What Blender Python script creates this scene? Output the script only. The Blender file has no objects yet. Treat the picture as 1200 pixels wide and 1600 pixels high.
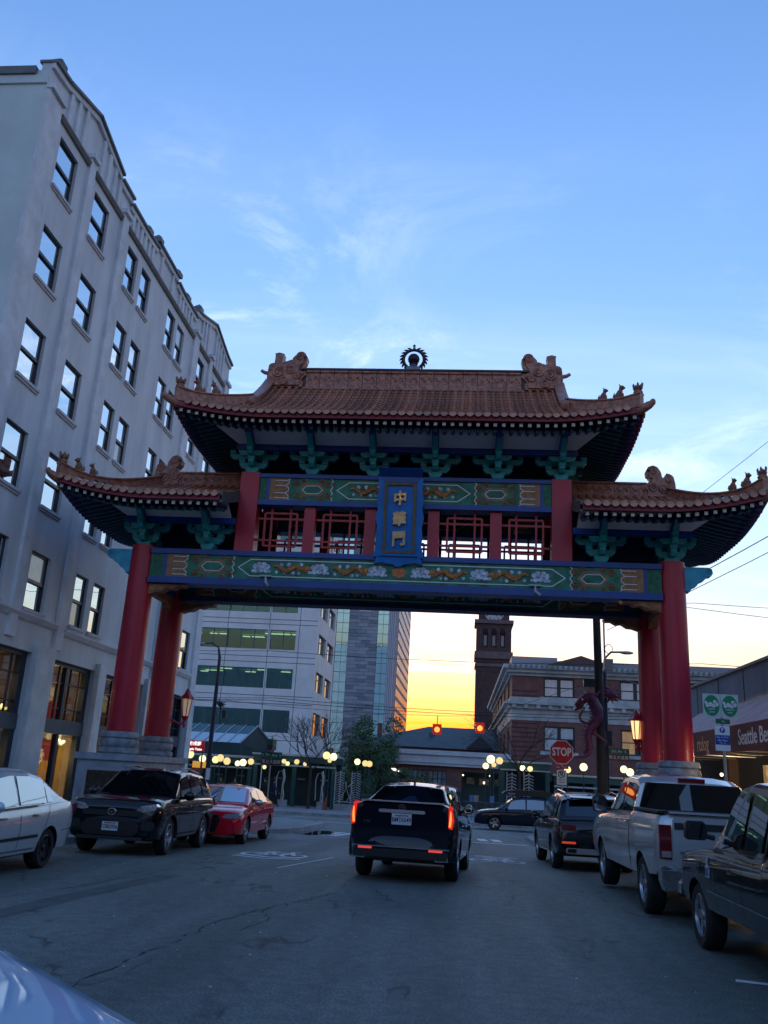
import bpy, bmesh, math, random
from mathutils import Vector, Matrix
random.seed(7)
S = bpy.context.scene
COL = S.collection
R = math.radians
PI = math.pi

# ---------------------------------------------------------------- camera
EYE = Vector((0.0, 0.0, 1.75))
def make_camera():
    f, yaw, pitch, roll = 1362.0, 0.09993, 0.29076, 0.05621
    F = Vector((-math.sin(yaw)*math.cos(pitch), math.cos(yaw)*math.cos(pitch), math.sin(pitch)))
    Rt = Vector((math.cos(yaw), math.sin(yaw), 0)); U = Rt.cross(F)
    R2 = Rt*math.cos(roll) + U*math.sin(roll); U2 = U*math.cos(roll) - Rt*math.sin(roll)
    cd = bpy.data.cameras.new('camera'); cam = bpy.data.objects.new('camera', cd); COL.objects.link(cam)
    cd.sensor_fit = 'VERTICAL'; cd.sensor_height = 36.0; cd.lens = f/1600.0*36.0
    cd.clip_start = 0.05; cd.clip_end = 6000
    M = Matrix((R2, U2, -F)).transposed().to_4x4(); M.translation = EYE
    cam.matrix_world = M
    S.camera = cam
make_camera()

# ---------------------------------------------------------------- world, sun, exposure
SUN_EL, SUN_AZ = 0.4, -4.0         # low sun just beyond the gate, azimuth degrees from +Y towards +X
CLOUD_A, CLOUD_B, CLOUD_C, CLOUD_K = (3.1, 1.7, 0), (1.2, 4.4, 0), (7.7, 2.2, 0), 1.0
def make_world():
    w = bpy.data.worlds.new('World'); S.world = w; w.use_nodes = True
    nt = w.node_tree; N = nt.nodes; L = nt.links
    for n in list(N): N.remove(n)
    out = N.new('ShaderNodeOutputWorld'); bg = N.new('ShaderNodeBackground')
    sky = N.new('ShaderNodeTexSky'); sky.sky_type = 'NISHITA'; sky.sun_disc = False
    sky.sun_elevation = R(SUN_EL); sky.sun_rotation = R(SUN_AZ)
    sky.air_density = 1.75; sky.dust_density = 0.6; sky.ozone_density = 3.6; sky.altitude = 30
    # thin high cloud: noise on a flat layer overhead
    tc = N.new('ShaderNodeTexCoord'); sep = N.new('ShaderNodeSeparateXYZ'); L.new(tc.outputs['Generated'], sep.inputs[0])
    def math_(op, a, b=None, clamp=False):
        m = N.new('ShaderNodeMath'); m.operation = op; m.use_clamp = clamp
        for i, v in enumerate((a, b)):
            if v is None: continue
            if isinstance(v, (int, float)): m.inputs[i].default_value = v
            else: L.new(v, m.inputs[i])
        return m.outputs[0]
    z = math_('MAXIMUM', sep.outputs['Z'], 0.0); zz = math_('ADD', z, 0.10)
    cx = math_('DIVIDE', sep.outputs['X'], zz); cy = math_('DIVIDE', sep.outputs['Y'], zz)
    cmb = N.new('ShaderNodeCombineXYZ'); L.new(cx, cmb.inputs[0]); L.new(cy, cmb.inputs[1])
    def noise(scale, detail, rough, dist, stretch, rot, loc):
        mp = N.new('ShaderNodeMapping'); mp.inputs['Scale'].default_value = stretch; mp.inputs['Rotation'].default_value = (0, 0, R(rot)); mp.inputs['Location'].default_value = loc
        L.new(cmb.outputs[0], mp.inputs[0])
        n = N.new('ShaderNodeTexNoise'); n.inputs['Scale'].default_value = scale; n.inputs['Detail'].default_value = detail; n.inputs['Roughness'].default_value = rough; n.inputs['Distortion'].default_value = dist
        L.new(mp.outputs[0], n.inputs['Vector']); return n.outputs[0]
    def rng(x, a0, a1, b0=0.0, b1=1.0):
        m = N.new('ShaderNodeMapRange'); m.interpolation_type = 'SMOOTHSTEP'; m.inputs[1].default_value = a0; m.inputs[2].default_value = a1; m.inputs[3].default_value = b0; m.inputs[4].default_value = b1
        L.new(x, m.inputs[0]); return m.outputs[0]
    wisp = rng(noise(2.3, 12, 0.70, 1.4, (0.7, 1.1, 1), 24, CLOUD_A), 0.46, 0.74)
    patch = rng(noise(0.55, 3, 0.5, 0.3, (0.8, 1.0, 1), 10, CLOUD_B), 0.40, 0.58)
    veil = rng(noise(0.9, 5, 0.6, 0.5, (0.35, 1.3, 1), 18, CLOUD_C), 0.35, 0.75, 0.0, 0.30)
    c = math_('ADD', math_('MULTIPLY', wisp, patch), veil)
    c = math_('MULTIPLY', c, rng(z, 0.68, 0.42), True)     # the layer thins out overhead
    c = math_('MULTIPLY', c, rng(z, 0.04, 0.30, 0.22, 1.0))  # and is seen edge-on, thinner, near the horizon
    c = math_('MULTIPLY', c, CLOUD_K)
    hsv = N.new('ShaderNodeHueSaturation'); hsv.inputs['Saturation'].default_value = 0.34; hsv.inputs['Value'].default_value = 1.42
    L.new(sky.outputs[0], hsv.inputs['Color'])
    mix = N.new('ShaderNodeMix'); mix.data_type = 'RGBA'; L.new(c, mix.inputs[0]); L.new(sky.outputs[0], mix.inputs[6]); L.new(hsv.outputs[0], mix.inputs[7])
    L.new(mix.outputs[2], bg.inputs[0]); bg.inputs[1].default_value = 0.15
    L.new(bg.outputs[0], out.inputs[0])
make_world()
def make_sun():
    sd = bpy.data.lights.new('sun', 'SUN'); so = bpy.data.objects.new('sun', sd); COL.objects.link(so)
    sd.energy = 0.05; sd.angle = R(8); sd.color = (1.0, 0.72, 0.42)
    d = Vector((math.sin(R(SUN_AZ))*math.cos(R(SUN_EL)), math.cos(R(SUN_AZ))*math.cos(R(SUN_EL)), math.sin(R(SUN_EL))))
    so.rotation_euler = d.to_track_quat('Z', 'Y').to_euler(); so.location = (0, 60, 60)
make_sun()
S.view_settings.view_transform = 'Standard'; S.view_settings.look = 'None'
S.view_settings.exposure = 3.9; S.view_settings.gamma = 1.0; S.view_settings.use_curve_mapping = False
S.render.engine = 'CYCLES'
S.cycles.max_bounces = 6; S.cycles.diffuse_bounces = 3; S.cycles.glossy_bounces = 4
S.cycles.transparent_max_bounces = 8; S.cycles.use_denoising = True
S.cycles.sample_clamp_indirect = 6.0; S.cycles.caustics_reflective = False; S.cycles.caustics_refractive = False

def gz(y): return -0.0215*max(0.0, min(y, 52.0)-16.0)
GF = gz(52.0)                      # level of the avenue and plaza beyond

# ---------------------------------------------------------------- mesh helpers
OFF = {}
class MB:
    def __init__(s): s.v = []; s.f = []; s.m = []; s.cur = 0; s.M = None
    def vt(s, p):
        p = Vector(p)
        if s.M is not None: p = s.M @ p
        s.v.append(p); return len(s.v)-1
    def face(s, pts):
        ids = [s.vt(p) for p in pts]; s.f.append(ids); s.m.append(s.cur); return s
    def faces(s, vs, fs):
        b = len(s.v)
        for p in vs: s.vt(p)
        for f in fs: s.f.append([b+i for i in f]); s.m.append(s.cur)
        return s
    def box(s, x0, x1, y0, y1, z0, z1):
        if x0 > x1: x0, x1 = x1, x0
        if y0 > y1: y0, y1 = y1, y0
        if z0 > z1: z0, z1 = z1, z0
        vs = [(x, y, z) for z in (z0, z1) for y in (y0, y1) for x in (x0, x1)]
        return s.faces(vs, [(0,2,3,1),(4,5,7,6),(0,1,5,4),(2,6,7,3),(0,4,6,2),(1,3,7,5)])
    def cbox(s, c, d):
        return s.box(c[0]-d[0]/2, c[0]+d[0]/2, c[1]-d[1]/2, c[1]+d[1]/2, c[2]-d[2]/2, c[2]+d[2]/2)
    def prism(s, poly, axis, a0, a1):
        # poly: 2D points; axis 0 -> (a,p,q), 1 -> (p,a,q), 2 -> (p,q,a)
        def P(p, a): return ((a, p[0], p[1]), (p[0], a, p[1]), (p[0], p[1], a))[axis]
        n = len(poly); vs = [P(p, a0) for p in poly]+[P(p, a1) for p in poly]
        fs = [list(range(n))[::-1], [n+i for i in range(n)]]
        fs += [(i, (i+1) % n, n+(i+1) % n, n+i) for i in range(n)]
        return s.faces(vs, fs)
    def tube(s, path, r, n=8, caps=True, closed=False):
        path = [Vector(p) for p in path]; k = len(path)
        rs = r if isinstance(r, (list, tuple)) else [r]*k
        vs = []; fs = []
        t0 = (path[1]-path[0]).normalized()
        ref = Vector((0, 0, 1)) if abs(t0.z) < 0.9 else Vector((1, 0, 0))
        for i, p in enumerate(path):
            if closed: t = path[(i+1) % k]-path[i-1]
            else: t = path[min(i+1, k-1)]-path[max(i-1, 0)]
            if t.length < 1e-9: t = t0.copy()
            t.normalize(); u = ref - t*ref.dot(t)
            if u.length < 1e-4: u = t.orthogonal()
            u.normalize(); w = t.cross(u); ref = u
            for j in range(n):
                a = 2*PI*j/n; vs.append(p + (u*math.cos(a)+w*math.sin(a))*rs[i])
        for i in range(k if closed else k-1):
            for j in range(n):
                a = i*n+j; b = i*n+(j+1) % n; c = ((i+1) % k)*n
                fs.append((a, b, c+(j+1) % n, c+j))
        if caps and not closed: fs.append(list(range(n))[::-1]); fs.append([(k-1)*n+j for j in range(n)])
        return s.faces(vs, fs)
    def lathe(s, prof, n=16, c=(0, 0, 0), axis=2):
        # prof: [(radius, height)] along the axis through c
        vs = []; fs = []
        for r, h in prof:
            for j in range(n):
                a = 2*PI*j/n; p, q = r*math.cos(a), r*math.sin(a)
                v = ((h, p, q), (q, h, p), (p, q, h))[axis]
                vs.append((c[0]+v[0], c[1]+v[1], c[2]+v[2]))
        k = len(prof)
        for i in range(k-1):
            for j in range(n): fs.append((i*n+j, i*n+(j+1) % n, (i+1)*n+(j+1) % n, (i+1)*n+j))
        if prof[0][0] > 1e-6: fs.append(list(range(n))[::-1])
        if prof[-1][0] > 1e-6: fs.append([(k-1)*n+j for j in range(n)])
        return s.faces(vs, fs)
    def ball(s, c, r, nu=10, nv=7, sc=(1, 1, 1)):
        pr = [(r*math.sin(PI*i/nv), -r*math.cos(PI*i/nv)) for i in range(nv+1)]
        vs = []; fs = []
        for rr, h in pr:
            for j in range(nu):
                a = 2*PI*j/nu; vs.append((c[0]+rr*math.cos(a)*sc[0], c[1]+rr*math.sin(a)*sc[1], c[2]+h*sc[2]))
        for i in range(nv):
            for j in range(nu): fs.append((i*nu+j, i*nu+(j+1) % nu, (i+1)*nu+(j+1) % nu, (i+1)*nu+j))
        return s.faces(vs, fs)
    def sheet(s, grid):
        # grid[i][j] of points
        n = len(grid[0]); vs = [p for row in grid for p in row]
        fs = [(i*n+j, i*n+j+1, (i+1)*n+j+1, (i+1)*n+j) for i in range(len(grid)-1) for j in range(n-1)]
        return s.faces(vs, fs)
    def build(s, name, mats, parent=None, smooth=False, local=False, loc=None, merge=False):
        if not isinstance(mats, (list, tuple)): mats = [mats]
        off = Vector((0, 0, 0))
        if parent is not None and not local: off = OFF.get(parent.name, off)
        if loc is not None: off = Vector(loc)
        me = bpy.data.meshes.new(name)
        me.from_pydata([tuple(p-off) for p in s.v], [], s.f)
        for m in mats: me.materials.append(m)
        if len(mats) > 1: me.polygons.foreach_set('material_index', s.m)
        if merge:
            bm = bmesh.new(); bm.from_mesh(me); bmesh.ops.remove_doubles(bm, verts=bm.verts, dist=1e-4)
            bmesh.ops.recalc_face_normals(bm, faces=bm.faces); bm.to_mesh(me); bm.free()
        else:
            bm = bmesh.new(); bm.from_mesh(me); bmesh.ops.recalc_face_normals(bm, faces=bm.faces); bm.to_mesh(me); bm.free()
        if smooth:
            me.polygons.foreach_set('use_smooth', [True]*len(me.polygons))
            try: me.set_sharp_from_angle(angle=R(smooth if smooth is not True else 40))
            except Exception: pass
        me.update()
        o = bpy.data.objects.new(name, me); COL.objects.link(o)
        if parent is not None:
            o.parent = parent
            OFF[o.name] = off if loc is None else OFF.get(parent.name, Vector((0, 0, 0)))
            if loc is not None:
                o.location = Vector(loc) - OFF.get(parent.name, Vector((0, 0, 0)))
                OFF[o.name] = Vector(loc)
        elif loc is not None:
            o.location = loc; OFF[o.name] = Vector(loc)
        return o

def thing(name, label, cat, loc=(0, 0, 0), rz=0.0, group=None):
    o = bpy.data.objects.new(name, None); COL.objects.link(o)
    o.location = loc; o.rotation_euler = (0, 0, rz); o.empty_display_size = 0.3
    OFF[o.name] = Vector(loc) if rz == 0 else Vector((0, 0, 0))
    tag(o, label, cat, group); return o
def tag(o, label, cat, group=None):
    o['label'] = label; o['category'] = cat
    if group: o['group'] = group
    return o
def kind(o, k): o['kind'] = k; return o
def share(src, name, parent, loc, rot=(0, 0, 0), scale=(1, 1, 1), mesh=None):
    # another object that shares the mesh of src; loc in world coordinates of the parent
    o = bpy.data.objects.new(name, mesh or src.data); COL.objects.link(o); o.parent = parent
    o.location = Vector(loc)-OFF.get(parent.name, Vector((0, 0, 0))) if parent else loc
    o.rotation_euler = rot; o.scale = scale
    OFF[o.name] = Vector(loc)
    return o
def copy_tree(o, parent=None):
    c = o.copy(); COL.objects.link(c); c.parent = parent
    for ch in [x for x in o.children]: copy_tree(ch, c)
    return c

# text as a mesh, in the local xy plane, centred; returns list of triangles as (verts, faces)
def text_mesh(txt, size, depth=0.0, align='CENTER', bold=0.0, spacing=1.0):
    cu = bpy.data.curves.new('t', 'FONT'); cu.body = txt; cu.size = size; cu.align_x = align; cu.align_y = 'CENTER'
    cu.extrude = depth; cu.offset = bold; cu.resolution_u = 3; cu.space_character = spacing
    ob = bpy.data.objects.new('t', cu); COL.objects.link(ob)
    dg = bpy.context.evaluated_depsgraph_get(); dg.update()
    me = bpy.data.meshes.new_from_object(ob.evaluated_get(dg))
    vs = [v.co.copy() for v in me.vertices]; fs = [tuple(p.vertices) for p in me.polygons]
    bpy.data.objects.remove(ob); bpy.data.curves.remove(cu); bpy.data.meshes.remove(me)
    return vs, fs
def frame(o, x, y):
    # matrix with local x -> x, local y -> y, local z -> x cross y, origin o
    x = Vector(x).normalized(); y = Vector(y); y = (y - x*y.dot(x)).normalized(); z = x.cross(y)
    M = Matrix((x, y, z)).transposed().to_4x4(); M.translation = Vector(o); return M

# ---------------------------------------------------------------- materials
MATS = {}
def mat(name, col, rough=0.6, metal=0.0, var=0.0, scale=6.0, bump=0.0, bscale=None, coat=0.0, spec=0.5, emit=None, estr=0.0, detail=5, stretch=(1, 1, 1), col2=None, rvar=0.0, objvar=0.0):
    if name in MATS: return MATS[name]
    m = bpy.data.materials.new(name); m.use_nodes = True; MATS[name] = m
    nt = m.node_tree; N = nt.nodes; L = nt.links; b = N['Principled BSDF']
    b.inputs['Base Color'].default_value = (*col, 1); b.inputs['Roughness'].default_value = rough; b.inputs['Metallic'].default_value = metal
    b.inputs['Coat Weight'].default_value = coat; b.inputs['Coat Roughness'].default_value = 0.04; b.inputs['Specular IOR Level'].default_value = spec
    if emit: b.inputs['Emission Color'].default_value = (*emit, 1); b.inputs['Emission Strength'].default_value = estr
    src = None
    if var or bump or rvar or col2:
        tc = N.new('ShaderNodeTexCoord'); mp = N.new('ShaderNodeMapping'); mp.inputs['Scale'].default_value = stretch
        L.new(tc.outputs['Object'], mp.inputs[0])
        nz = N.new('ShaderNodeTexNoise'); nz.inputs['Scale'].default_value = scale; nz.inputs['Detail'].default_value = detail; nz.inputs['Roughness'].default_value = 0.6
        L.new(mp.outputs[0], nz.inputs['Vector'])
        if var or col2:
            c2 = col2 or tuple(max(0, c*(1-var)) for c in col); c1 = col if col2 else tuple(min(1, c*(1+var)) for c in col)
            rp = N.new('ShaderNodeValToRGB'); rp.color_ramp.elements[0].position = 0.33; rp.color_ramp.elements[1].position = 0.68
            rp.color_ramp.elements[0].color = (*c2, 1); rp.color_ramp.elements[1].color = (*c1, 1)
            L.new(nz.outputs[0], rp.inputs[0]); src = rp.outputs[0]
        if rvar:
            mr = N.new('ShaderNodeMapRange'); mr.inputs[3].default_value = max(0, rough-rvar); mr.inputs[4].default_value = min(1, rough+rvar); L.new(nz.outputs[0], mr.inputs[0]); L.new(mr.outputs[0], b.inputs['Roughness'])
        if bump:
            n2 = N.new('ShaderNodeTexNoise'); n2.inputs['Scale'].default_value = bscale or scale*8; n2.inputs['Detail'].default_value = 4
            L.new(mp.outputs[0], n2.inputs['Vector']); bp = N.new('ShaderNodeBump'); bp.inputs['Strength'].default_value = bump; bp.inputs['Distance'].default_value = 0.02
            L.new(n2.outputs[0], bp.inputs['Height']); L.new(bp.outputs[0], b.inputs['Normal'])
    if objvar:
        oi = N.new('ShaderNodeObjectInfo'); hs = N.new('ShaderNodeHueSaturation'); mr = N.new('ShaderNodeMapRange'); mr.inputs[3].default_value = 1-objvar; mr.inputs[4].default_value = 1+objvar
        L.new(oi.outputs['Random'], mr.inputs[0]); L.new(mr.outputs[0], hs.inputs['Value'])
        if src: L.new(src, hs.inputs['Color'])
        else: hs.inputs['Color'].default_value = (*col, 1)
        src = hs.outputs[0]
    if src: L.new(src, b.inputs['Base Color'])
    return m
def glass(name, tint=(0.55, 0.62, 0.68), refl=0.5, rough=0.03, base=(0.012, 0.016, 0.02), wav=0.0):
    # a pane seen from outside: dark interior behind a coated, reflecting surface
    if name in MATS: return MATS[name]
    m = bpy.data.materials.new(name); m.use_nodes = True; MATS[name] = m
    N = m.node_tree.nodes; L = m.node_tree.links; N.remove(N['Principled BSDF'])
    d = N.new('ShaderNodeBsdfDiffuse'); d.inputs[0].default_value = (*base, 1)
    g = N.new('ShaderNodeBsdfGlossy'); g.inputs[0].default_value = (*tint, 1); g.inputs['Roughness'].default_value = rough
    lw = N.new('ShaderNodeLayerWeight'); lw.inputs[0].default_value = 0.5
    fr = N.new('ShaderNodeMath'); fr.operation = 'POWER'; fr.inputs[1].default_value = 4.5; L.new(lw.outputs['Facing'], fr.inputs[0])
    mr = N.new('ShaderNodeMapRange'); mr.inputs[3].default_value = refl; mr.inputs[4].default_value = 1.0; L.new(fr.outputs[0], mr.inputs[0])
    mx = N.new('ShaderNodeMixShader'); L.new(mr.outputs[0], mx.inputs[0]); L.new(d.outputs[0], mx.inputs[1]); L.new(g.outputs[0], mx.inputs[2])
    if wav:
        tc = N.new('ShaderNodeTexCoord'); nz = N.new('ShaderNodeTexNoise'); nz.inputs['Scale'].default_value = 1.3; nz.inputs['Detail'].default_value = 1
        L.new(tc.outputs['Object'], nz.inputs['Vector']); bp = N.new('ShaderNodeBump'); bp.inputs['Strength'].default_value = wav; bp.inputs['Distance'].default_value = 0.05
        L.new(nz.outputs[0], bp.inputs['Height']); L.new(bp.outputs[0], g.inputs['Normal'])
    L.new(mx.outputs[0], N['Material Output'].inputs[0]); return m
def clear_glass(name, tint=(0.8, 0.9, 0.9), refl=0.12, gcol=(1, 1, 1)):
    # see-through pane: part transparent, part mirror
    if name in MATS: return MATS[name]
    m = bpy.data.materials.new(name); m.use_nodes = True; MATS[name] = m
    N = m.node_tree.nodes; L = m.node_tree.links; N.remove(N['Principled BSDF'])
    t = N.new('ShaderNodeBsdfTransparent'); t.inputs[0].default_value = (*tint, 1)
    g = N.new('ShaderNodeBsdfGlossy'); g.inputs['Roughness'].default_value = 0.02; g.inputs[0].default_value = (*gcol, 1)
    lw = N.new('ShaderNodeLayerWeight'); lw.inputs[0].default_value = 0.5
    fr = N.new('ShaderNodeMath'); fr.operation = 'POWER'; fr.inputs[1].default_value = 4.5; L.new(lw.outputs['Facing'], fr.inputs[0])
    mr = N.new('ShaderNodeMapRange'); mr.inputs[3].default_value = refl; mr.inputs[4].default_value = 1.0; L.new(fr.outputs[0], mr.inputs[0])
    mx = N.new('ShaderNodeMixShader'); L.new(mr.outputs[0], mx.inputs[0]); L.new(t.outputs[0], mx.inputs[1]); L.new(g.outputs[0], mx.inputs[2])
    L.new(mx.outputs[0], N['Material Output'].inputs[0]); return m
def glow(name, col, strength):
    if name in MATS: return MATS[name]
    m = bpy.data.materials.new(name); m.use_nodes = True; MATS[name] = m
    N = m.node_tree.nodes; L = m.node_tree.links; N.remove(N['Principled BSDF'])
    e = N.new('ShaderNodeEmission'); e.inputs[0].default_value = (*col, 1); e.inputs[1].default_value = strength*0.66
    L.new(e.outputs[0], N['Material Output'].inputs[0]); return m
# ================================================================ ground, pavements, markings
def road_material():
    m = bpy.data.materials.new('asphalt'); m.use_nodes = True; MATS['asphalt'] = m
    N = m.node_tree.nodes; L = m.node_tree.links; b = N['Principled BSDF']
    tc = N.new('ShaderNodeTexCoord')
    def noise(scale, detail=6, stretch=(1, 1, 1), dist=0.0):
        mp = N.new('ShaderNodeMapping'); mp.inputs['Scale'].default_value = stretch; L.new(tc.outputs['Object'], mp.inputs[0])
        n = N.new('ShaderNodeTexNoise'); n.inputs['Scale'].default_value = scale; n.inputs['Detail'].default_value = detail; n.inputs['Distortion'].default_value = dist
        L.new(mp.outputs[0], n.inputs['Vector']); return n.outputs[0]
    def ramp(x, p0, p1, c0, c1):
        r = N.new('ShaderNodeValToRGB'); r.color_ramp.elements[0].position = p0; r.color_ramp.elements[1].position = p1
        r.color_ramp.elements[0].color = (*c0, 1); r.color_ramp.elements[1].color = (*c1, 1); L.new(x, r.inputs[0]); return r.outputs[0]
    def mul(a, c, f=1.0):
        x = N.new('ShaderNodeMix'); x.data_type = 'RGBA'; x.blend_type = 'MULTIPLY'; x.inputs[0].default_value = f
        L.new(a, x.inputs[6]); L.new(c, x.inputs[7]); return x.outputs[2]
    base = ramp(noise(0.5, 4, (1, 0.35, 1)), 0.35, 0.7, (0.122, 0.142, 0.128), (0.172, 0.198, 0.180))
    wheel = ramp(noise(1.1, 3, (1.0, 0.06, 1)), 0.38, 0.62, (0.80, 0.80, 0.80), (1.12, 1.12, 1.12))
    grit = ramp(noise(38, 4), 0.36, 0.70, (0.62, 0.62, 0.62), (1.42, 1.42, 1.42))
    mott = ramp(noise(7, 5), 0.36, 0.66, (0.84, 0.84, 0.84), (1.14, 1.14, 1.14))
    stain = ramp(noise(0.9, 4, (1, 0.5, 1), 0.8), 0.60, 0.72, (1, 1, 1), (0.70, 0.70, 0.72))
    c = mul(mul(mul(mul(base, wheel), grit), mott), stain)
    # long cracks: thin bands where a warped noise crosses its middle
    cr = noise(0.33, 5, (1.0, 0.42, 1), 0.4)
    s = N.new('ShaderNodeMath'); s.operation = 'SUBTRACT'; L.new(cr, s.inputs[0]); s.inputs[1].default_value = 0.47
    a = N.new('ShaderNodeMath'); a.operation = 'ABSOLUTE'; L.new(s.outputs[0], a.inputs[0])
    crack = ramp(a.outputs[0], 0.0015, 0.006, (0.35, 0.35, 0.35), (1, 1, 1))
    gate = noise(0.8, 3); gm = N.new('ShaderNodeMapRange'); gm.inputs[1].default_value = 0.5; gm.inputs[2].default_value = 0.6; L.new(gate, gm.inputs[0])
    x = N.new('ShaderNodeMix'); x.data_type = 'RGBA'; x.blend_type = 'MULTIPLY'; L.new(gm.outputs[0], x.inputs[0]); L.new(c, x.inputs[6]); L.new(crack, x.inputs[7])
    L.new(x.outputs[2], b.inputs['Base Color'])
    rr = N.new('ShaderNodeMapRange'); rr.inputs[3].default_value = 0.55; rr.inputs[4].default_value = 0.8; L.new(noise(2.5, 3), rr.inputs[0]); L.new(rr.outputs[0], b.inputs['Roughness'])
    bp = N.new('ShaderNodeBump'); bp.inputs['Strength'].default_value = 0.35; bp.inputs['Distance'].default_value = 0.012
    L.new(noise(90, 3), bp.inputs['Height']); L.new(bp.outputs[0], b.inputs['Normal'])
    return m
ASPH = road_material()
PAVE = mat('pavement concrete', (0.28, 0.30, 0.31), 0.85, var=0.22, scale=1.3, bump=0.25, bscale=40)
KERB = mat('kerb concrete', (0.36, 0.38, 0.39), 0.85, var=0.3, scale=2.0, bump=0.3, bscale=30)
PAINT = mat('worn white road paint', (0.85, 0.86, 0.87), 0.7, var=0.25, scale=9, detail=8)
ys = [-80, -30, 0, 8, 16, 20, 24, 28, 32, 36, 40, 44, 48, 52, 60, 90, 150, 300, 700, 2500]
xs = [-1500, -400, -120, -60, -30, -15, -6, 0, 6, 15, 30, 60, 120, 400, 1500]
g = MB(); g.sheet([[(x, y, gz(y)) for x in xs] for y in ys])
kind(g.build('road', ASPH), 'structure')

def slab(name, outline, z_of, top, m, depth=0.5):
    # raised pavement: outline in plan, top follows the street
    b = MB(); n = len(outline)
    b.face([(x, y, z_of(y)+top) for x, y in outline])
    for i in range(n):
        (x0, y0), (x1, y1) = outline[i], outline[(i+1) % n]
        b.face([(x0, y0, z_of(y0)+top), (x1, y1, z_of(y1)+top), (x1, y1, z_of(y1)-depth), (x0, y0, z_of(y0)-depth)])
    return kind(b.build(name, m), 'structure')
def arc(cx, cy, r, a0, a1, n=7):
    return [(cx+r*math.cos(R(a0+(a1-a0)*i/n)), cy+r*math.sin(R(a0+(a1-a0)*i/n))) for i in range(n+1)]
# kerb line of each pavement (street side), with the corner build-outs before the avenue
LK = [(-8.4, -30), (-8.4, 16), (-8.4, 20), (-8.4, 24), (-8.4, 26.6)] + [(-7.6, 27.6), (-6.4, 28.6), (-5.7, 30.2)] + [(-5.5, 32), (-5.5, 34.5)] + arc(-8.5, 37.5, 3.0, 0, 90, 6) + [(-30, 40.5)]
RK = [(4.75, -30), (4.75, 16), (4.75, 20), (4.75, 25), (4.75, 27.6), (4.1, 28.8), (3.0, 30.0), (2.6, 31.5), (2.6, 33), (2.6, 34.5)] + [(5.6-3.0*math.cos(R(a)), 36.5+3.0*math.sin(R(a))) for a in (0, 20, 40, 60, 80, 90)] + [(30, 39.5)]
def kerb_band(name, line, sgn, w=0.16, h=0.14):
    b = MB(); pts = [Vector((x, y, 0)) for x, y in line]; inn = []
    for i, p in enumerate(pts):
        t = (pts[min(i+1, len(pts)-1)]-pts[max(i-1, 0)]).normalized(); nrm = Vector((-t.y, t.x, 0))*sgn
        inn.append(p+nrm*w)
    for i in range(len(pts)-1):
        P = []
        for q, zt in ((pts[i], h-0.012), (pts[i+1], h-0.012), (inn[i+1], h), (inn[i], h)): P.append((q.x, q.y, gz(q.y)+zt))
        b.face(P)
        b.face([(pts[i].x, pts[i].y, gz(pts[i].y)-0.3), (pts[i+1].x, pts[i+1].y, gz(pts[i+1].y)-0.3), P[1], P[0]])
    kind(b.build(name, KERB), 'structure'); return [(p.x, p.y) for p in inn]
li = kerb_band('kerb', LK, 1); ri = kerb_band('kerb', RK, -1)
def paved(line, xo, m):
    b = MB()
    for i in range(len(line)-1):
        (x0, y0), (x1, y1) = line[i], line[i+1]
        b.face([(x0, y0, gz(y0)+0.139), (x1, y1, gz(y1)+0.139), (xo, max(y1, y0+1e-3), gz(y1)+0.139), (xo, y0, gz(y0)+0.139)])
    return b
def pave_tris(name, line, xo):
    b = MB()
    for i in range(len(line)-1):
        (x0, y0), (x1, y1) = line[i], line[i+1]
        y1 = max(y1, y0+0.001)
        b.face([(x0, y0, gz(y0)+0.139), (x1, y1, gz(y1)+0.139), (xo, y1, gz(y1)+0.139), (xo, y0, gz(y0)+0.139)])
    kind(b.build(name, PAVE), 'structure')
pave_tris('pavement', li[:-1], -40); pave_tris('pavement', ri[:-1], 40)
# plaza beyond the avenue
slab('plaza', [(-160, 52.5), (160, 52.5), (160, 140), (-160, 140)], lambda y: GF, 0.135, mat('plaza paving', (0.27, 0.28, 0.30), 0.8, var=0.2, scale=0.8, bump=0.2, bscale=20))
k = MB(); k.box(-160, 160, 52.3, 52.5, GF-0.3, GF+0.13); kind(k.build('kerb', KERB), 'structure')
# pavement joints as real shallow strips near the gate
def strip(b, pts, w, zo=0.006):
    # flat painted band along ground polyline
    P = [Vector((x, y, 0)) for x, y in pts]
    for i in range(len(P)-1):
        t = (P[i+1]-P[i]).normalized(); n = Vector((-t.y, t.x, 0))*w/2
        q = [P[i]+n, P[i+1]+n, P[i+1]-n, P[i]-n]
        b.face([(v.x, v.y, gz(v.y)+zo) for v in q])
def marking(draw, name='road_marking'):
    b = MB(); draw(b); return kind(b.build(name, PAINT), 'structure')
def bike(cx, cy, s, flip=1, zo=0.006):
    # bicycle symbol and chevron, read across the lane
    def circ(b, x, y, r, w):
        n = 18; ring = [(cx+flip*(x+r*math.cos(2*PI*i/n))*s, cy+(y+r*math.sin(2*PI*i/n))*s*1.6) for i in range(n+1)]
        strip(b, ring, w*s, zo)
    def ln(b, *p):
        strip(b, [(cx+flip*x*s, cy+y*s*1.6) for x, y in p], 0.14*s, zo+0.004)
    def draw(b):
        circ(b, -0.55, 0.2, 0.34, 0.13); circ(b, 0.55, 0.2, 0.34, 0.13)
        ln(b, (-0.55, 0.2), (-0.25, 0.75), (0.35, 0.75), (0.55, 0.2)); ln(b, (-0.25, 0.75), (0.05, 0.2), (0.35, 0.75)); ln(b, (-0.55, 0.2), (0.05, 0.2))
        ln(b, (-0.45, 0.9), (-0.1, 0.9)); ln(b, (0.35, 0.75), (0.3, 1.02), (0.55, 1.02))
    marking(draw)
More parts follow.
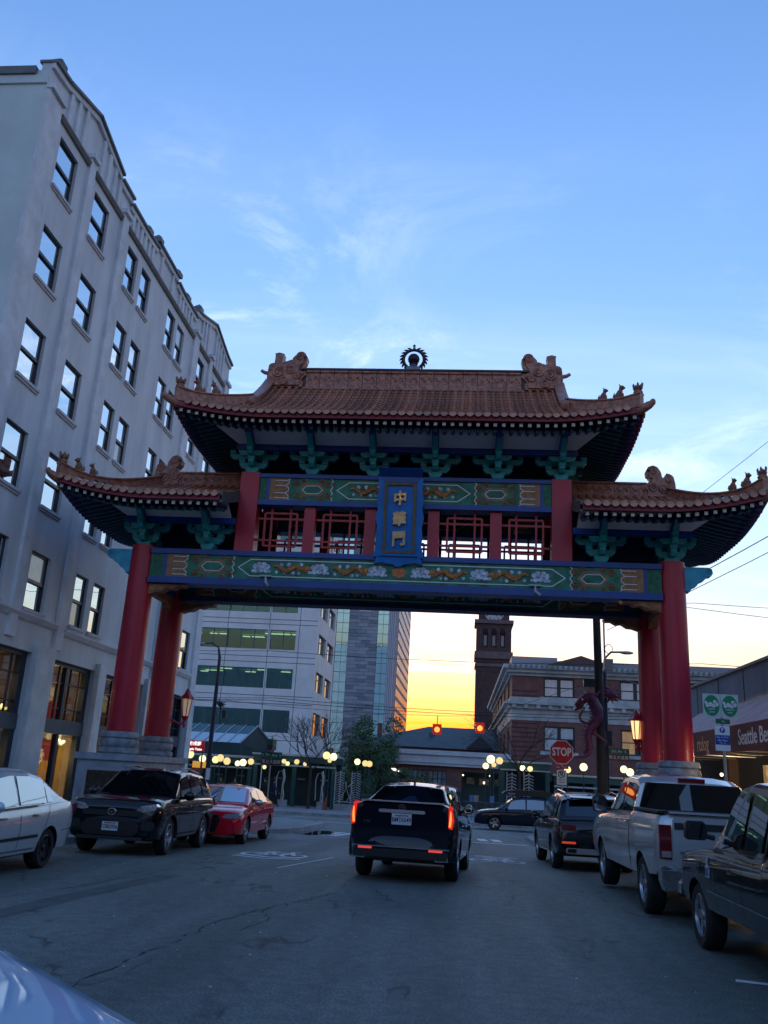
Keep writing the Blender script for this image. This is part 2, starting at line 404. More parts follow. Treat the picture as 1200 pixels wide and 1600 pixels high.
def chevrons(cx, cy, s):
    def draw(b):
        for k in (0, 0.42): strip(b, [(cx-0.85*s, cy-k), (cx+0.1*s, cy-0.35-k), (cx+0.95*s, cy-0.05-k)], 0.16, 0.007)
    marking(draw)
bike(-4.0, 19.9, 0.78); chevrons(-4.05, 19.75, 0.8)
bike(0.95, 22.6, 0.72); chevrons(0.95, 24.6, 0.6)
marking(lambda b: strip(b, [(0.15, 31.7), (2.35, 32.0)], 0.34))
for x in (0.75, 1.25): marking(lambda b: b.face([(x+dx, y, gz(y)+0.006) for dx, y in ((0, 33.2), (0.32, 33.2), (0.22, 34.9), (-0.10, 34.9))]))
marking(lambda b: strip(b, [(-14, 42.6), (-5, 42.9), (5, 43.9), (14, 44.9)], 0.2))
marking(lambda b: strip(b, [(-14, 47.9), (14, 49.2)], 0.16))
for x in (-4.75, -4.3): marking(lambda b: b.face([(x+dx, y, gz(y)+0.006) for dx, y in ((0, 30.2), (0.3, 30.2), (0.75, 33.0), (0.45, 33.0))]))
marking(lambda b: strip(b, [(2.72, 9.7), (3.3, 9.55)], 0.12))
marking(lambda b: strip(b, [(-3.3, 17.0), (-2.75, 20.5)], 0.05))
# light concrete patch and puddle by the left corner
pat = MB(); pat.face([(x, y, gz(y)+0.004) for x, y in ((-5.3, 25.5), (-4.2, 26.2), (-3.5, 29.0), (-3.6, 33.2), (-5.4, 33.6), (-5.5, 30.0))])
kind(pat.build('road_patch', mat('worn concrete patch', (0.20, 0.21, 0.22), 0.75, var=0.35, scale=2.0, detail=8)), 'structure')
pd = MB(); c = (-4.95, 31.6)
pd.face([(c[0]+0.62*math.cos(2*PI*i/20)*(1+0.2*math.sin(3*i)), c[1]+1.9*math.sin(2*PI*i/20)*(1+0.12*math.cos(2*i)), 0) for i in range(20)])
pd.v = [Vector((p.x, p.y, gz(p.y)+0.010)) for p in pd.v]
kind(pd.build('puddle', glass('puddle water', (0.9, 0.92, 0.95), 0.35, 0.01, (0.01, 0.012, 0.014))), 'structure')

TAR = mat('dark crack', (0.035, 0.038, 0.04), 0.8)
def crack(pts, w, seed):
    rr = random.Random(seed); P_ = []
    for i in range(len(pts)-1):
        for k in range(9):
            t = k/9; P_.append((pts[i][0]+(pts[i+1][0]-pts[i][0])*t+rr.gauss(0, 0.03), pts[i][1]+(pts[i+1][1]-pts[i][1])*t+rr.gauss(0, 0.05)))
    P_.append(pts[-1]); b = MB()
    for i in range(len(P_)-1):
        ww = w*rr.uniform(0.15, 1.0)
        if rr.random() < 0.12: continue
        strip(b, [P_[i], P_[i+1]], ww, 0.004)
    kind(b.build('road_crack', TAR), 'structure')
CRACKS = [[(-1.79, 13.99), (-2.12, 13.05), (-2.45, 12.05), (-2.6, 11.6), (-2.8, 10.6), (-2.85, 9.5), (-2.98, 8.5), (-3.02, 7.4), (-3.0, 6.6)], [(-2.45, 12.05), (-2.25, 11.2), (-2.4, 10.3)], [(-1.3, 14.6), (-1.05, 14.1), (-0.9, 13.5)], [(-6.3, 9.6), (-5.6, 11.6), (-5.0, 14.2), (-4.6, 17.4), (-4.2, 21)], [(0.6, 16.2), (0.9, 15.0), (0.7, 13.8)]]
for i, c in enumerate(CRACKS): crack(c, 0.022 if i else 0.028, i)

SEAM = mat('darker resurfaced strip', (0.086, 0.101, 0.094), 0.75, var=0.3, scale=3, detail=8, bump=0.2, bscale=60)
def band(pts, w):
    b = MB(); strip(b, pts, w, 0.003); kind(b.build('road_patch', SEAM), 'structure')
band([(-5.35, 7.0), (-5.15, 10.2), (-4.98, 12.0), (-4.62, 14.5), (-4.35, 17.4)], 0.34)
rl = random.Random(21); lit = MB()
for i in range(150):
    x = rl.uniform(-6.2, 2.6); y = 5+rl.random()**1.5*22; s_ = rl.uniform(0.008, 0.022); z = gz(y)+0.004
    if rl.random() < 0.35: x = rl.choice((-8.25, 4.6))+rl.gauss(0, 0.12)
    a = rl.uniform(0, 3.1); c, d = math.cos(a)*s_, math.sin(a)*s_
    lit.faces([(x-c, y-d, z), (x+d, y-c, z), (x+c, y+d, z), (x-d, y+c, z), (x, y, z+s_*0.8)], [(0, 1, 4), (1, 2, 4), (2, 3, 4), (3, 0, 4)])
kind(lit.build('road_litter', mat('pale grit', (0.45, 0.45, 0.42), 0.8, var=0.4, scale=3)), 'stuff')
# ================================================================ the gate
XC, YF, YB = -1.79, 23.0, 25.85
YC = (YF+YB)/2; HB = 3.33           # centre plane, half depth of the roofs
RED = mat('gate red paint', (0.44, 0.008, 0.034), 0.42, var=0.22, scale=1.8, rvar=0.12, coat=0.08, bump=0.10, bscale=7, stretch=(1, 1, 0.35), detail=8)
RED2 = mat('gate lattice red', (0.46, 0.035, 0.04), 0.5, var=0.1)
MAROON = mat('eave board maroon', (0.24, 0.022, 0.045), 0.55, var=0.2, scale=3)
BLUE = mat('gate blue paint', (0.006, 0.060, 0.27), 0.42, var=0.18, scale=2)
PBLUE = mat('plaque blue', (0.003, 0.17, 0.52), 0.4, var=0.15, scale=2.5)
SKYB = mat('cantilever end light blue', (0.04, 0.42, 0.62), 0.5, var=0.2, scale=4)
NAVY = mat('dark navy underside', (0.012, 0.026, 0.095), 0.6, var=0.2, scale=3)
TEAL = mat('bracket teal', (0.014, 0.32, 0.33), 0.5, var=0.25, scale=3)
GREEN = mat('panel green', (0.020, 0.175, 0.110), 0.55, var=0.5, scale=4, detail=8)
WHITE = mat('painted white line', (0.72, 0.74, 0.72), 0.5)
LCLOUD = mat('painted pale cloud', (0.50, 0.56, 0.70), 0.55, var=0.55, scale=14, detail=3)
ORNG = mat('painted dragon orange', (0.55, 0.19, 0.045), 0.55, var=0.5, scale=16, detail=3)
BRWN = mat('painted scroll brown', (0.32, 0.16, 0.07), 0.55, var=0.3, scale=8)
TAN = mat('painted tan band', (0.33, 0.17, 0.07), 0.55, var=0.3, scale=6)
CREAM = mat('soffit off white', (0.78, 0.74, 0.68), 0.7, var=0.08, scale=1.2)
TIPW = mat('rafter tip cream', (0.62, 0.58, 0.48), 0.6)
GOLD = mat('gilded lettering', (0.95, 0.74, 0.42), 0.22, metal=0.55, var=0.2, scale=9)
OLDGOLD = mat('dull gold frame', (0.16, 0.12, 0.045), 0.5, metal=0.3, var=0.3, scale=9)
TILE = mat('glazed brown roof tile', (0.40, 0.185, 0.115), 0.30, var=0.40, scale=5, objvar=0.24, coat=0.2, bump=0.15, bscale=30)
RIDGE = mat('glazed ridge brown', (0.39, 0.18, 0.12), 0.42, var=0.5, scale=7, bump=0.9, bscale=16)
CARVE = mat('carved corbel brown', (0.34, 0.15, 0.06), 0.55, var=0.4, scale=5, bump=0.8, bscale=11)
STONE = mat('column base granite', (0.25, 0.28, 0.32), 0.6, var=0.4, scale=5, bump=0.35, bscale=25)
STONE2 = mat('pedestal granite', (0.30, 0.33, 0.37), 0.65, var=0.25, scale=3, bump=0.2, bscale=25)
BRONZE = mat('bronze plaque', (0.07, 0.05, 0.04), 0.45, metal=0.6, var=0.4, scale=10)
DARKM = mat('dark bronze finial', (0.03, 0.026, 0.034), 0.4, metal=0.5)
LAMP = glow('downlight lamp', (1.0, 0.86, 0.6), 0.5)

gate = thing('paifang_gate', 'ornate red and blue chinese gate with brown tiled roofs spanning the street', 'gate', (XC, YC, gz(YC)))
def P(mb, name, m, parent=None, **kw): return mb.build(name, m, parent or gate, **kw)
def clamp(v): return max(0.0, min(1.0, v))

# ---- columns, bases, pedestals
for sx in (-1, 1):
    xcol = XC+sx*7.165
    for y in (YF, YB):
        b = MB(); b.lathe([(0.365, 2.42), (0.36, 4.5), (0.345, 7.46)], 28, (xcol, y, 0)); P(b, 'column', RED, smooth=40)
        b = MB(); b.lathe([(0.50, 1.86), (0.535, 1.90), (0.535, 1.99), (0.47, 2.02), (0.50, 2.06), (0.52, 2.14), (0.50, 2.22), (0.46, 2.25), (0.50, 2.28), (0.50, 2.36), (0.47, 2.42), (0.3, 2.425)], 28, (xcol, y, 0)); P(b, 'column_base', STONE, smooth=30)
    x0, x1 = xcol-0.74, xcol+0.74
    ped = MB(); ped.box(x0, x1, 22.28, 26.57, -0.6, 1.70); pd_ = P(ped, 'pedestal', STONE2)
    for (a0, a1, c0, c1, z0, z1) in ((x0-0.06, x1+0.06, 22.22, 26.63, 1.70, 1.86), (x0-0.08, x1+0.08, 22.20, 26.65, -0.6, 0.16)):
        b = MB(); b.box(a0, a1, c0, c1, z0, z1); P(b, 'moulding', STONE2, pd_)
    sf = x1 if sx < 0 else x0                                    # face towards the street
    for y0, y1 in ((22.45, 23.45), (24.0, 24.85), (25.4, 26.4)):
        fr = MB(); o = 0.02*(1 if sx < 0 else -1)
        fr.box(sf-0.01, sf+o*1.2, y0, y1, 0.55, 1.5); pf = P(fr, 'plaque_frame', mat('pale stone frame', (0.34, 0.35, 0.37), 0.7), pd_)
        bq = MB(); bq.box(sf, sf+o*1.7, y0+0.07, y1-0.07, 0.62, 1.43); P(bq, 'plaque', BRONZE, pd_)
    fr = MB(); fr.box(xcol-0.52, xcol+0.52, 22.255, 22.29, 0.35, 1.52); P(fr, 'plaque_frame', MATS['pale stone frame'], pd_)
    bq = MB(); bq.box(xcol-0.43, xcol+0.43, 22.243, 22.27, 0.42, 1.44); P(bq, 'plaque', BRONZE, pd_)

# ---- beams with their trims
XL, XR = XC-7.165, XC+7.165
def beam(y0, y1, xa, xb, z0, z1, t0, t1, tm=None):
    b = MB(); b.box(xa, xb, y0, y1, z0, z1); P(b, 'beam', GREEN)
    b = MB(); b.box(xa-0.012, xb+0.012, y0-0.05, y1+0.05, z1-t1, z1+0.01); P(b, 'beam_trim', tm or BLUE)
    b = MB(); b.box(xa-0.012, xb+0.012, y0-0.05, y1+0.05, z0-0.01, z0+t0); P(b, 'beam_trim', tm or BLUE)
BX0, BX1 = XL+0.30, XR-0.30
beam(YF-0.24, YF+0.24, BX0, BX1, 6.42, 7.36, 0.17, 0.13)
beam(YB-0.24, YB+0.24, BX0, BX1, 6.48, 7.36, 0.11, 0.13, NAVY)  # rear trims in darker navy: the shade there is put into the colour
PX = 4.31
UX0, UX1 = XC-PX+0.27, XC+PX-0.27
beam(YF-0.20, YF+0.20, UX0, UX1, 8.73, 9.62, 0.13, 0.10)
beam(YB-0.20, YB+0.20, UX0, UX1, 8.73, 9.62, 0.13, 0.10)
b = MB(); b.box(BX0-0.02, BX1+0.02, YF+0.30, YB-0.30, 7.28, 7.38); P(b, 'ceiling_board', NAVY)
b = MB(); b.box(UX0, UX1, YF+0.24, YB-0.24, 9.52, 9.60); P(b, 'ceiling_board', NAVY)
# ends of the lower beams between the two rows of columns
for sx in (-1, 1):
    xcol = XC+sx*7.165
    b = MB(); b.box(xcol-0.18, xcol+0.18, YF+0.34, YB-0.34, 6.5, 7.34); P(b, 'tie_beam', BLUE)
    for y in (YF, YB):
        # light blue cantilever end with a scroll
        pts = [(0.30, 6.72), (0.42, 6.68), (0.50, 6.80), (0.60, 6.84), (0.68, 6.95), (0.80, 7.00), (0.88, 7.10), (0.99, 7.12), (1.04, 7.20), (1.02, 7.31), (0.94, 7.35), (0.30, 7.35)]
        b = MB(); b.prism([(xcol+sx*p, z) for p, z in pts], 1, y-0.13, y+0.13); e = P(b, 'cantilever_end', SKYB)
        b = MB()
        for s_ in (-1, 1): b.tube([(xcol+sx*(0.94+0.075*math.cos(a)*(1-a/14)), y+s_*0.135, 7.24+0.075*math.sin(a)*(1-a/14)) for a in [i*0.5 for i in range(22)]], 0.012, 5)
        P(b, 'scroll', SKYB, e)
        # carved corbel inside
        pts = [(0.30, 6.40), (1.35, 6.40), (1.30, 6.33), (1.12, 6.34), (0.98, 6.26), (0.82, 6.28), (0.66, 6.18), (0.52, 6.17), (0.30, 6.10)]
        b = MB(); b.prism([(xcol-sx*p, z) for p, z in pts], 1, y-0.16, y+0.16); cb = P(b, 'corbel', CARVE)
        b = MB(); b.tube([(xcol-sx*p, y-0.165, z) for p, z in ((0.36, 6.18), (0.55, 6.22), (0.72, 6.24), (0.86, 6.32), (1.05, 6.33), (1.25, 6.38))], 0.022, 5); P(b, 'carving', CARVE, cb)
    # big corbel bracket under the tie between the beams, seen from below
    pts = [(YF+0.3, 6.5), (YB-0.3, 6.5), (YB-0.3, 6.1), (YB-0.7, 6.3), (YF+0.7, 6.3), (YF+0.3, 6.1)]
    b = MB(); b.prism(pts, 0, xcol-0.12, xcol+0.12); P(b, 'corbel', CARVE)
for (px, y) in ((-6.25, 23.9), (-6.1, 24.9), (2.55, 23.9), (2.75, 24.9)):
    b = MB(); b.lathe([(0.075, 6.93), (0.075, 7.28)], 14, (px, y, 0)); dl = P(b, 'downlight', mat('downlight can', (0.05, 0.05, 0.055), 0.5))
    b = MB(); b.lathe([(0.062, 6.924), (0.062, 6.934)], 14, (px, y, 0)); P(b, 'lamp', LAMP, dl)
for x in (XC-3.6, XC+3.6):
    b = MB(); b.box(x-0.16, x+0.16, YF-0.33, YF-0.26, 6.66, 6.70); b.tube([(x, YF-0.29, 6.67), (x+0.02, YF-0.30, 6.50)], 0.03, 6); b.tube([(x, YF-0.30, 6.53), (x+0.12, YF-0.45, 6.40)], 0.035, 8); P(b, 'spotlight', mat('pale fitting', (0.45, 0.5, 0.52), 0.5))

# ---- upper posts, lattice
for y in (YF, YB):
    for sx in (-1, 1):
        b = MB(); b.box(XC+sx*PX-0.265, XC+sx*PX+0.265, y-0.25, y+0.25, 7.37, 9.66); P(b, 'post', RED)
    for dx in (-2.56, -0.87, 0.87, 2.56):
        b = MB(); b.box(XC+dx-0.155, XC+dx+0.155, y-0.13, y+0.13, 7.37, 8.73); P(b, 'mullion_post', RED)
    edges = [-PX+0.265, -2.715, -2.405, -1.025, -0.715, 0.715, 1.025, 2.405, 2.715, PX-0.265]
    for i in range(0, 10, 2):
        xa, xb = XC+edges[i], XC+edges[i+1]; za, zb = 7.38, 8.72; w, h = xb-xa, zb-za
        lat = thing_part = MB(); t = 0.028; lw = 0.025
        def hb(u0, u1, v, dy=0.0): lat.box(xa+u0*w, xa+u1*w, y-lw+dy, y+lw+dy, za+v*h-t, za+v*h+t)
        def vb(u, v0, v1, dy=0.0): lat.box(xa+u*w-t, xa+u*w+t, y-lw+dy, y+lw+dy, za+v0*h, za+v1*h)
        vb(0.30, 0, 1, 0.004); vb(0.70, 0, 1, 0.004); hb(0, 1, 0.28); hb(0, 1, 0.74)
        vb(0.16, 0.16, 0.86, -0.006); vb(0.84, 0.16, 0.86, -0.006); hb(0.16, 0.84, 0.16, -0.01); hb(0.16, 0.84, 0.86, -0.01)
        P(lat, 'lattice', RED2)

# ---- painted decoration on the beams (thin relief on the boards)
def ribbon(b, pts, y, w, th=0.012, closed=False):
    pts = [Vector((p[0], p[1])) for p in pts]; n = len(pts)
    for i in range(n if closed else n-1):
        p, q = pts[i], pts[(i+1) % n]; d = q-p
        if d.length < 1e-6: continue
        d.normalize(); nn = Vector((-d.y, d.x))*w/2; p2 = p-d*w*0.3; q2 = q+d*w*0.3
        vs = [(p2+nn), (q2+nn), (q2-nn), (p2-nn)]
        b.prism([(v.x, v.y) for v in vs], 1, y-th-0.0006*(i % 3), y+0.002)
def hexagon(x0, x1, z0, z1, tip):
    zm = (z0+z1)/2; return [(x0, zm), (x0+tip, z0), (x1-tip, z0), (x1, zm), (x1-tip, z1), (x0+tip, z1)]
def cloud(x, z, s, y):
    b = MB()
    for (dx, dz, r) in ((-0.26, 0.07, 0.105), (-0.1, 0.12, 0.12), (0.1, 0.12, 0.125), (0.26, 0.06, 0.10), (-0.2, -0.1, 0.105), (0.0, -0.06, 0.12), (0.2, -0.1, 0.105), (-0.34, -0.13, 0.06), (0.34, -0.14, 0.06)):
        b.lathe([(r*s, y-0.012-0.004*abs(dx)*5), (r*s, y)], 10, (x+dx*s, 0, z+dz*s), 1)
    P(b, 'painted_cloud', LCLOUD)
def dragon(x, z, s, y, flip=1):
    b = MB()
    path = [(x+flip*s*(t-0.5)*1.15, y-0.010, z+s*0.085*math.sin(t*11+0.4)) for t in [i/16 for i in range(17)]]
    b.tube(path, [0.018*s+0.055*s*math.sin(PI*min(1, (i/16)*0.9+0.08)) for i in range(17)], 5)
    hx = x+flip*s*0.56; b.ball((hx, y-0.008, z+0.03*s), 0.085*s, 8, 5, (1.25, 0.3, 1))
    for t, d in ((0.25, -1), (0.45, 1), (0.7, -1), (0.85, 1)): b.tube([(x+flip*s*(t-0.5)*1.15, y-0.01, z), (x+flip*s*(t-0.44)*1.15, y-0.01, z+d*0.15*s)], [0.03*s, 0.012*s], 5)
    o = P(b, 'painted_dragon', ORNG)
    b = MB()
    for (dx, dz, r) in ((-0.45, -0.12, 0.05), (-0.3, 0.13, 0.06), (-0.05, 0.14, 0.07), (0.1, -0.14, 0.06), (0.28, -0.13, 0.05), (0.35, 0.15, 0.06), (-0.2, -0.13, 0.045), (0.62, -0.10, 0.05)):
        b.lathe([(r*s, y-0.008), (r*s, y)], 8, (x+flip*dx*s, 0, z+dz*s), 1)
    P(b, 'painted_wisp', LCLOUD, o)
def scrolls(x, z, s, y):
    for qx in (-1, 1):
        for qz in (-1, 1):
            b = MB()
            for cx, cz, r in ((0.46, 0.16, 0.10), (0.27, 0.27, 0.075)):
                b.tube([(x+qx*s*(cx+r*(1-a/12)*math.cos(a)), y-0.008, z+qz*s*(cz+r*(1-a/12)*math.sin(a))) for a in [k*0.75 for k in range(13)]], 0.024*s, 4)
            P(b, 'painted_scroll', BRWN)
    b = MB(); ribbon(b, hexagon(x-0.36*s, x+0.36*s, z-0.17*s, z+0.17*s, 0.14*s), y, 0.06*s, 0.008, True); P(b, 'painted_border', BRWN)
    b = MB(); ribbon(b, hexagon(x-0.30*s, x+0.30*s, z-0.12*s, z+0.12*s, 0.12*s), y, 0.022, 0.014, True); P(b, 'painted_border', WHITE)
def wavy(x, z0, z1, y):
    b = MB(); n = 16; ribbon(b, [(x+0.03*math.sin(i*1.4), z0+(z1-z0)*i/n) for i in range(n+1)], y, 0.022); P(b, 'painted_border', WHITE)
def comb(x, z0, z1, y, s):
    # white stepped brackets next to the end bands
    b = MB(); zm = (z0+z1)/2; h = z1-z0
    for q in (-1, 1):
        ribbon(b, [(x, zm+q*h*0.40), (x+s*0.30, zm+q*h*0.40), (x+s*0.36, zm+q*h*0.47)], y, 0.022)
        ribbon(b, [(x, zm+q*h*0.17), (x+s*0.26, zm+q*h*0.17), (x+s*0.34, zm+q*h*0.30), (x+s*0.34, zm+q*h*0.40)], y, 0.022)
        ribbon(b, [(x+s*0.26, zm+q*h*0.17), (x+s*0.34, zm+q*h*0.06), (x+s*0.34, zm)], y, 0.022)
    P(b, 'painted_border', WHITE)
def paint_beam(half, z0, z1, y, marks, c0, pieces, s):
    for q in (-1, 1):
        X = lambda d: XC+q*(half-d)
        for d0, d1, m in marks:
            b = MB(); xa, xb = sorted((X(d0), X(d1))); b.box(xa, xb, y-0.008, y+0.01, z0, z1); P(b, 'painted_band', m)
        dm = marks[-1][1]
        b = MB(); xa, xb = sorted((X(dm), X(dm+0.42))); b.box(xa, xb, y-0.005, y+0.01, z0, z1); P(b, 'painted_band', BRWN)
        comb(X(dm+0.02), z0, z1, y-0.005, -q*1.15)
        scrolls(X(dm+0.42+0.66*s/0.95), (z0+z1)/2, s, y)
        wavy(X(c0-0.10), z0, z1, y)
    b = MB(); zm = (z0+z1)/2; hh = (z1-z0)*0.37
    ribbon(b, hexagon(XC-half+c0+0.05, XC+half-c0-0.05, zm-hh, zm+hh, 0.34), y, 0.026, 0.012, True); P(b, 'painted_border', WHITE)
    for kind_, dx in pieces:
        if kind_ == 'c': cloud(XC+dx, zm, (z1-z0)*1.08, y)
        elif kind_ == 'd': dragon(XC+dx, zm, (z1-z0)*1.35, y, 1 if dx < 0 else -1)
        else:
            b = MB(); b.ball((XC+dx, y, zm), 0.15, 10, 6, (1.3, 0.1, 1)); P(b, 'painted_flower', ORNG)
low = [(0.0, 0.36, mat('panel deep green', (0.012, 0.13, 0.065), 0.55, var=0.5, scale=9)), (0.36, 0.46, BLUE), (0.46, 0.62, TAN)]
pcs = [('c', -3.75), ('d', -2.95), ('c', -2.15), ('d', -1.35), ('c', -0.58), ('f', 0), ('c', 0.58), ('d', 1.35), ('c', 2.15), ('d', 2.95), ('c', 3.75)]
paint_beam(6.86, 6.60, 7.22, YF-0.24, low, 2.42, pcs, 1.02)
paint_beam(6.86, 6.60, 7.22, YB-0.24, low, 2.42, pcs, 1.02)
upp = [(0.0, 0.20, MATS['panel deep green']), (0.20, 0.30, BLUE), (0.30, 0.42, TAN)]
paint_beam(4.03, 8.87, 9.51, YF-0.20, upp, 2.14, [('d', -0.98), ('d', 0.98)], 0.95)
paint_beam(4.03, 8.87, 9.51, YB-0.20, upp, 2.14, [('d', -0.98), ('d', 0.98)], 0.95)

# ---- name board with the three characters
pl_o, pl_y = Vector((XC-0.03, 22.66, 7.06)), Vector((0, -0.16, 1)).normalized()
M = frame(pl_o, (1, 0, 0), pl_y)
def L_(b): b.M = M; return b
side = [(-0.58, 0.30), (-0.66, 0.22), (-0.66, 0.36), (-0.60, 0.55), (-0.63, 0.80), (-0.60, 1.05), (-0.655, 1.32), (-0.60, 1.55), (-0.635, 1.80), (-0.59, 2.05), (-0.60, 2.34), (-0.58, 2.44)]
outl = [(-0.58, 0.26), (-0.66, 0.06), (-0.45, 0.10), (-0.30, 0.07), (-0.16, 0.06), (-0.08, 0.0), (0, -0.02), (0.08, 0.0), (0.16, 0.06), (0.30, 0.07), (0.45, 0.10), (0.66, 0.06), (0.58, 0.26)]
full = outl + [(-x, y) for x, y in side[1:]] + [(0.44, 2.52), (0.2, 2.58), (0, 2.62), (-0.2, 2.58), (-0.44, 2.52)] + side[1:][::-1]
b = L_(MB()); b.prism(full, 2, -0.10, 0.0); board = P(b, 'name_board', PBLUE)
b = L_(MB())
for x0, x1, y0, y1 in ((-0.43, -0.36, 0.34, 2.26), (0.36, 0.43, 0.34, 2.26), (-0.36, 0.36, 0.34, 0.41), (-0.36, 0.36, 2.19, 2.26)): b.box(x0, x1, y0, y1, 0.0, 0.045)
P(b, 'board_frame', OLDGOLD, board)
b = L_(MB())        # sloping hood of the board
b.faces([(-0.58, 2.42, 0.0), (0.58, 2.42, 0.0), (0.43, 2.27, 0.02), (-0.43, 2.27, 0.02), (-0.60, 2.62, 0.16), (0.60, 2.62, 0.16), (0.60, 2.68, 0.02), (-0.60, 2.68, 0.02)], [(0, 1, 2, 3), (0, 1, 5, 4), (4, 5, 6, 7), (1, 5, 6), (0, 7, 4)]); P(b, 'board_hood', BLUE, board)
b = L_(MB()); b.prism([(-0.52, 0.27), (0.52, 0.27), (0.44, 0.33), (-0.44, 0.33)], 2, 0.002, 0.05); P(b, 'board_foot', PBLUE, board)
for ch, cy in (('中', 1.84), ('華', 1.28), ('門', 0.74)):
    vs, fs = text_mesh(ch, 0.46, 0.04, bold=0.020)
    if vs:
        mx = [min(v.x for v in vs), max(v.x for v in vs)]; my = [min(v.y for v in vs), max(v.y for v in vs)]
        k = 0.40/max(my[1]-my[0], 1e-3); sh = 0.10
        b = L_(MB()); b.faces([((v.x-(mx[0]+mx[1])/2)*k*0.92, cy+(v.y-(my[0]+my[1])/2)*k+sh*(v.x-(mx[0]+mx[1])/2)*k, 0.035+v.z) for v in vs], fs)
        P(b, 'gilded_character', GOLD, board)

# ---- bracket sets
def bracket_mesh(s=1.0, hgt=0.80):
    b = MB(); k = hgt/0.80
    def arm(half, z0, z1, axis, w):
        c = 0.10
        pr = [(-half, z0+0.09*k), (-half+c, z0), (half-c, z0), (half, z0+0.09*k), (half, z1), (-half, z1)]
        if axis == 'x': b.prism(pr, 1, -w/2, w/2)
        else: b.prism(pr, 0, -w/2, w/2)
    b.prism([(-0.13, 0), (0.13, 0), (0.19, 0.10*k), (0.19, 0.17*k), (-0.19, 0.17*k), (-0.19, 0.10*k)], 1, -0.19, 0.19)
    arm(0.40*s, 0.171*k, 0.34*k, 'x', 0.15); arm(0.42, 0.174*k, 0.337*k, 'y', 0.152)
    for x in (-0.33*s, 0, 0.33*s): b.cbox((x, 0, 0.395*k), (0.17, 0.20, 0.105*k))
    b.cbox((0, -0.34, 0.395*k), (0.19, 0.16, 0.105*k))
    arm(0.70*s, 0.448*k, 0.60*k, 'x', 0.145); arm(0.66, 0.451*k, 0.597*k, 'y', 0.148)
    for x in (-0.62*s, -0.3*s, 0.3*s, 0.62*s): b.cbox((x, 0, 0.655*k), (0.16, 0.20, 0.105*k))
    b.cbox((0, -0.58, 0.655*k), (0.19, 0.16, 0.105*k))
    arm(0.46*s, 0.449*k, 0.598*k, 'x', 0.12)
    # second cross arm further out
    b.prism([(-0.36*s, 0.53*k), (-0.28*s, 0.453*k), (0.28*s, 0.453*k), (0.36*s, 0.53*k), (0.36*s, 0.594*k), (-0.36*s, 0.594*k)], 1, -0.42, -0.30)
    b.cbox((0, -0.30, 0.76*k), (0.15, 0.95, 0.10*k))
    return b
bm_main = bracket_mesh(1.0, 0.80); bm_side = bracket_mesh(0.95, 0.86)
first = {}
def bracket(x, y, z, mb, key, ry=0.0):
    if key not in first:
        o = mb.build('bracket_set', TEAL, gate, local=True); first[key] = o
        o.location = Vector((x, y, z))-OFF[gate.name]; o.rotation_euler = (0, 0, ry)
    else: o = share(first[key], 'bracket_set', gate, (x, y, z), (0, 0, ry))
    return o
MX = [XC-PX+i*(2*PX/5) for i in range(6)]
for x in MX:
    bracket(x, YF, 9.66, bm_main, 'm'); bracket(x, YB, 9.66, bm_main, 'm', PI)
SXs = [7.165, 5.35]
for sx in (-1, 1):
    for d in SXs:
        bracket(XC+sx*d, YF, 7.40, bm_side, 's'); bracket(XC+sx*d, YB, 7.40, bm_side, 's', PI)
    bracket(XC+sx*PX, YC, 9.66, bm_main, 'm', -sx*PI/2*-1); bracket(XC+sx*7.165, YC, 7.40, bm_side, 's', sx*PI/2)
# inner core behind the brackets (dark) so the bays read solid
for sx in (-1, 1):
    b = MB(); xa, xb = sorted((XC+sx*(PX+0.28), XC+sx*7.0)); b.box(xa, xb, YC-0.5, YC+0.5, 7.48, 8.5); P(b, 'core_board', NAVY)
b = MB(); b.box(XC-PX+0.1, XC+PX-0.1, YC-0.5, YC+0.5, 9.62, 10.8); P(b, 'core_board', NAVY)

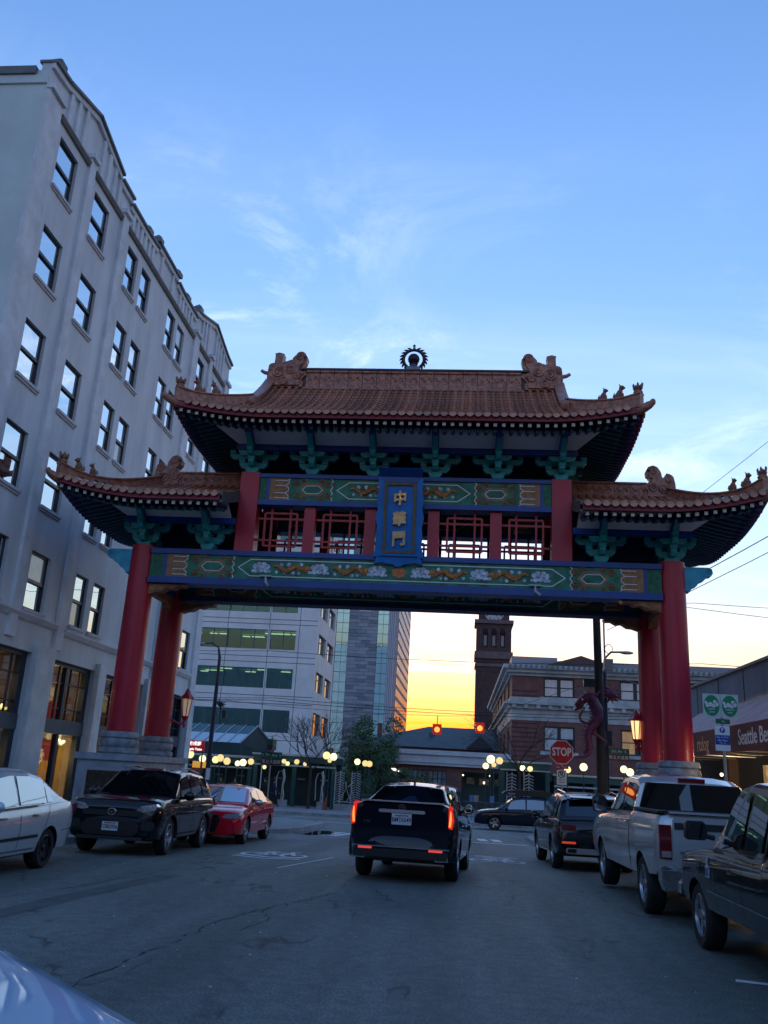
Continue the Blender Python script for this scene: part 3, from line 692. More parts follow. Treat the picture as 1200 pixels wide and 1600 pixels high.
# ---- roofs
SP = 0.222
tile_cache = {}
def roof(cx, A, g, u0, ze, H, lift, sides, inner=None, side_skip=0, rib_x=(), bz=10.40, ridge_x=None):
    """cx,A: centre and half length of the eaves; g: half length of the straight part; sides: which ends have a hip;
       inner: for the wing roofs, the end that dies against the post"""
    def hprof(u): u = clamp(u); return ze+H*(0.66*(1-u)+0.34*(1-u)**2)
    def lf(x, y):
        dx = abs(x-cx); dy = abs(y-YC); s = 1 if x >= cx else -1
        ex = clamp((dx-(A-2.6))/2.6) if s in sides else 0.0; ey = clamp((dy-(HB-2.6))/2.6)
        return lift*(ex*ey)**1.8
    def us(x): return u0+(1-u0)*(abs(x-cx)-g)/(A-g)
    def surf(x, y):
        u = abs(y-YC)/HB; s = 1 if x >= cx else -1; z = hprof(u)
        if s in sides and abs(x-cx) > g: z = min(z, hprof(us(x)))
        return z+lf(x, y)
    xlo = cx-A if -1 in sides else inner; xhi = cx+A if 1 in sides else inner
    # deck: top skin and dark underside
    nx = 40; ny = 28; grid = [[None]*(nx+1) for _ in range(ny+1)]
    for j in range(ny+1):
        for i in range(nx+1):
            x = xlo+(xhi-xlo)*i/nx; y = YC-HB+2*HB*j/ny; grid[j][i] = (x, y, surf(x, y))
    b = MB(); b.sheet(grid); P(b, 'roof_deck', TILE, smooth=50)
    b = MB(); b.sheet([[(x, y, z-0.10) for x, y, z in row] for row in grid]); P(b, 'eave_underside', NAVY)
    # tile rows
    def row_mesh(pts, side_dir):
        # pts from top to eave; half round tiles with a step at each joint, ending in a drip tile
        b = MB(); side = Vector(side_dir)
        tot = 0; seg = []
        for i in range(len(pts)-1):
            p, q = pts[i], pts[i+1]; d = (q-p).normalized(); up = side.cross(d)
            if up.z < 0: up = -up
            sec = [(-1, 0.0), (-1, 0.045), (-0.72, 0.045+0.70), (0, 0.045+1.0), (0.72, 0.045+0.70), (1, 0.045), (1, 0.0)]; n = 6
            def ringp(c, r, lift): return [c+side*(u*r)+up*((v if v <= 0.05 else 0.045+(v-0.045)*r)+lift) for u, v in sec]
            va = ringp(p, 0.052, 0.0); vb = ringp(q, 0.062, 0.008)
            b.faces(va+vb, [(k, k+1, n+2+k, n+1+k) for k in range(n)])
            b.faces([q]+vb, [(0, k+1, k+2) for k in range(n)])
            # trough tiles at either side, each lapping the next
            for s_ in (-1, 1):
                a0 = p+side*s_*0.055+up*0.012; a1 = p+side*s_*SP*0.5+up*-0.004; c0 = q+side*s_*0.055+up*0.034; c1 = q+side*s_*SP*0.5+up*0.018
                b.faces([a0, a1, c1, c0, c1-up*0.03, c0-up*0.03], [(0, 1, 2, 3), (3, 2, 4, 5)])
        e = pts[-1]; d = (pts[-1]-pts[-2]); d.z = 0; d.normalize()
        # drip tile: rounded tongue hanging over the board
        tongue = [(-0.105, 0.035), (-0.095, -0.01), (-0.055, -0.05), (0, -0.068), (0.055, -0.05), (0.095, -0.01), (0.105, 0.035)]
        o1 = [e+side*p+Vector((0, 0, z))+d*0.045 for p, z in tongue]; o0 = [e+side*p+Vector((0, 0, z))+d*0.015 for p, z in tongue]
        m = len(tongue); b.faces(o1+o0, [list(range(m)), [2*m-1-i for i in range(m)]]+[(i, i+1, m+i+1, m+i) for i in range(m-1)])
        b.faces([e+side*0.072*math.cos(2*PI*k/10)+Vector((0, 0, 0.072*math.sin(2*PI*k/10)+0.035))+d*0.03 for k in range(10)], [list(range(10))])
        return b
    def add_row(pts, side_dir, key):
        loc = pts[-1]
        if key is not None and key in tile_cache:
            return share(tile_cache[key], 'tile_row', gate, loc)
        b = row_mesh(pts, side_dir); o = b.build('tile_row', TILE, gate, loc=tuple(loc))
        if key is not None: tile_cache[key] = o
        return o
    n = int((xhi-xlo-0.16)/SP); x0 = (xlo+xhi)/2-(n-1)*SP/2
    raf = []
    for i in range(n):
        x = x0+i*SP; s = 1 if x >= cx else -1
        ut = 0.04
        if s in sides and abs(x-cx) > g: ut = clamp(us(x))
        flat = lf(x, YC-HB) < 1e-5 and ut == 0.04
        k = max(2, int((1-ut)*HB/0.23))
        pts = [Vector((x, YC-HB*(ut+(1.012-ut)*j/k), 0)) for j in range(k+1)]
        for p in pts: p.z = surf(p.x, max(p.y, YC-HB))-(0.012 if p.y < YC-HB else 0)
        if (1-ut)*HB > 0.35: add_row(pts, (1, 0, 0), ('f', round(ze, 2)) if flat else None)
        raf.append((x, YC-HB, surf(x, YC-HB), 0))
    for s in sides:
        ny_ = int((2*HB-0.16)/SP); y0 = YC-(ny_-1)*SP/2
        for j in range(ny_):
            y = y0+j*SP; u = abs(y-YC)/HB
            dt = g if u <= u0 else g+(A-g)*(u-u0)/(1-u0)
            k = max(2, int((A-dt)/0.23))
            if A-dt > 0.35:
                pts = [Vector((cx+s*(dt+(A*1.006-dt)*q/k), y, 0)) for q in range(k+1)]
                for p in pts: p.z = surf(p.x if abs(p.x-cx) < A else cx+s*A, y)
                add_row(pts, (0, 1, 0), None)
            raf.append((cx+s*A, y, surf(cx+s*A, y), -s*PI/2*-1))
    # eave board along the front and hipped ends
    def band(path, z0, z1, name, m, t=0.05):
        b = MB(); k = len(path)
        for i in range(k-1):
            p, q = path[i], path[i+1]; d = (q-p); d.z = 0; d.normalize(); nn = Vector((d.y, -d.x, 0))*t
            vs = [p+Vector((0, 0, z0)), q+Vector((0, 0, z0)), q+Vector((0, 0, z1)), p+Vector((0, 0, z1))]
            b.faces(vs+[v-nn for v in vs], [(0, 1, 2, 3), (4, 7, 6, 5), (0, 4, 5, 1), (3, 2, 6, 7)])
        P(b, name, m)
    fr = [Vector((xlo+(xhi-xlo)*i/40, YC-HB, surf(xlo+(xhi-xlo)*i/40, YC-HB))) for i in range(41)]
    band(fr, -0.155, -0.02, 'eave_board', MAROON)
    bk = [Vector((xlo+(xhi-xlo)*i/20, YC+HB, surf(xlo+(xhi-xlo)*i/20, YC+HB))) for i in range(21)]
    band(bk, -0.155, -0.02, 'eave_board', MAROON)
    for s in sides:
        sd = [Vector((cx+s*A, YC-HB+2*HB*i/30, surf(cx+s*A, YC-HB+2*HB*i/30))) for i in range(31)]
        band(sd if s > 0 else sd[::-1], -0.155, -0.02, 'eave_board', MAROON)
    # flying rafters with pale tips
    if 'raf' not in tile_cache:
        b = MB(); b.faces([(-0.045, 0, -0.27), (0.045, 0, -0.27), (0.045, 0, -0.18), (-0.045, 0, -0.18), (-0.045, 1.0, -0.10), (0.045, 1.0, -0.10), (0.045, 1.0, -0.01), (-0.045, 1.0, -0.01)], [(0, 4, 5, 1), (3, 2, 6, 7), (0, 3, 7, 4), (1, 5, 6, 2)])
        b.cur = 1; b.faces([(-0.045, 0, -0.27), (0.045, 0, -0.27), (0.045, 0, -0.18), (-0.045, 0, -0.18)], [(0, 1, 2, 3)])
        o = b.build('flying_rafter', [NAVY, TIPW], gate, local=True); tile_cache['raf'] = o; o.location = Vector((raf[0][0], raf[0][1]+0.10, raf[0][2]))-OFF[gate.name]; rest = raf[1:]
    else: rest = raf
    for x, y, z, rz in rest:
        if rz == 0: share(tile_cache['raf'], 'flying_rafter', gate, (x, y+0.10, z), (0, 0, 0))
        else: share(tile_cache['raf'], 'flying_rafter', gate, (x-math.copysign(0.10, x-cx), y, z), (0, 0, rz))
    # lower round rafters (one joined part)
    b = MB()
    for x, y, z, rz in raf:
        if rz == 0: p, q = Vector((x, y+0.35, z-0.30)), Vector((x, y+0.98, z-0.14))
        else: s = math.copysign(1, x-cx); p, q = Vector((x-s*0.45, y, z-0.30)), Vector((x-s*1.35, y, z-0.08))
        b.tube([p, q], 0.05, 6)
    kind(P(b, 'lower_rafters', mat('lower rafter blue green', (0.016, 0.09, 0.12), 0.5)), 'stuff')
    # coved soffit: ribs, pale panels, purlin
    xs_ = sorted(rib_x); yt, zt, yb, zb = YF-0.98, bz+0.34, YF-0.42, bz+0.02
    ends = [xlo+0.9 if -1 in sides else inner+0.02] + list(xs_) + [xhi-0.9 if 1 in sides else inner-0.02]
    for i in range(len(ends)-1):
        xa, xb = ends[i]+0.09, ends[i+1]-0.09
        if xb-xa < 0.15: continue
        ta = 0.0; tb = 0.0
        if i == 0 and -1 in sides: ta = 0.55
        if i == len(ends)-2 and 1 in sides: tb = 0.55
        for back in (0, 1):
            fy = (lambda y: y) if not back else (lambda y: 2*YC-y)
            b = MB(); b.faces([(xa, fy(yt), zt), (xb, fy(yt), zt), (xb-tb, fy(yb), zb), (xa+ta, fy(yb), zb), (xa, fy(yt)+0, zt+0.03), (xb, fy(yt), zt+0.03), (xb-tb, fy(yb), zb+0.03), (xa+ta, fy(yb), zb+0.03)], [(0, 1, 2, 3), (4, 7, 6, 5), (0, 4, 5, 1), (2, 6, 7, 3), (1, 5, 6, 2), (0, 3, 7, 4)])
            P(b, 'soffit_panel', CREAM)
    for x in xs_:
        b = MB(); b.prism([(yt-0.30, zt+0.14), (yb, zb+0.06), (yb+0.16, zb+0.05), (yb+0.16, zb-0.06), (yb-0.04, zb-0.07), (yt-0.30, zt-0.08)], 0, x-0.088, x+0.088); P(b, 'rib', BLUE)
        b = MB(); b.prism([(yt-0.06, zt-0.12), (yb+0.1, zb-0.07), (yb+0.1, zb-0.30), (yb-0.12, zb-0.26), (yt+0.06, zt-0.26)], 0, x-0.07, x+0.07); P(b, 'bracket_nose', TEAL)
    for y in (YF-0.32, YB+0.32):
        b = MB(); b.box(ends[0]+0.6 if -1 in sides else ends[0], ends[-1]-0.6 if 1 in sides else ends[-1], y-0.09, y+0.09, bz-0.13, bz+0.04); P(b, 'purlin', BLUE)
    return surf, xlo, xhi
MZ, MH = 10.80, 2.25
surf_m, _, _ = roof(XC, 6.24, 4.40, 0.52, MZ, MH, 0.34, (-1, 1), rib_x=MX, bz=10.42)
wings = []
for sx in (-1, 1):
    cxw = XC+sx*5.2; A = 3.98
    wings.append(roof(cxw, A, 2.25, 0.0, 8.46, 1.28, 0.44, (sx,), inner=XC+sx*(PX+0.26), rib_x=[XC+sx*7.165, XC+sx*5.35], bz=8.22))
# gable boards of the main roof
for sx in (-1, 1):
    x = XC+sx*4.40; n = 14; pts = []
    zb = min(surf_m(x+sx*0.02, YC+HB*0.5), 12.0)-0.05
    top = [(YC-HB*0.53+2*HB*0.53*i/n, surf_m(x-sx*0.01, YC-HB*0.53+2*HB*0.53*i/n)) for i in range(n+1)]
    b = MB(); b.prism([(top[0][0], zb-0.3)]+top+[(top[-1][0], zb-0.3)], 0, x-0.03, x+0.03); P(b, 'gable_board', MAROON)

# ---- ridges
def ridge_wall(path, h, w, name='ridge', n_pan=0):
    b = MB(); k = len(path)
    for i in range(k-1):
        p, q = path[i], path[i+1]; d = (q-p); d.z = 0; d.normalize(); nn = Vector((-d.y, d.x, 0))
        sec = [(-w/2, -0.10), (-w/2, h*0.12), (-w*0.36, h*0.16), (-w*0.36, h*0.80), (-w/2, h*0.84), (-w/2, h*0.94), (-w*0.25, h), (w*0.25, h), (w/2, h*0.94), (w/2, h*0.84), (w*0.36, h*0.80), (w*0.36, h*0.16), (w/2, h*0.12), (w/2, -0.10)]
        m = len(sec); vs = [p+nn*a+Vector((0, 0, z)) for a, z in sec]+[q+nn*a+Vector((0, 0, z)) for a, z in sec]
        fs = [(j, (j+1) % m, m+(j+1) % m, m+j) for j in range(m)]
        if i == 0: fs.append(list(range(m))[::-1])
        if i == k-2: fs.append([m+j for j in range(m)])
        b.faces(vs, fs)
    return P(b, name, RIDGE)
zr = surf_m(XC, YC)-0.02
# main ridge of separate blocks with joints
nb = 15; x0, x1 = XC-3.30, XC+3.30
for i in range(nb):
    a = x0+(x1-x0)*i/nb+0.008; c = x0+(x1-x0)*(i+1)/nb-0.008
    o = ridge_wall([Vector((a, YC, zr)), Vector((c, YC, zr))], 0.56, 0.36, 'ridge_block')
    b = MB(); xm = (a+c)/2
    for q in (-1, 1): b.tube([(xm+q*(0.03+0.14*t), YC-0.135, zr+0.27+0.06*math.sin(t*5)*q) for t in [j/6 for j in range(7)]], 0.018, 4)
    P(b, 'carving', RIDGE, o)
b = MB(); b.box(x0-0.2, x1+0.2, YC-0.08, YC+0.08, zr-0.05, zr+0.53); b.box(x0-0.2, x1+0.2, YC-0.2, YC+0.2, zr+0.545, zr+0.60); P(b, 'ridge_core', mat('ridge cap dark', (0.07, 0.035, 0.03), 0.5))
def hip(path_fn, n=12): return [path_fn(i/n) for i in range(n+1)]
BEAST = mat('glazed beast ochre', (0.25, 0.10, 0.05), 0.4, var=0.4, scale=12, bump=0.5, bscale=30)
def beast_mesh(kindn):
    b = MB()
    if kindn == 'crest':       # crown like rider at the end
        b.lathe([(0.11, 0), (0.13, 0.05), (0.09, 0.12), (0.12, 0.17)], 8)
        for a in range(5): t = 2*PI*a/5; b.tube([(0.09*math.cos(t), 0.07*math.sin(t), 0.13), (0.13*math.cos(t), 0.08*math.sin(t), 0.27), (0.11*math.cos(t), 0.08*math.sin(t), 0.31)], [0.04, 0.03, 0.01], 5)
        b.ball((0, 0, 0.22), 0.06, 6, 5)
    else:
        s = 1.0 if kindn == 'lion' else 0.86
        b.tube([(-0.05*s, 0, 0), (-0.04*s, 0, 0.10*s), (0.0, 0, 0.20*s), (0.03*s, 0, 0.27*s)], [0.105*s, 0.11*s, 0.08*s, 0.05*s], 7)
        b.ball((0.055*s, 0, 0.31*s), 0.068*s, 7, 5, (1.15, 1, 1))
        b.tube([(0.06*s, 0, 0.30*s), (0.15*s, 0, 0.285*s)], [0.045*s, 0.025*s], 5)
        for q in (-1, 1):
            b.tube([(0.06*s, q*0.05*s, 0), (0.05*s, q*0.05*s, 0.17*s)], 0.03*s, 5)
            b.tube([(0.03*s, q*0.04*s, 0.35*s), (0.02*s, q*0.06*s, 0.41*s)], [0.025*s, 0.008*s], 4)
        b.tube([(-0.12*s, 0, 0.03), (-0.19*s, 0, 0.12*s), (-0.16*s, 0, 0.22*s)], [0.035*s, 0.03*s, 0.012*s], 5)
    return b
beasts = {}
def beast(kindn, p, ang):
    if kindn not in beasts:
        o = beast_mesh(kindn).build('ridge_beast', BEAST, gate, local=True, smooth=50); o.location = p-OFF[gate.name]; o.rotation_euler = (0, 0, ang); beasts[kindn] = o
    else: share(beasts[kindn], 'ridge_beast', gate, p, (0, 0, ang))
def hip_ridge(x0, y0, x1, y1, surf, h, w, sgnx):
    path = [Vector((x0+(x1-x0)*i/12, y0+(y1-y0)*i/12, 0)) for i in range(13)]
    for p in path: p.z = surf(p.x, p.y)+0.02
    for i, p in enumerate(path[-4:]): p.z += 0.035*(i/3)**1.6
    ridge_wall(path, h, w, 'hip_ridge')
    e = path[-1]; d = (path[-1]-path[-2]); d.z = 0; d.normalize()
    ang = math.atan2(d.y, d.x)
    for kn, t in (('crest', 0.10), ('lion', 0.62), ('hound', 1.10)):
        p = e-d*t; q = min(path, key=lambda v: (v-p).length); p.z = q.z+h-0.02; beast(kn, p, ang)
    # upturned beam end under the corner
    b = MB(); b.tube([e-d*0.5+Vector((0, 0, -0.20)), e+Vector((0, 0, -0.14)), e+d*0.20+Vector((0, 0, -0.07)), e+d*0.34+Vector((0, 0, -0.02))], [0.10, 0.12, 0.11, 0.06], 8)
    b.ball(e+d*0.30+Vector((0, 0, 0.0)), 0.075, 8, 6); P(b, 'corner_beam_end', RIDGE, smooth=50)
for sx in (-1, 1):
    for sy in (-1, 1):
        # sloping verge ridges of the main roof
        path = [Vector((XC+sx*(4.42-0.05*t), YC+sy*HB*(0.03+0.57*t), 0)) for t in [i/10 for i in range(11)]]
        for p in path: p.z = surf_m(XC+sx*4.3, p.y)-0.02
        ridge_wall(path, 0.36, 0.30, 'verge_ridge')
        e = path[-1]; b = MB(); b.lathe([(0.0, -0.10), (0.15, -0.09), (0.16, 0.09), (0.0, 0.10)], 12, (e.x, e.y+sy*0.05, e.z+0.14), 0); P(b, 'verge_end', RIDGE, smooth=40)
        hip_ridge(XC+sx*4.45, YC+sy*HB*0.56, XC+sx*6.18, YC+sy*(HB-0.04), surf_m, 0.34, 0.26, sx)
    sw = wings[0 if sx < 0 else 1][0]
    zw = sw(XC+sx*6.0, YC)-0.02
    for i in range(5):
        a, c = sorted((XC+sx*(PX+0.28+i*0.46+0.006), XC+sx*(PX+0.28+(i+1)*0.46-0.006)))
        o = ridge_wall([Vector((a, YC, zw)), Vector((c, YC, zw))], 0.46, 0.30, 'ridge_block')
        b = MB(); xm = (a+c)/2
        for q in (-1, 1): b.tube([(xm+q*(0.03+0.14*t), YC-0.115, zw+0.22+0.05*math.sin(t*5)*q) for t in [j/6 for j in range(7)]], 0.016, 4)
        P(b, 'carving', RIDGE, o)
    b = MB(); xa, xb = sorted((XC+sx*(PX+0.27), XC+sx*7.5)); b.box(xa, xb, YC-0.09, YC+0.09, zw-0.05, zw+0.44); P(b, 'ridge_core', MATS['ridge cap dark'])
    for sy in (-1, 1): hip_ridge(XC+sx*7.45, YC+sy*0.02, XC+sx*9.12, YC+sy*(HB-0.04), sw, 0.34, 0.26, sx)
    # inner verge board closing the wing roof against the post
    b = MB(); xv = XC+sx*(PX+0.29); n = 12
    top = [(YC-HB+2*HB*i/n, sw(xv+sx*0.02, YC-HB+2*HB*i/n)+0.09) for i in range(n+1)]; bot = [(y, z-0.30) for y, z in top[::-1]]
    b.prism(top+bot, 0, xv-0.02, xv+0.04); P(b, 'verge_board', mat('grey green verge', (0.09, 0.12, 0.12), 0.6))
# dragons at the ridge ends
Z0 = zr
def sil(pts, k, x, z, sx): return [(x+sx*p*k, z+q*k) for p, q in pts]
D1 = [(-0.02, 0.0), (-0.03, 0.35), (0.0, 0.62), (0.06, 0.69), (0.15, 0.71), (0.16, 0.93), (0.14, 0.99), (0.26, 1.02), (0.40, 0.98), (0.38, 0.90), (0.37, 0.72), (0.52, 0.77), (0.60, 0.81), (0.69, 0.79), (0.70, 0.90), (0.77, 0.99), (0.88, 1.02), (0.99, 0.98), (1.06, 0.87), (1.03, 0.74), (0.94, 0.60), (0.90, 0.46), (1.02, 0.47), (1.08, 0.38), (0.98, 0.30), (0.92, 0.22), (0.98, 0.12), (0.95, 0.0)]
D2 = [(0.0, 0.0), (0.02, 0.42), (0.06, 0.62), (0.16, 0.72), (0.26, 0.74), (0.30, 0.66), (0.36, 0.60), (0.40, 0.66), (0.42, 0.80), (0.50, 0.92), (0.64, 0.97), (0.76, 0.92), (0.82, 0.80), (0.80, 0.66), (0.70, 0.60), (0.74, 0.48), (0.84, 0.40), (0.95, 0.36), (0.97, 0.26), (0.86, 0.20), (0.86, 0.0)]
def ridge_dragon(pts, k, x, z, dirx, deep, eye):
    s = sil(pts, k, x, z, dirx); b = MB(); b.prism(s, 1, YC-deep*0.72, YC+deep*0.72)
    inn = [((p[0]-0.5)*0.86+0.48, (p[1]-0.45)*0.88+0.43) for p in pts]; b.prism(sil(inn, k, x, z, dirx), 1, YC-deep, YC+deep)
    o = P(b, 'ridge_dragon', RIDGE)
    def curl(cx, cz, r, a0, turns=1.6, th=0.035):
      for f in (-1, 1):
        b = MB(); b.tube([(x+dirx*k*(cx+r*(1-t*0.75)*math.cos(a0+t*turns*2*PI)), YC+f*(deep+0.005), z+k*(cz+r*(1-t*0.75)*math.sin(a0+t*turns*2*PI))) for t in [i/18 for i in range(19)]], th*k, 5); P(b, 'carving', RIDGE, o, smooth=50)
    for e in eye: curl(*e)
e1 = [(0.87, 0.88, 0.13, 0.0), (0.30, 0.40, 0.17, 1.0), (0.62, 0.50, 0.14, 2.5), (0.80, 0.30, 0.11, 0.4), (0.12, 0.55, 0.09, 2.0), (0.45, 0.18, 0.13, 3.0)]
e2 = [(0.63, 0.80, 0.13, 0.0), (0.20, 0.55, 0.12, 1.0), (0.35, 0.28, 0.17, 2.5), (0.66, 0.28, 0.13, 0.4)]
for sx in (-1, 1):
    ridge_dragon(D1, 1.14, XC+sx*4.50, zr-0.02, -sx, 0.20, e1)
    zw = wings[0][0](XC-6.0, YC)-0.02
    ridge_dragon(D2, 1.02, XC+sx*7.72, zw-0.02, -sx, 0.17, e2)
    b = MB(); b.tube([(XC+sx*4.5, YC, zr+0.48), (XC+sx*4.66, YC, zr+0.52), (XC+sx*4.76, YC, zr+0.58)], [0.07, 0.06, 0.05], 7); P(b, 'dragon_horn', RIDGE, smooth=50)
# flaming pearl on the ridge
zt = zr+0.60
fb = MB(); fb.box(XC-0.21, XC+0.21, YC-0.18, YC+0.18, zt-0.01, zt+0.10); fin = P(fb, 'finial_base', STONE)
b = MB(); b.ball((XC, YC, zt+0.42), 0.185, 16, 10); P(b, 'finial_pearl', DARKM, fin, smooth=60)
b = MB(); b.tube([(XC+0.315*math.cos(a), YC, zt+0.42+0.315*math.sin(a)) for a in [2*PI*i/32 for i in range(32)]], 0.045, 8, closed=True)
for i in range(19):
    a = R(-60+300*i/18) ; r0, r1 = 0.33, 0.45; t = a+(0.22 if i > 9 else -0.22 if i < 9 else 0)
    b.tube([(XC+r0*math.cos(a), YC, zt+0.42+r0*math.sin(a)), (XC+0.40*math.cos((a+t)/2), YC, zt+0.42+0.40*math.sin((a+t)/2)), (XC+r1*math.cos(t), YC, zt+0.42+r1*math.sin(t))], [0.05, 0.035, 0.006], 5)
P(b, 'finial_flames', DARKM, fin, smooth=50)
b = MB(); b.lathe([(0.13, zt+0.10), (0.15, zt+0.16), (0.10, zt+0.22), (0.14, zt+0.25), (0.05, zt+0.28)], 12, (XC, YC, 0)); P(b, 'finial_lotus', mat('finial lotus blue', (0.10, 0.14, 0.24), 0.5), fin, smooth=40)
b = MB(); b.lathe([(0.03, zt+0.74), (0.045, zt+0.80), (0.03, zt+0.84), (0.05, zt+0.89), (0.0, zt+0.95)], 10, (XC, YC, 0)); P(b, 'finial_tip', TEAL, fin, smooth=40)
# red lanterns on the inner faces of the rear columns
for sx in (-1, 1):
    x = XC+sx*(7.165-(0.78 if sx < 0 else 0.46)); y = YB+0.05
    ln = thing('wall_lantern', 'red framed pagoda lantern with pale glass beside the %s gate columns' % ('grey stucco building\'s' if sx < 0 else 'awning shop\'s'), 'lantern', (x, y, 2.85))
    b = MB(); b.tube([(x+sx*(0.46 if sx < 0 else 0.14), y, 2.95), (x+sx*0.1, y, 2.80), (x, y, 2.92), (x, y, 3.05)], 0.03, 6); b.lathe([(0.02, 2.72), (0.05, 2.80), (0.03, 2.9), (0.09, 3.0), (0.12, 3.05)], 8, (x, y, 0)); b.build('bracket', RED, ln)
    b = MB(); b.lathe([(0.095, 3.06), (0.155, 3.55)], 6, (x, y, 0)); b.build('glass', mat('lantern glass', (0.7, 0.66, 0.55), 0.3, emit=(1.0, 0.75, 0.4), estr=0.012) if sx < 0 else mat('lit lantern glass', (0.7, 0.62, 0.4), 0.3, emit=(1.0, 0.70, 0.28), estr=0.085), ln)
    b = MB()
    for i in range(6): a = 2*PI*i/6; b.tube([(x+0.098*math.cos(a), y+0.098*math.sin(a), 3.05), (x+0.16*math.cos(a), y+0.16*math.sin(a), 3.56)], 0.014, 4)
    b.build('frame', RED, ln)
    b = MB(); b.lathe([(0.24, 3.55), (0.22, 3.59), (0.10, 3.70), (0.06, 3.80), (0.02, 3.86)], 6, (x, y, 0)); b.build('cap', RED, ln)
# ================================================================ grey stucco building on the left
STUC = mat('grey stucco', (0.66, 0.72, 0.75), 0.85, var=0.13, scale=1.2, bump=0.22, bscale=14, detail=10, stretch=(1, 1, 0.3))
STUC2 = mat('grey stucco trim', (0.69, 0.75, 0.78), 0.8, var=0.15, scale=1.5, bump=0.12, bscale=22)
SIDEW = mat('side wall grey green paint', (0.60, 0.74, 0.72), 0.85, var=0.10, scale=0.6, bump=0.15, bscale=18)
DKTRIM = mat('dark green grey coping', (0.15, 0.175, 0.175), 0.6, var=0.2, scale=2)
FRAMEN = mat('window frame near black', (0.012, 0.018, 0.025), 0.4)
SILL = mat('pale sill', (0.55, 0.57, 0.60), 0.7, var=0.15, scale=3)
WGL = glass('hotel window glass', (0.86, 0.92, 0.96), 0.74, 0.02, (0.01, 0.014, 0.018), wav=0.06)
SHOPF = mat('shopfront dark blue frame', (0.014, 0.025, 0.042), 0.45)
SHOPB = mat('shopfront band grey', (0.08, 0.10, 0.12), 0.55, var=0.15, scale=2)
CLR = clear_glass('shop glass', (0.80, 0.82, 0.80), 0.10)
FX = -12.0
left = thing('stucco_building', 'tall grey stucco building with dark sash windows left of the gate', 'building', (FX-6, 28.8, gz(28.8)))
def wall_with_holes(b, plane, us, vs, holes, depth, axis):
    """wall on a plane: axis 'x' -> x=plane, u=y; axis 'y' -> y=plane, u=x. depth signed, into the wall"""
    U = sorted(set(us+[h[0] for h in holes]+[h[1] for h in holes])); V = sorted(set(vs+[h[2] for h in holes]+[h[3] for h in holes]))
    U = [u for u in U if us[0] <= u <= us[-1]]; V = [v for v in V if vs[0] <= v <= vs[-1]]
    def pt(u, v, d=0.0): return (plane+d, u, v) if axis == 'x' else (u, plane+d, v)
    for i in range(len(U)-1):
        for j in range(len(V)-1):
            cu, cv = (U[i]+U[i+1])/2, (V[j]+V[j+1])/2
            if any(h[0] < cu < h[1] and h[2] < cv < h[3] for h in holes): continue
            b.face([pt(U[i], V[j]), pt(U[i+1], V[j]), pt(U[i+1], V[j+1]), pt(U[i], V[j+1])])
    for u0, u1, v0, v1 in [h[:4] for h in holes]:
        for p, q in (((u0, v0), (u1, v0)), ((u1, v0), (u1, v1)), ((u1, v1), (u0, v1)), ((u0, v1), (u0, v0))):
            b.face([pt(*p), pt(*q), pt(*q, depth), pt(*p, depth)])
    return b
Y0, Y1, ZT = 19.0, 38.7, 20.2
SILLS = [17.27, 14.34, 11.41, 8.48, 5.55]; WH = 1.62
COLS = [(20.10, 21.28), (22.58, 23.74), (25.50, 26.44), (26.86, 27.78), (29.80, 30.72), (31.02, 31.92), (33.80, 34.92), (36.28, 37.44)]
BAYS = [(19.95, 23.55), (24.70, 27.92), (28.56, 32.55), (33.65, 37.95)]
holes = [(y0, y1, s, s+WH) for s in SILLS for y0, y1 in COLS] + [(y0, y1, -0.5, 4.45) for y0, y1 in BAYS]
b = MB(); wall_with_holes(b, FX, [Y0, Y1], [-1.0, ZT], holes, -0.20, 'x'); b.build('street_wall', STUC, left)
b = MB(); b.face([(FX, Y0, -1), (-45, Y0, -1), (-45, Y0, ZT), (FX, Y0, ZT)]); b.build('side_wall', SIDEW, left)
b = MB(); b.face([(FX, Y1, -1), (-45, Y1, -1), (-45, Y1, ZT), (FX, Y1, ZT)]); b.build('side_wall', STUC, left)
b = MB(); b.face([(FX, Y0, ZT-0.6), (FX, Y1, ZT-0.6), (-45, Y1, ZT-0.6), (-45, Y0, ZT-0.6)]); b.build('roof', mat('flat roof', (0.1, 0.1, 0.1), 0.9), left)
# pilasters
for a, c in ((18.985, 19.76), (21.86, 22.24), (24.62, 25.10), (33.0, 33.66), (35.35, 35.75), (37.98, 38.7)):
    b = MB(); b.box(FX-0.02, FX+0.10, a, c, 4.7 if a > 19 else -0.6, 19.55); b.build('pilaster', STUC2, left)
    b = MB(); b.box(FX-0.02, FX+0.20, a-0.03, c+0.03, 19.552, 19.70); b.build('pilaster_cap', STUC2, left)
for a, c in ((23.56, 24.69), (27.93, 28.55), (32.56, 33.64), (37.96, 38.7)):
    b = MB(); b.box(FX-0.02, FX+0.16, a+0.02, c-0.02, -0.6, 4.69); b.build('shop_pier', STUC2, left)
# string courses
for a, c, z in ((19.78, 24.6, 5.37), (25.12, 32.98, 5.30), (33.68, 37.96, 5.37)):
    b = MB(); b.prism([(FX-0.01, z-0.16), (FX+0.08, z-0.12), (FX+0.17, z), (FX+0.17, z+0.05), (FX-0.01, z+0.08)], 1, a, c); b.build('string_course', STUC2, left)
# hoods over the top storey windows
for a, c in ((19.80, 21.84), (22.28, 24.58), (25.14, 32.96), (33.70, 35.30), (35.80, 37.90)):
    b = MB(); b.prism([(FX-0.01, 19.22), (FX+0.07, 19.24), (FX+0.13, 19.33), (FX+0.13, 19.38), (FX-0.01, 19.41)], 1, a, c); b.build('window_hood', DKTRIM, left)
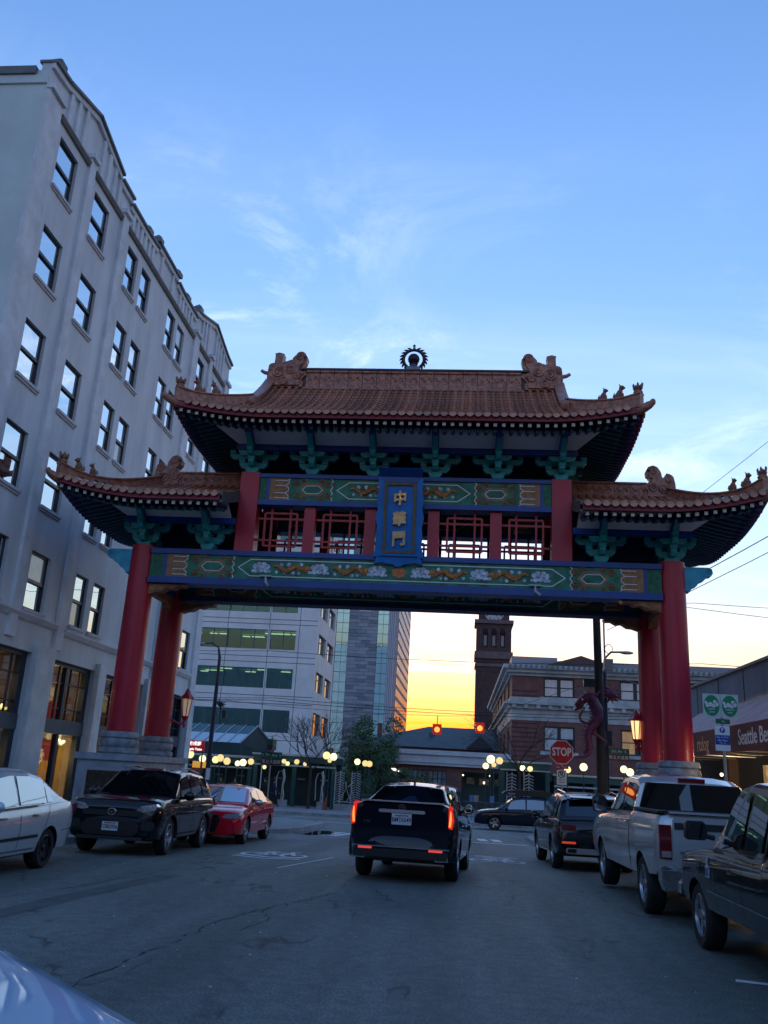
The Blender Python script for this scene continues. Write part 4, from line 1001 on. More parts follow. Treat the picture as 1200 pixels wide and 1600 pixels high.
# parapet with gabled bays: profile of the top edge
prof = [(19.0, 20.45), (19.9, 20.55), (21.95, 21.15), (24.1, 20.62), (24.12, 20.44), (25.15, 20.44), (25.16, 20.22), (27.0, 20.22), (27.9, 20.30), (27.95, 20.52), (30.3, 20.52), (30.35, 20.30), (31.2, 20.22), (33.0, 20.22), (33.05, 20.60), (33.7, 20.72), (35.7, 21.35), (37.8, 20.85), (38.7, 20.75)]
b = MB(); b.prism([(Y0+0.012, 19.5), (Y0+0.012, 20.45)]+prof[1:-1]+[(Y1-0.012, 20.75), (Y1-0.012, 19.5)], 0, FX-0.30, FX-0.004); b.build('parapet', STUC, left)
for i in range(len(prof)-1):
    (ya, za), (yb, zb) = prof[i], prof[i+1]
    if yb-ya < 0.1: continue
    b = MB(); b.prism([(ya-0.02, za), (yb+0.02, zb), (yb+0.02, zb+0.09), (ya-0.02, za+0.09)], 0, FX-0.38, FX+0.17); b.build('coping', DKTRIM, left)
    b = MB(); b.prism([(ya, za-0.18), (yb, zb-0.18), (yb, zb-0.002), (ya, za-0.002)], 0, FX-0.002, FX+0.09); b.build('cornice', STUC2, left)
# fluted battens in the parapet
def top(y):
    for i in range(len(prof)-1):
        if prof[i][0] <= y <= prof[i+1][0]: t = (y-prof[i][0])/(prof[i+1][0]-prof[i][0]); return prof[i][1]+(prof[i+1][1]-prof[i][1])*t
    return 20.2
bt = [20.25, 20.75, 21.25, 22.65, 23.15, 23.65, 24.1, 25.5, 25.9, 26.3, 26.7, 27.1, 27.5, 28.5, 29.8, 30.8, 31.2, 31.6, 32.0, 32.4, 34.0, 34.45, 34.9, 36.1, 36.5, 36.95, 37.4]
for y in bt:
    b = MB(); b.box(FX-0.01, FX+0.075, y-0.09, y+0.09, 19.415, top(y)-0.185); b.build('batten', STUC2, left)
for y in (19.35, 26.9, 27.95, 30.3, 31.6, 33.3):
    z = top(y)+0.09; b = MB(); b.box(FX-0.2, FX+0.16, y-0.17, y+0.17, z-0.02, z+0.16); b.faces([(FX-0.2, y-0.17, z+0.16), (FX+0.16, y-0.17, z+0.16), (FX+0.16, y+0.17, z+0.16), (FX-0.2, y+0.17, z+0.16), (FX-0.02, y, z+0.36)], [(0, 1, 4), (1, 2, 4), (2, 3, 4), (3, 0, 4)]); b.build('parapet_finial', DKTRIM, left)
b = MB(); b.box(-45, FX-0.4, Y0-0.12, Y0+0.2, 20.0, 20.25); b.build('coping', DKTRIM, left)
b = MB(); b.box(-45, FX-0.03, Y0-0.06, Y0+0.1, 19.72, 19.998); b.build('cornice', SIDEW, left)
# sash windows: one pattern per width, copied
def window_parts(w, h):
    fr = MB(); t = 0.07
    fr.box(-w/2, -w/2+t, -0.02, 0.06, 0, h); fr.box(w/2-t, w/2, -0.02, 0.06, 0, h); fr.box(-w/2+t, w/2-t, -0.02, 0.06, 0, t); fr.box(-w/2+t, w/2-t, -0.02, 0.06, h-t, h)
    fr.box(-w/2+t, w/2-t, -0.035, 0.05, h*0.5-0.045, h*0.5+0.045)
    up = MB(); up.box(-w/2+t, w/2-t, 0.0, 0.012, h*0.5+0.045, h-t)
    lo = MB(); lo.box(-w/2+t, w/2-t, 0.025, 0.037, t, h*0.5-0.045)
    si = MB(); si.box(-w/2-0.06, w/2+0.06, -0.19, -0.03, -0.085, -0.004); si.box(-w/2-0.04, w/2+0.04, -0.155, -0.08, -0.15, -0.086)
    return fr, up, lo, si
proto = {}
def sash(root, key, w, h, loc, rz, rnd):
    if key not in proto:
        fr, up, lo, si = window_parts(w, h)
        o = fr.build('window', FRAMEN, root, local=True); parts = [up.build('pane', WGL, o, local=True), lo.build('pane', WGL, o, local=True), si.build('sill', SILL, o, local=True)]
        proto[key] = (o, parts)
    else:
        src, ps = proto[key]; o = src.copy(); COL.objects.link(o); o.parent = root; parts = []
        for p in ps: q = p.copy(); COL.objects.link(q); q.parent = o; parts.append(q)
    o.location = Vector(loc)-OFF[root.name]; o.rotation_euler = (0, 0, rz)
    if rnd.random() < 0.22:                        # a drawn blind behind one sash
        q = parts[0 if rnd.random() < 0.7 else 1]; q.material_slots[0].link = 'OBJECT'; q.material_slots[0].material = mat('pane with drawn blind', (0.34, 0.36, 0.37), 0.12, var=0.1, scale=3, coat=0.9)
    for q in parts[:2]: q.rotation_euler = (R(random.uniform(-0.5, 0.5)), 0, R(random.uniform(-0.6, 0.6)))
rnd = random.Random(3)
for s in SILLS:
    for y0, y1 in COLS:
        w = y1-y0; key = 'wide' if w > 1.05 else 'narrow'; w = 1.16 if key == 'wide' else 0.925
        sash(left, key, w, WH, (FX-0.11, (y0+y1)/2, s), PI/2, rnd)
# shopfronts with rooms behind the glass
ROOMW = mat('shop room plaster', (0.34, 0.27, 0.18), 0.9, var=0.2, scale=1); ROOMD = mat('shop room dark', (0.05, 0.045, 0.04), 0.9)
YEL = mat('shop yellow wall', (0.55, 0.34, 0.08), 0.8, var=0.2, scale=2); REDW = mat('shop red panel', (0.32, 0.03, 0.03), 0.7)
BULB = glow('shop bulb', (1.0, 0.80, 0.46), 0.45); TUBEL = glow('shop yellow strip', (1.0, 0.80, 0.15), 0.16)
for bi, (y0, y1) in enumerate(BAYS):
    X = FX-0.24; ym = (y0+y1)/2; zb = gz(ym)+0.14
    fr = MB()
    fr.box(X-0.08, X+0.10, y0, y0+0.16, zb, 4.45); fr.box(X-0.08, X+0.10, y1-0.26, y1, zb, 4.45); fr.box(X-0.08, X+0.10, y0+0.16, y1-0.26, 4.33, 4.45)
    fr.box(X-0.06, X+0.08, ym-0.10, ym+0.06, zb, 2.35); fr.box(X-0.06, X+0.08, ym-0.10, ym+0.06, 2.772, 4.33)
    fr.box(X-0.06, X+0.06, y0+0.16, y1-0.26, zb, zb+0.25)
    sf = fr.build('shopfront', SHOPF, left)
    for u in (y0+0.16, ym+0.06):
        v = ym-0.10 if u < ym else y1-0.26; w = v-u
        mb = MB()
        mb.box(X-0.02, X+0.035, u, v, 3.83, 3.87); mb.box(X-0.02, X+0.035, u, v, 3.08, 3.12)
        mb.box(X-0.02, X+0.034, u+w*0.25-0.02, u+w*0.25+0.02, 2.772, 4.33); mb.box(X-0.02, X+0.034, u+w*0.75-0.02, u+w*0.75+0.02, 2.772, 4.33); mb.build('glazing_bar', SHOPF, sf)
        g = MB(); g.box(X-0.012, X, u, v, 2.772, 4.33); g.build('pane', CLR, sf)
        g = MB(); g.box(X-0.012, X, u, v, zb+0.25, 2.35); g.build('pane', CLR, sf)
    bb = MB(); bb.box(X-0.1, X+0.13, y0+0.002, y1-0.002, 2.352, 2.77); bb.build('sign_band', SHOPB, sf)
    # the room
    D = 5.0; rm = MB(); Xb = X-D
    rm.face([(Xb, y0-0.3, zb), (Xb, y1+0.3, zb), (Xb, y1+0.3, 4.6), (Xb, y0-0.3, 4.6)]); rm.face([(Xb, y0-0.3, zb), (X-0.1, y0-0.3, zb), (X-0.1, y0-0.3, 4.6), (Xb, y0-0.3, 4.6)]); rm.face([(Xb, y1+0.3, zb), (X-0.1, y1+0.3, zb), (X-0.1, y1+0.3, 4.6), (Xb, y1+0.3, 4.6)])
    rm.face([(Xb, y0-0.3, zb), (X-0.1, y0-0.3, zb), (X-0.1, y1+0.3, zb), (Xb, y1+0.3, zb)]); rm.face([(Xb, y0-0.3, 4.6), (X-0.1, y0-0.3, 4.6), (X-0.1, y1+0.3, 4.6), (Xb, y1+0.3, 4.6)])
    rm.build('shop_room', ROOMW, sf)
    if bi in (0, 1, 2):
        fl = MB(); fl.box(Xb+1.2, X-0.3, y0, y1, 2.45, 2.55); fl.build('mezzanine', ROOMD, sf)
    yw = y1+0.28                                   # party wall at the far end, seen slantwise through the glass
    PINK = mat('shop pink wall', (0.50, 0.30, 0.20), 0.8, var=0.2, scale=2); BRN = mat('shop brown panel', (0.20, 0.12, 0.06), 0.8, var=0.4, scale=2)
    PAN = {0: [(0.1, 1.9, 2.6, 4.4, BRN), (0.1, 1.9, 0.1, 2.3, ROOMD)],
           1: [(0.08, 0.70, 0.0, 2.3, YEL), (0.74, 0.90, 0.6, 2.25, REDW), (0.94, 1.62, 0.9, 1.55, mat('shop orange panel', (0.62, 0.30, 0.05), 0.8, var=0.15, scale=3)), (0.94, 1.62, 0.72, 0.88, ROOMD), (0.94, 1.62, 0.0, 0.70, YEL), (0.94, 1.62, 1.57, 2.2, REDW), (0.08, 0.42, 2.6, 4.3, PINK), (0.44, 0.75, 2.6, 4.3, BRN), (0.78, 1.6, 2.6, 3.4, REDW), (0.78, 1.6, 3.42, 4.3, BRN)],
           2: [(0.1, 1.6, 2.6, 4.4, BRN), (0.1, 1.6, 0.1, 2.3, BRN)], 3: [(0.1, 1.6, 0.1, 4.3, ROOMD)]}
    for (d0, d1, z0, z1, m) in PAN[bi]:
        pb = MB(); pb.box(X-d1, X-d0, yw-0.04, yw, z0, z1); pb.build('wall_panel', m, sf)
    if bi == 1:
        for (dd, zz, dy, r) in ((0.30, 2.12, 0.5, 0.05), (0.42, 2.2, 0.4, 0.045), (0.50, 2.08, 0.45, 0.07), (0.22, 2.16, 0.5, 0.05), (1.15, 2.18, 0.5, 0.05), (1.28, 2.12, 0.45, 0.055), (1.42, 2.22, 0.5, 0.05), (0.95, 2.78, 0.9, 0.085)):
            lb = MB(); lb.ball((X-dd, y1-dy, zz), r, 10, 6); lb.build('lamp', BULB, sf, smooth=60)
    if bi == 0:
        lb = MB(); lb.box(X-1.5, X-0.15, y1-0.1, y1-0.04, 2.86, 2.93); lb.build('lamp', TUBEL, sf)
        lb = MB(); lb.ball((X-0.2, y1-0.3, 2.95), 0.06, 8, 6); lb.build('lamp', BULB, sf, smooth=60)
    if bi == 2:
        lb = MB(); lb.ball((X+0.12, y0+0.05, 3.05), 0.05, 8, 6); lb.build('lamp', glow('red shop light', (1.0, 0.05, 0.06), 0.4), sf)
    if bi < 3:
        ld = bpy.data.lights.new('shop_light', 'POINT'); lo_ = bpy.data.objects.new('shop_light', ld); COL.objects.link(lo_); ld.energy = (1.4, 4.0, 1.4)[bi]; ld.color = (1.0, 0.75, 0.42); ld.shadow_soft_size = 0.3
        lo_.parent = sf; lo_.location = Vector((X-0.8, y1-1.1, 1.7))-OFF[left.name]
        ld2 = bpy.data.lights.new('shop_light', 'POINT'); l2 = bpy.data.objects.new('shop_light', ld2); COL.objects.link(l2); ld2.energy = (1.2, 2.5, 1.0)[bi]; ld2.color = (1.0, 0.75, 0.42); ld2.shadow_soft_size = 0.3
        l2.parent = sf; l2.location = Vector((X-0.8, y1-1.0, 3.6))-OFF[left.name]
# ================================================================ shop with awning on the right
CONC = mat('grey concrete parapet', (0.20, 0.22, 0.26), 0.85, var=0.2, scale=1.0, bump=0.2, bscale=16, stretch=(1, 1, 0.3))
AWN = mat('awning dark red canvas', (0.15, 0.036, 0.042), 0.75, var=0.15, scale=3, bump=0.1, bscale=60)
AWT = mat('awning pale top', (0.52, 0.36, 0.37), 0.8, var=0.18, scale=2)  # top paler than the valance canvas
SX, SW = 7.2, 8.8
shop = thing('awning_shop', 'low grey shop with long dark red lettered awning right of the gate', 'building', (SW+4, 20, 0))
b = MB(); b.box(SW, SW+14, 2, 36, 4.2, 5.52); b.build('parapet', CONC, shop)
for i in range(12):
    y = 3.5+i*2.8; j = MB(); j.box(SW-0.012, SW+0.01, y-0.03, y+0.03, 4.4, 5.5); j.build('panel_joint', mat('joint dark', (0.05, 0.055, 0.065), 0.9), shop)
b = MB(); b.box(SW-0.08, SW+14, 1.95, 36.05, 5.522, 5.60); b.build('coping', mat('pale flashing', (0.24, 0.21, 0.20), 0.6, var=0.2), shop)
b = MB(); b.box(SW+0.3, SW+6, 35.8, 35.95, -1, 3.39); b.build('end_wall', CONC, shop)
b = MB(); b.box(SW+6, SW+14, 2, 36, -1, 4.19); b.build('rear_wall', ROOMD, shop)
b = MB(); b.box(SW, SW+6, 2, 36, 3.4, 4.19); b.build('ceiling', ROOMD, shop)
for y in (2, 8, 14, 20, 26, 31, 36):
    b = MB(); b.box(SW+0.02, SW+0.32, y-0.15, y+0.15, -1, 3.39); b.build('pillar', mat('shop pillar brown', (0.10, 0.06, 0.045), 0.7), shop)
aw = MB(); aw.faces([(SX, 6, 3.47), (SX, 34, 3.47), (SW-0.02, 34, 4.5), (SW-0.02, 6, 4.5)], [(0, 1, 2, 3)]); awo = aw.build('awning_top', AWT, shop)
va = MB(); va.box(SX-0.02, SX+0.02, 6, 34, 2.78, 3.47); vo = va.build('awning_valance', AWN, shop)
en = MB(); en.face([(SX, 6, 2.78), (SX, 6, 3.47), (SW, 6, 4.5), (SW, 6, 2.78)]); en.build('awning_end', AWN, shop)
for y in [6+i*2.0 for i in range(15)]:
    b = MB(); b.tube([(SX+0.04, y, 3.44), (SW, y, 4.46)], 0.02, 5); b.tube([(SX+0.04, y, 2.80), (SW, y, 2.80)], 0.02, 5); b.build('awning_rib', mat('galvanised tube', (0.3, 0.3, 0.3), 0.4, metal=0.8), shop)
def valance_text(txt, y0, z, size, m, squash=1.0):
    vs, fs = text_mesh(txt, size, 0.004, 'LEFT', bold=0.006)
    t = MB(); t.M = frame((SX-0.026, y0, z), (0, -1, 0), (0, 0, 1)); t.faces([(v.x*squash, v.y, v.z) for v in vs], fs); t.build('awning_lettering', m, vo)
valance_text('Seattle Best', 24.15, 3.12, 0.56, mat('awning white letters', (0.85, 0.83, 0.80), 0.7), 1.0)
valance_text('rtdog', 28.3, 3.08, 0.60, mat('awning orange letters', (0.90, 0.48, 0.22), 0.7), 1.0)
# things in the lit shop front
SIGNS = [(24.5, 1.5, 1.9, 1.0, (0.45, 0.38, 0.25)), (22.6, 1.6, 1.2, 0.9, (0.4, 0.3, 0.18)), (20.4, 1.7, 1.6, 0.9, (0.5, 0.12, 0.08)), (27.6, 1.6, 1.8, 1.0, (0.36, 0.3, 0.2)), (18.4, 1.5, 1.4, 1.1, (0.42, 0.36, 0.28))]
for i, (y, z, w, h, c) in enumerate(SIGNS):
    b = MB(); b.box(SW+0.35, SW+0.40, y-w/2, y+w/2, z, z+h); b.build('window_poster', mat('poster %d' % i, c, 0.8, var=0.6, scale=5, detail=3), shop)
b = MB(); b.box(SW+0.45, SW+0.5, 2, 36, -0.6, 1.1); b.build('stall_riser', mat('stall riser', (0.06, 0.05, 0.045), 0.8), shop)
for y in (19.2, 21.5, 23.8, 26.4, 29.0):
    b = MB(); b.box(SW+0.9, SW+1.0, y-0.5, y+0.5, 3.2, 3.25); b.build('lamp', glow('shop lamp', (1.0, 0.8, 0.5), 0.3), shop)
for y, z, r in ((17.9, 2.05, 0.10), (30.6, 2.3, 0.06)):
    b = MB(); b.ball((SW-0.3, y, z), r, 10, 7); b.build('lamp', glow('shop globe', (1.0, 0.85, 0.55), 0.25), shop, smooth=60)
for y in (21, 27):
    ld = bpy.data.lights.new('shop_light', 'POINT'); lo_ = bpy.data.objects.new('shop_light', ld); COL.objects.link(lo_); ld.energy = 9; ld.color = (1, 0.72, 0.4); ld.shadow_soft_size = 0.4; lo_.parent = shop; lo_.location = Vector((SW-0.5, y, 2.6))-OFF[shop.name]

# ================================================================ office block
OFW = mat('office pale precast', (0.76, 0.78, 0.76), 0.8, var=0.10, scale=0.5, bump=0.1)
OFJ = mat('office joint', (0.16, 0.17, 0.19), 0.8)
OGL = clear_glass('office glass', (0.45, 0.66, 0.66), 0.16, (0.40, 0.72, 0.74))
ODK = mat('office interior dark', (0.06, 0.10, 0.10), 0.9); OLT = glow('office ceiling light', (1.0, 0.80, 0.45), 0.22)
OMU = mat('office mullion', (0.09, 0.12, 0.13), 0.5)
OY, OX = 90.0, -15.3
office = thing('office_block', 'pale concrete office block with ribbon windows beyond the avenue', 'building', (-38, OY+10, GF))
bands = [(5.1, 7.35), (9.5, 11.55), (13.5, 15.55), (17.4, 19.45), (21.4, 23.45), (25.4, 27.45)]
def holes_of(u0, u1): return [(u0, u1, z0, z1) for z0, z1 in bands]
fh = [(-60.0, -20.55, z0, z1) for z0, z1 in bands]+[(-20.3, -17.55, z0, z1) for z0, z1 in bands]
b = MB(); wall_with_holes(b, OY, [-60.0, OX], [GF, 29.5], fh, 0.35, 'y'); b.build('front_wall', OFW, office)
sh = [(OY+1.2, OY+6.2, z0, z1) for z0, z1 in bands]+[(OY+7.2, OY+12.0, z0, z1) for z0, z1 in bands]
b = MB(); wall_with_holes(b, OX, [OY, OY+13], [GF, 29.5], sh, -0.35, 'x'); b.build('side_wall', OFW, office)
b = MB(); b.box(-60, OX, OY+0.01, OY+13, 29.3, 29.5); b.build('roof', OFJ, office)
b = MB(); b.box(-60, OX-0.01, OY+12.8, OY+12.98, GF, 29.29); b.build('rear_wall', OFW, office)
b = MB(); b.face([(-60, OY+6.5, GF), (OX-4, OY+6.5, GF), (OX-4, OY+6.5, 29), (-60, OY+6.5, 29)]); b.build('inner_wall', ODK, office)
for z0, z1 in bands:
    b = MB(); b.box(-60, OX-0.4, OY+0.4, OY+12.5, z1+0.15, z1+0.3); b.build('ceiling', mat('office ceiling', (0.30, 0.33, 0.32), 0.9), office)
    for zz in (z0-0.75, z1+0.6):
        b = MB(); b.box(-60, OX-0.01, OY-0.012, OY+0.01, zz-0.035, zz+0.035); b.build('panel_joint', OFJ, office)
    xs_ = [-17.55, -18.9, -20.3, -20.55]+[-20.55-1.46*(i+1) for i in range(10)]
    for i in range(len(xs_)-1):
        xa, xb = xs_[i+1], xs_[i]
        if xb-xa < 0.4: continue
        b = MB(); b.box(xa+0.04, xb-0.04, OY+0.25, OY+0.27, z0, z1); w_ = b.build('window', OGL, office)
        b = MB(); b.box(xa-0.04, xa+0.04, OY+0.22, OY+0.32, z0, z1); b.box(xa+0.04, xb-0.04, OY+0.22, OY+0.32, z0, z0+0.06); b.build('frame', OMU, w_)
    for ya, yb in ((OY+1.2, OY+6.2), (OY+7.2, OY+12.0)):
        for k in range(3):
            y0_, y1_ = ya+(yb-ya)*k/3, ya+(yb-ya)*(k+1)/3
            b = MB(); b.box(OX-0.27, OX-0.25, y0_+0.05, y1_-0.05, z0, z1); w_ = b.build('window', glass('office side glass', (0.5, 0.62, 0.68), 0.35), office)
            b = MB(); b.box(OX-0.30, OX-0.20, y0_-0.05, y0_+0.05, z0, z1); b.box(OX-0.30, OX-0.20, y0_+0.05, y1_-0.05, z1-0.75, z1-0.67); b.build('frame', OMU, w_)
    rr = random.Random(int(z0*10))
    if z0 < 9: continue
    for k in range(16):
        x = -33+k*1.05+rr.uniform(-0.2, 0.2); y = OY+rr.choice((1.2, 2.2, 3.6, 5.0))
        if rr.random() < 0.25 or z0 > 17 and rr.random() < 0.7: continue
        b = MB(); b.box(x, x+rr.choice((0.8, 1.1, 1.4)), y, y+0.4, z1-0.10, z1-0.03); b.build('ceiling_lamp', OLT, office)
for x in (-27.9, -24.9, -20.42, -17.2, -31):
    b = MB(); b.box(x-0.03, x+0.03, OY-0.014, OY+0.01, GF, 29.4); b.build('panel_joint', OFJ, office)
# ================================================================ hotel tower
HGL = glass('hotel tower glass', (0.45, 0.82, 0.95), 0.80, 0.03, (0.02, 0.05, 0.06), wav=0.1)
HY = 150.0
tower = thing('hotel_tower', 'tall hotel tower with blue glass strips and patterned grey cladding', 'building', (-17, HY+20, GF))
b = MB(); b.box(-22.2, -11.9, HY+0.05, HY+42, GF, 46); b.build('core', mat('hotel grey concrete', (0.20, 0.25, 0.31), 0.7, var=0.1, scale=0.2), tower)
HP = [mat('hotel panel %d' % i, c, 0.6, var=0.06, scale=1) for i, c in enumerate(((0.21, 0.26, 0.31), (0.265, 0.32, 0.37), (0.165, 0.205, 0.255), (0.29, 0.35, 0.40)))]
hr = random.Random(5); zz = 2.0; k = 0
while zz < 46:
    xo = -20.0; offs = [0, 0.9, -0.5, 1.3][k % 4]
    xs_ = [-20.0, -18.4+offs*0.5, -16.7+offs*0.4, -15.02]
    for i in range(3):
        b = MB(); b.box(xs_[i]+0.02, xs_[i+1]-0.02, HY-0.10-0.05*((k+i) % 2), HY+0.04, zz, zz+0.56); b.build('cladding_panel', HP[(k+i*2+hr.randint(0, 1)) % 4], tower)
    zz += 0.60; k += 1
for xa, xb in ((-22.2, -20.02), (-15.0, -13.1)):
    zz = 1.0
    while zz < 46:
        for i in range(2):
            u0 = xa+(xb-xa)*i/2+0.03; u1 = xa+(xb-xa)*(i+1)/2-0.03
            b = MB(); b.box(u0, u1, HY-0.03, HY, zz+0.05, zz+1.65); b.build('window', HGL, tower)
        b = MB(); b.box(xa, xb, HY-0.05, HY+0.02, zz-0.04, zz+0.04); b.build('floor_band', mat('tower floor band', (0.10, 0.22, 0.26), 0.5), tower)
        zz += 1.7
for x in (-13.05, -12.75, -12.45, -12.15):
    b = MB(); b.box(x, x+0.22, HY-0.35, HY+0.04, GF, 46); b.build('fin', mat('hotel pale fin', (0.48, 0.51, 0.58), 0.6), tower)
for j in range(14):
    y0 = HY+1.5+j*2.9
    if j in (0, 1):
        continue
    for zi in range(22):
        b = MB(); b.box(-11.9, -11.86, y0, y0+1.7, 3+zi*2.0, 4.3+zi*2.0); b.build('window', glass('hotel side glass', (0.45, 0.5, 0.6), 0.3), tower)
b = MB(); b.box(-27.5, -22.21, HY+1.0, HY+30, GF, 46); b.build('annex', mat('hotel dark annex', (0.16, 0.17, 0.20), 0.7, var=0.1, scale=0.3), tower)
# lettering panel near the head of the cladding
b = MB(); b.box(-18.4, -16.3, HY-0.22, HY-0.16, 28.6, 29.1); b.build('sign_panel', mat('hotel sign pale', (0.55, 0.56, 0.60), 0.6), tower)
# ================================================================ clock tower
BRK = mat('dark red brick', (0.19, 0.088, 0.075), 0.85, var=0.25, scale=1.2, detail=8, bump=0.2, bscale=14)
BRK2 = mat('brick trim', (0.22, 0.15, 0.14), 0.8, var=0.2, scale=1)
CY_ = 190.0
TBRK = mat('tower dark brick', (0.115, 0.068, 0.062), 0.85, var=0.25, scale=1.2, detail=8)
ct = thing('clock_tower', 'slim brick clock tower with pyramid roof against the sunset', 'tower', (6.4, CY_+4, GF))
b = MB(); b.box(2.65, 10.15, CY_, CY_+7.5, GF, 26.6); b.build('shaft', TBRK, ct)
for z0, z1, e in ((24.9, 25.5, 0.25), (26.6, 28.1, 0.35), (34.2, 35.0, 0.45)):
    b = MB(); b.box(2.65-e, 10.15+e, CY_-e, CY_+7.5+e, z0, z1); b.build('cornice', BRK2, ct)
b = MB(); wall_with_holes(b, CY_, [2.65, 10.15], [28.1, 34.2], [(4.0+i*1.85, 5.1+i*1.85, 29.0, 32.6) for i in range(3)], 0.5, 'y')
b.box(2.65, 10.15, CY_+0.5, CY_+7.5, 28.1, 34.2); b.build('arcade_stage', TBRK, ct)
for i in range(3):
    b = MB(); b.lathe([(0.55, CY_-0.02), (0.55, CY_+0.1)], 16, (4.55+i*1.85, 0, 32.6), 1); b.build('arch', mat('tower dark opening', (0.02, 0.02, 0.022), 0.8), ct)
    b = MB(); b.box(4.25+i*1.85, 4.85+i*1.85, CY_+0.30, CY_+0.4, 29.4, 31.6); b.build('louvre', mat('tower louvre pale', (0.35, 0.34, 0.33), 0.7), ct)
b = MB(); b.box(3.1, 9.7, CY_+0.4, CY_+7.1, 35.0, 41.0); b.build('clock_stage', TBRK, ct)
b = MB(); b.lathe([(2.2, CY_+0.28), (2.2, CY_+0.39)], 32, (6.4, 0, 36.9), 1); face_ = b.build('clock_face', mat('clock face white', (0.62, 0.62, 0.58), 0.5), ct)
for i in range(12):
    a = 2*PI*i/12; b = MB(); b.M = Matrix.Translation((6.4+1.8*math.sin(a), CY_+0.25, 36.9+1.8*math.cos(a))) @ Matrix.Rotation(a, 4, 'Y'); b.cbox((0, 0, 0), (0.14, 0.06, 0.55)); b.build('hour_mark', FRAMEN, face_)
for a, l, w in ((R(150), 1.15, 0.18), (R(312), 1.65, 0.12)):
    b = MB(); b.M = Matrix.Translation((6.4, CY_+0.22, 36.9)) @ Matrix.Rotation(a, 4, 'Y'); b.cbox((0, 0, l/2), (w, 0.06, l)); b.build('clock_hand', FRAMEN, face_)
b = MB(); b.faces([(3.0, CY_+0.3, 41), (9.8, CY_+0.3, 41), (9.8, CY_+7.2, 41), (3.0, CY_+7.2, 41), (6.4, CY_+3.75, 51.5)], [(0, 1, 4), (1, 2, 4), (2, 3, 4), (3, 0, 4), (3, 2, 1, 0)]); b.build('pyramid_roof', mat('tower roof slate', (0.10, 0.13, 0.12), 0.7), ct)
# ================================================================ brick station building on the right
STN = mat('weathered cornice stone', (0.46, 0.49, 0.48), 0.8, var=0.28, scale=0.9, bump=0.2)
ROOFR = mat('dull red roof', (0.13, 0.08, 0.08), 0.8, var=0.2, scale=0.6)
GRNF = mat('window frame dark green', (0.012, 0.035, 0.038), 0.5)
CURT = mat('net curtain', (0.42, 0.47, 0.47), 0.9, var=0.12, scale=2, stretch=(6, 6, 0.3))
UY, UX0, UX1 = 72.0, 3.95, 34.0
un = thing('brick_station', 'brick station building with heavy stone cornices behind the dragon pole', 'building', ((UX0+UX1)/2, UY+10, GF))
WN = [(6.45, 8.90), (12.45, 14.9), (18.45, 20.9), (24.45, 26.9)]
hs = [(a, c, 8.30, 9.80) for a, c in WN]+[(a, c, 4.10, 6.02) for a, c in WN]+[(a, c, 0.2, 2.4) for a, c in WN]
b = MB(); wall_with_holes(b, UY, [UX0, UX1], [GF, 10.2], hs, 0.25, 'y'); b.build('front_wall', BRK, un)
b = MB(); wall_with_holes(b, UX0, [UY, UY+44], [GF, 10.2], [(UY+4+i*7, UY+6.5+i*7, z, z+1.7) for i in range(5) for z in (4.1, 8.3)], 0.25, 'x'); b.build('side_wall', BRK, un)
for i in range(26):
    z = GF+0.45+i*0.36
    if 6.3 < z < 8.3: continue
    b = MB(); b.box(UX0-0.02, UX0+2.0, UY-0.03, UY+0.01, z, z+0.05); b.build('brick_course', mat('recessed course dark', (0.06, 0.032, 0.03), 0.9), un)
for (z0, z1, e) in ((6.40, 7.30, 0.06), (7.30, 7.62, 0.30), (7.62, 7.80, 0.62), (7.80, 8.20, 0.16), (9.90, 10.15, 0.15), (10.15, 10.42, 0.45), (10.42, 10.72, 0.75)):
    b = MB(); b.box(UX0-e, UX1, UY-e, UY+0.02, z0, z1); b.box(UX0-e, UX0+0.02, UY+0.02, UY+44, z0, z1); b.build('cornice', STN, un)
x = UX0
while x < UX1:
    b = MB(); b.box(x, x+0.30, UY-0.56, UY-0.28, 7.32, 7.61); b.build('modillion', STN, un); x += 0.95
x = UX0-0.3
while x < UX1:
    b = MB(); b.box(x, x+0.16, UY-0.92, UY-0.72, 10.5, 10.70); b.build('cresting', mat('verdigris cresting', (0.16, 0.24, 0.22), 0.7), un); x += 0.42
b = MB(); b.faces([(UX0-0.5, UY-0.5, 10.73), (UX1, UY-0.5, 10.73), (UX1, UY+8, 12.3), (UX0+5, UY+8, 12.3), (UX0-0.5, UY+44, 10.73), (UX0+5, UY+40, 12.3), (UX1, UY+44, 12.3)], [(0, 1, 2, 3), (0, 3, 5, 4), (3, 2, 6, 5)]); b.build('roof', ROOFR, un)
b = MB(); b.faces([(6.5, UY-0.45, 10.74), (12.3, UY-0.45, 10.74), (9.4, UY-0.45, 11.65), (9.4, UY+7.5, 11.75)], [(0, 1, 2), (0, 2, 3), (1, 3, 2)]); b.build('gable', ROOFR, un)
b = MB(); b.box(UX0+0.4, UX0+4.5, UY+8.5, UY+12, 11.6, 12.6); b.build('roof_light', mat('roof light grey', (0.34, 0.36, 0.40), 0.4), un)
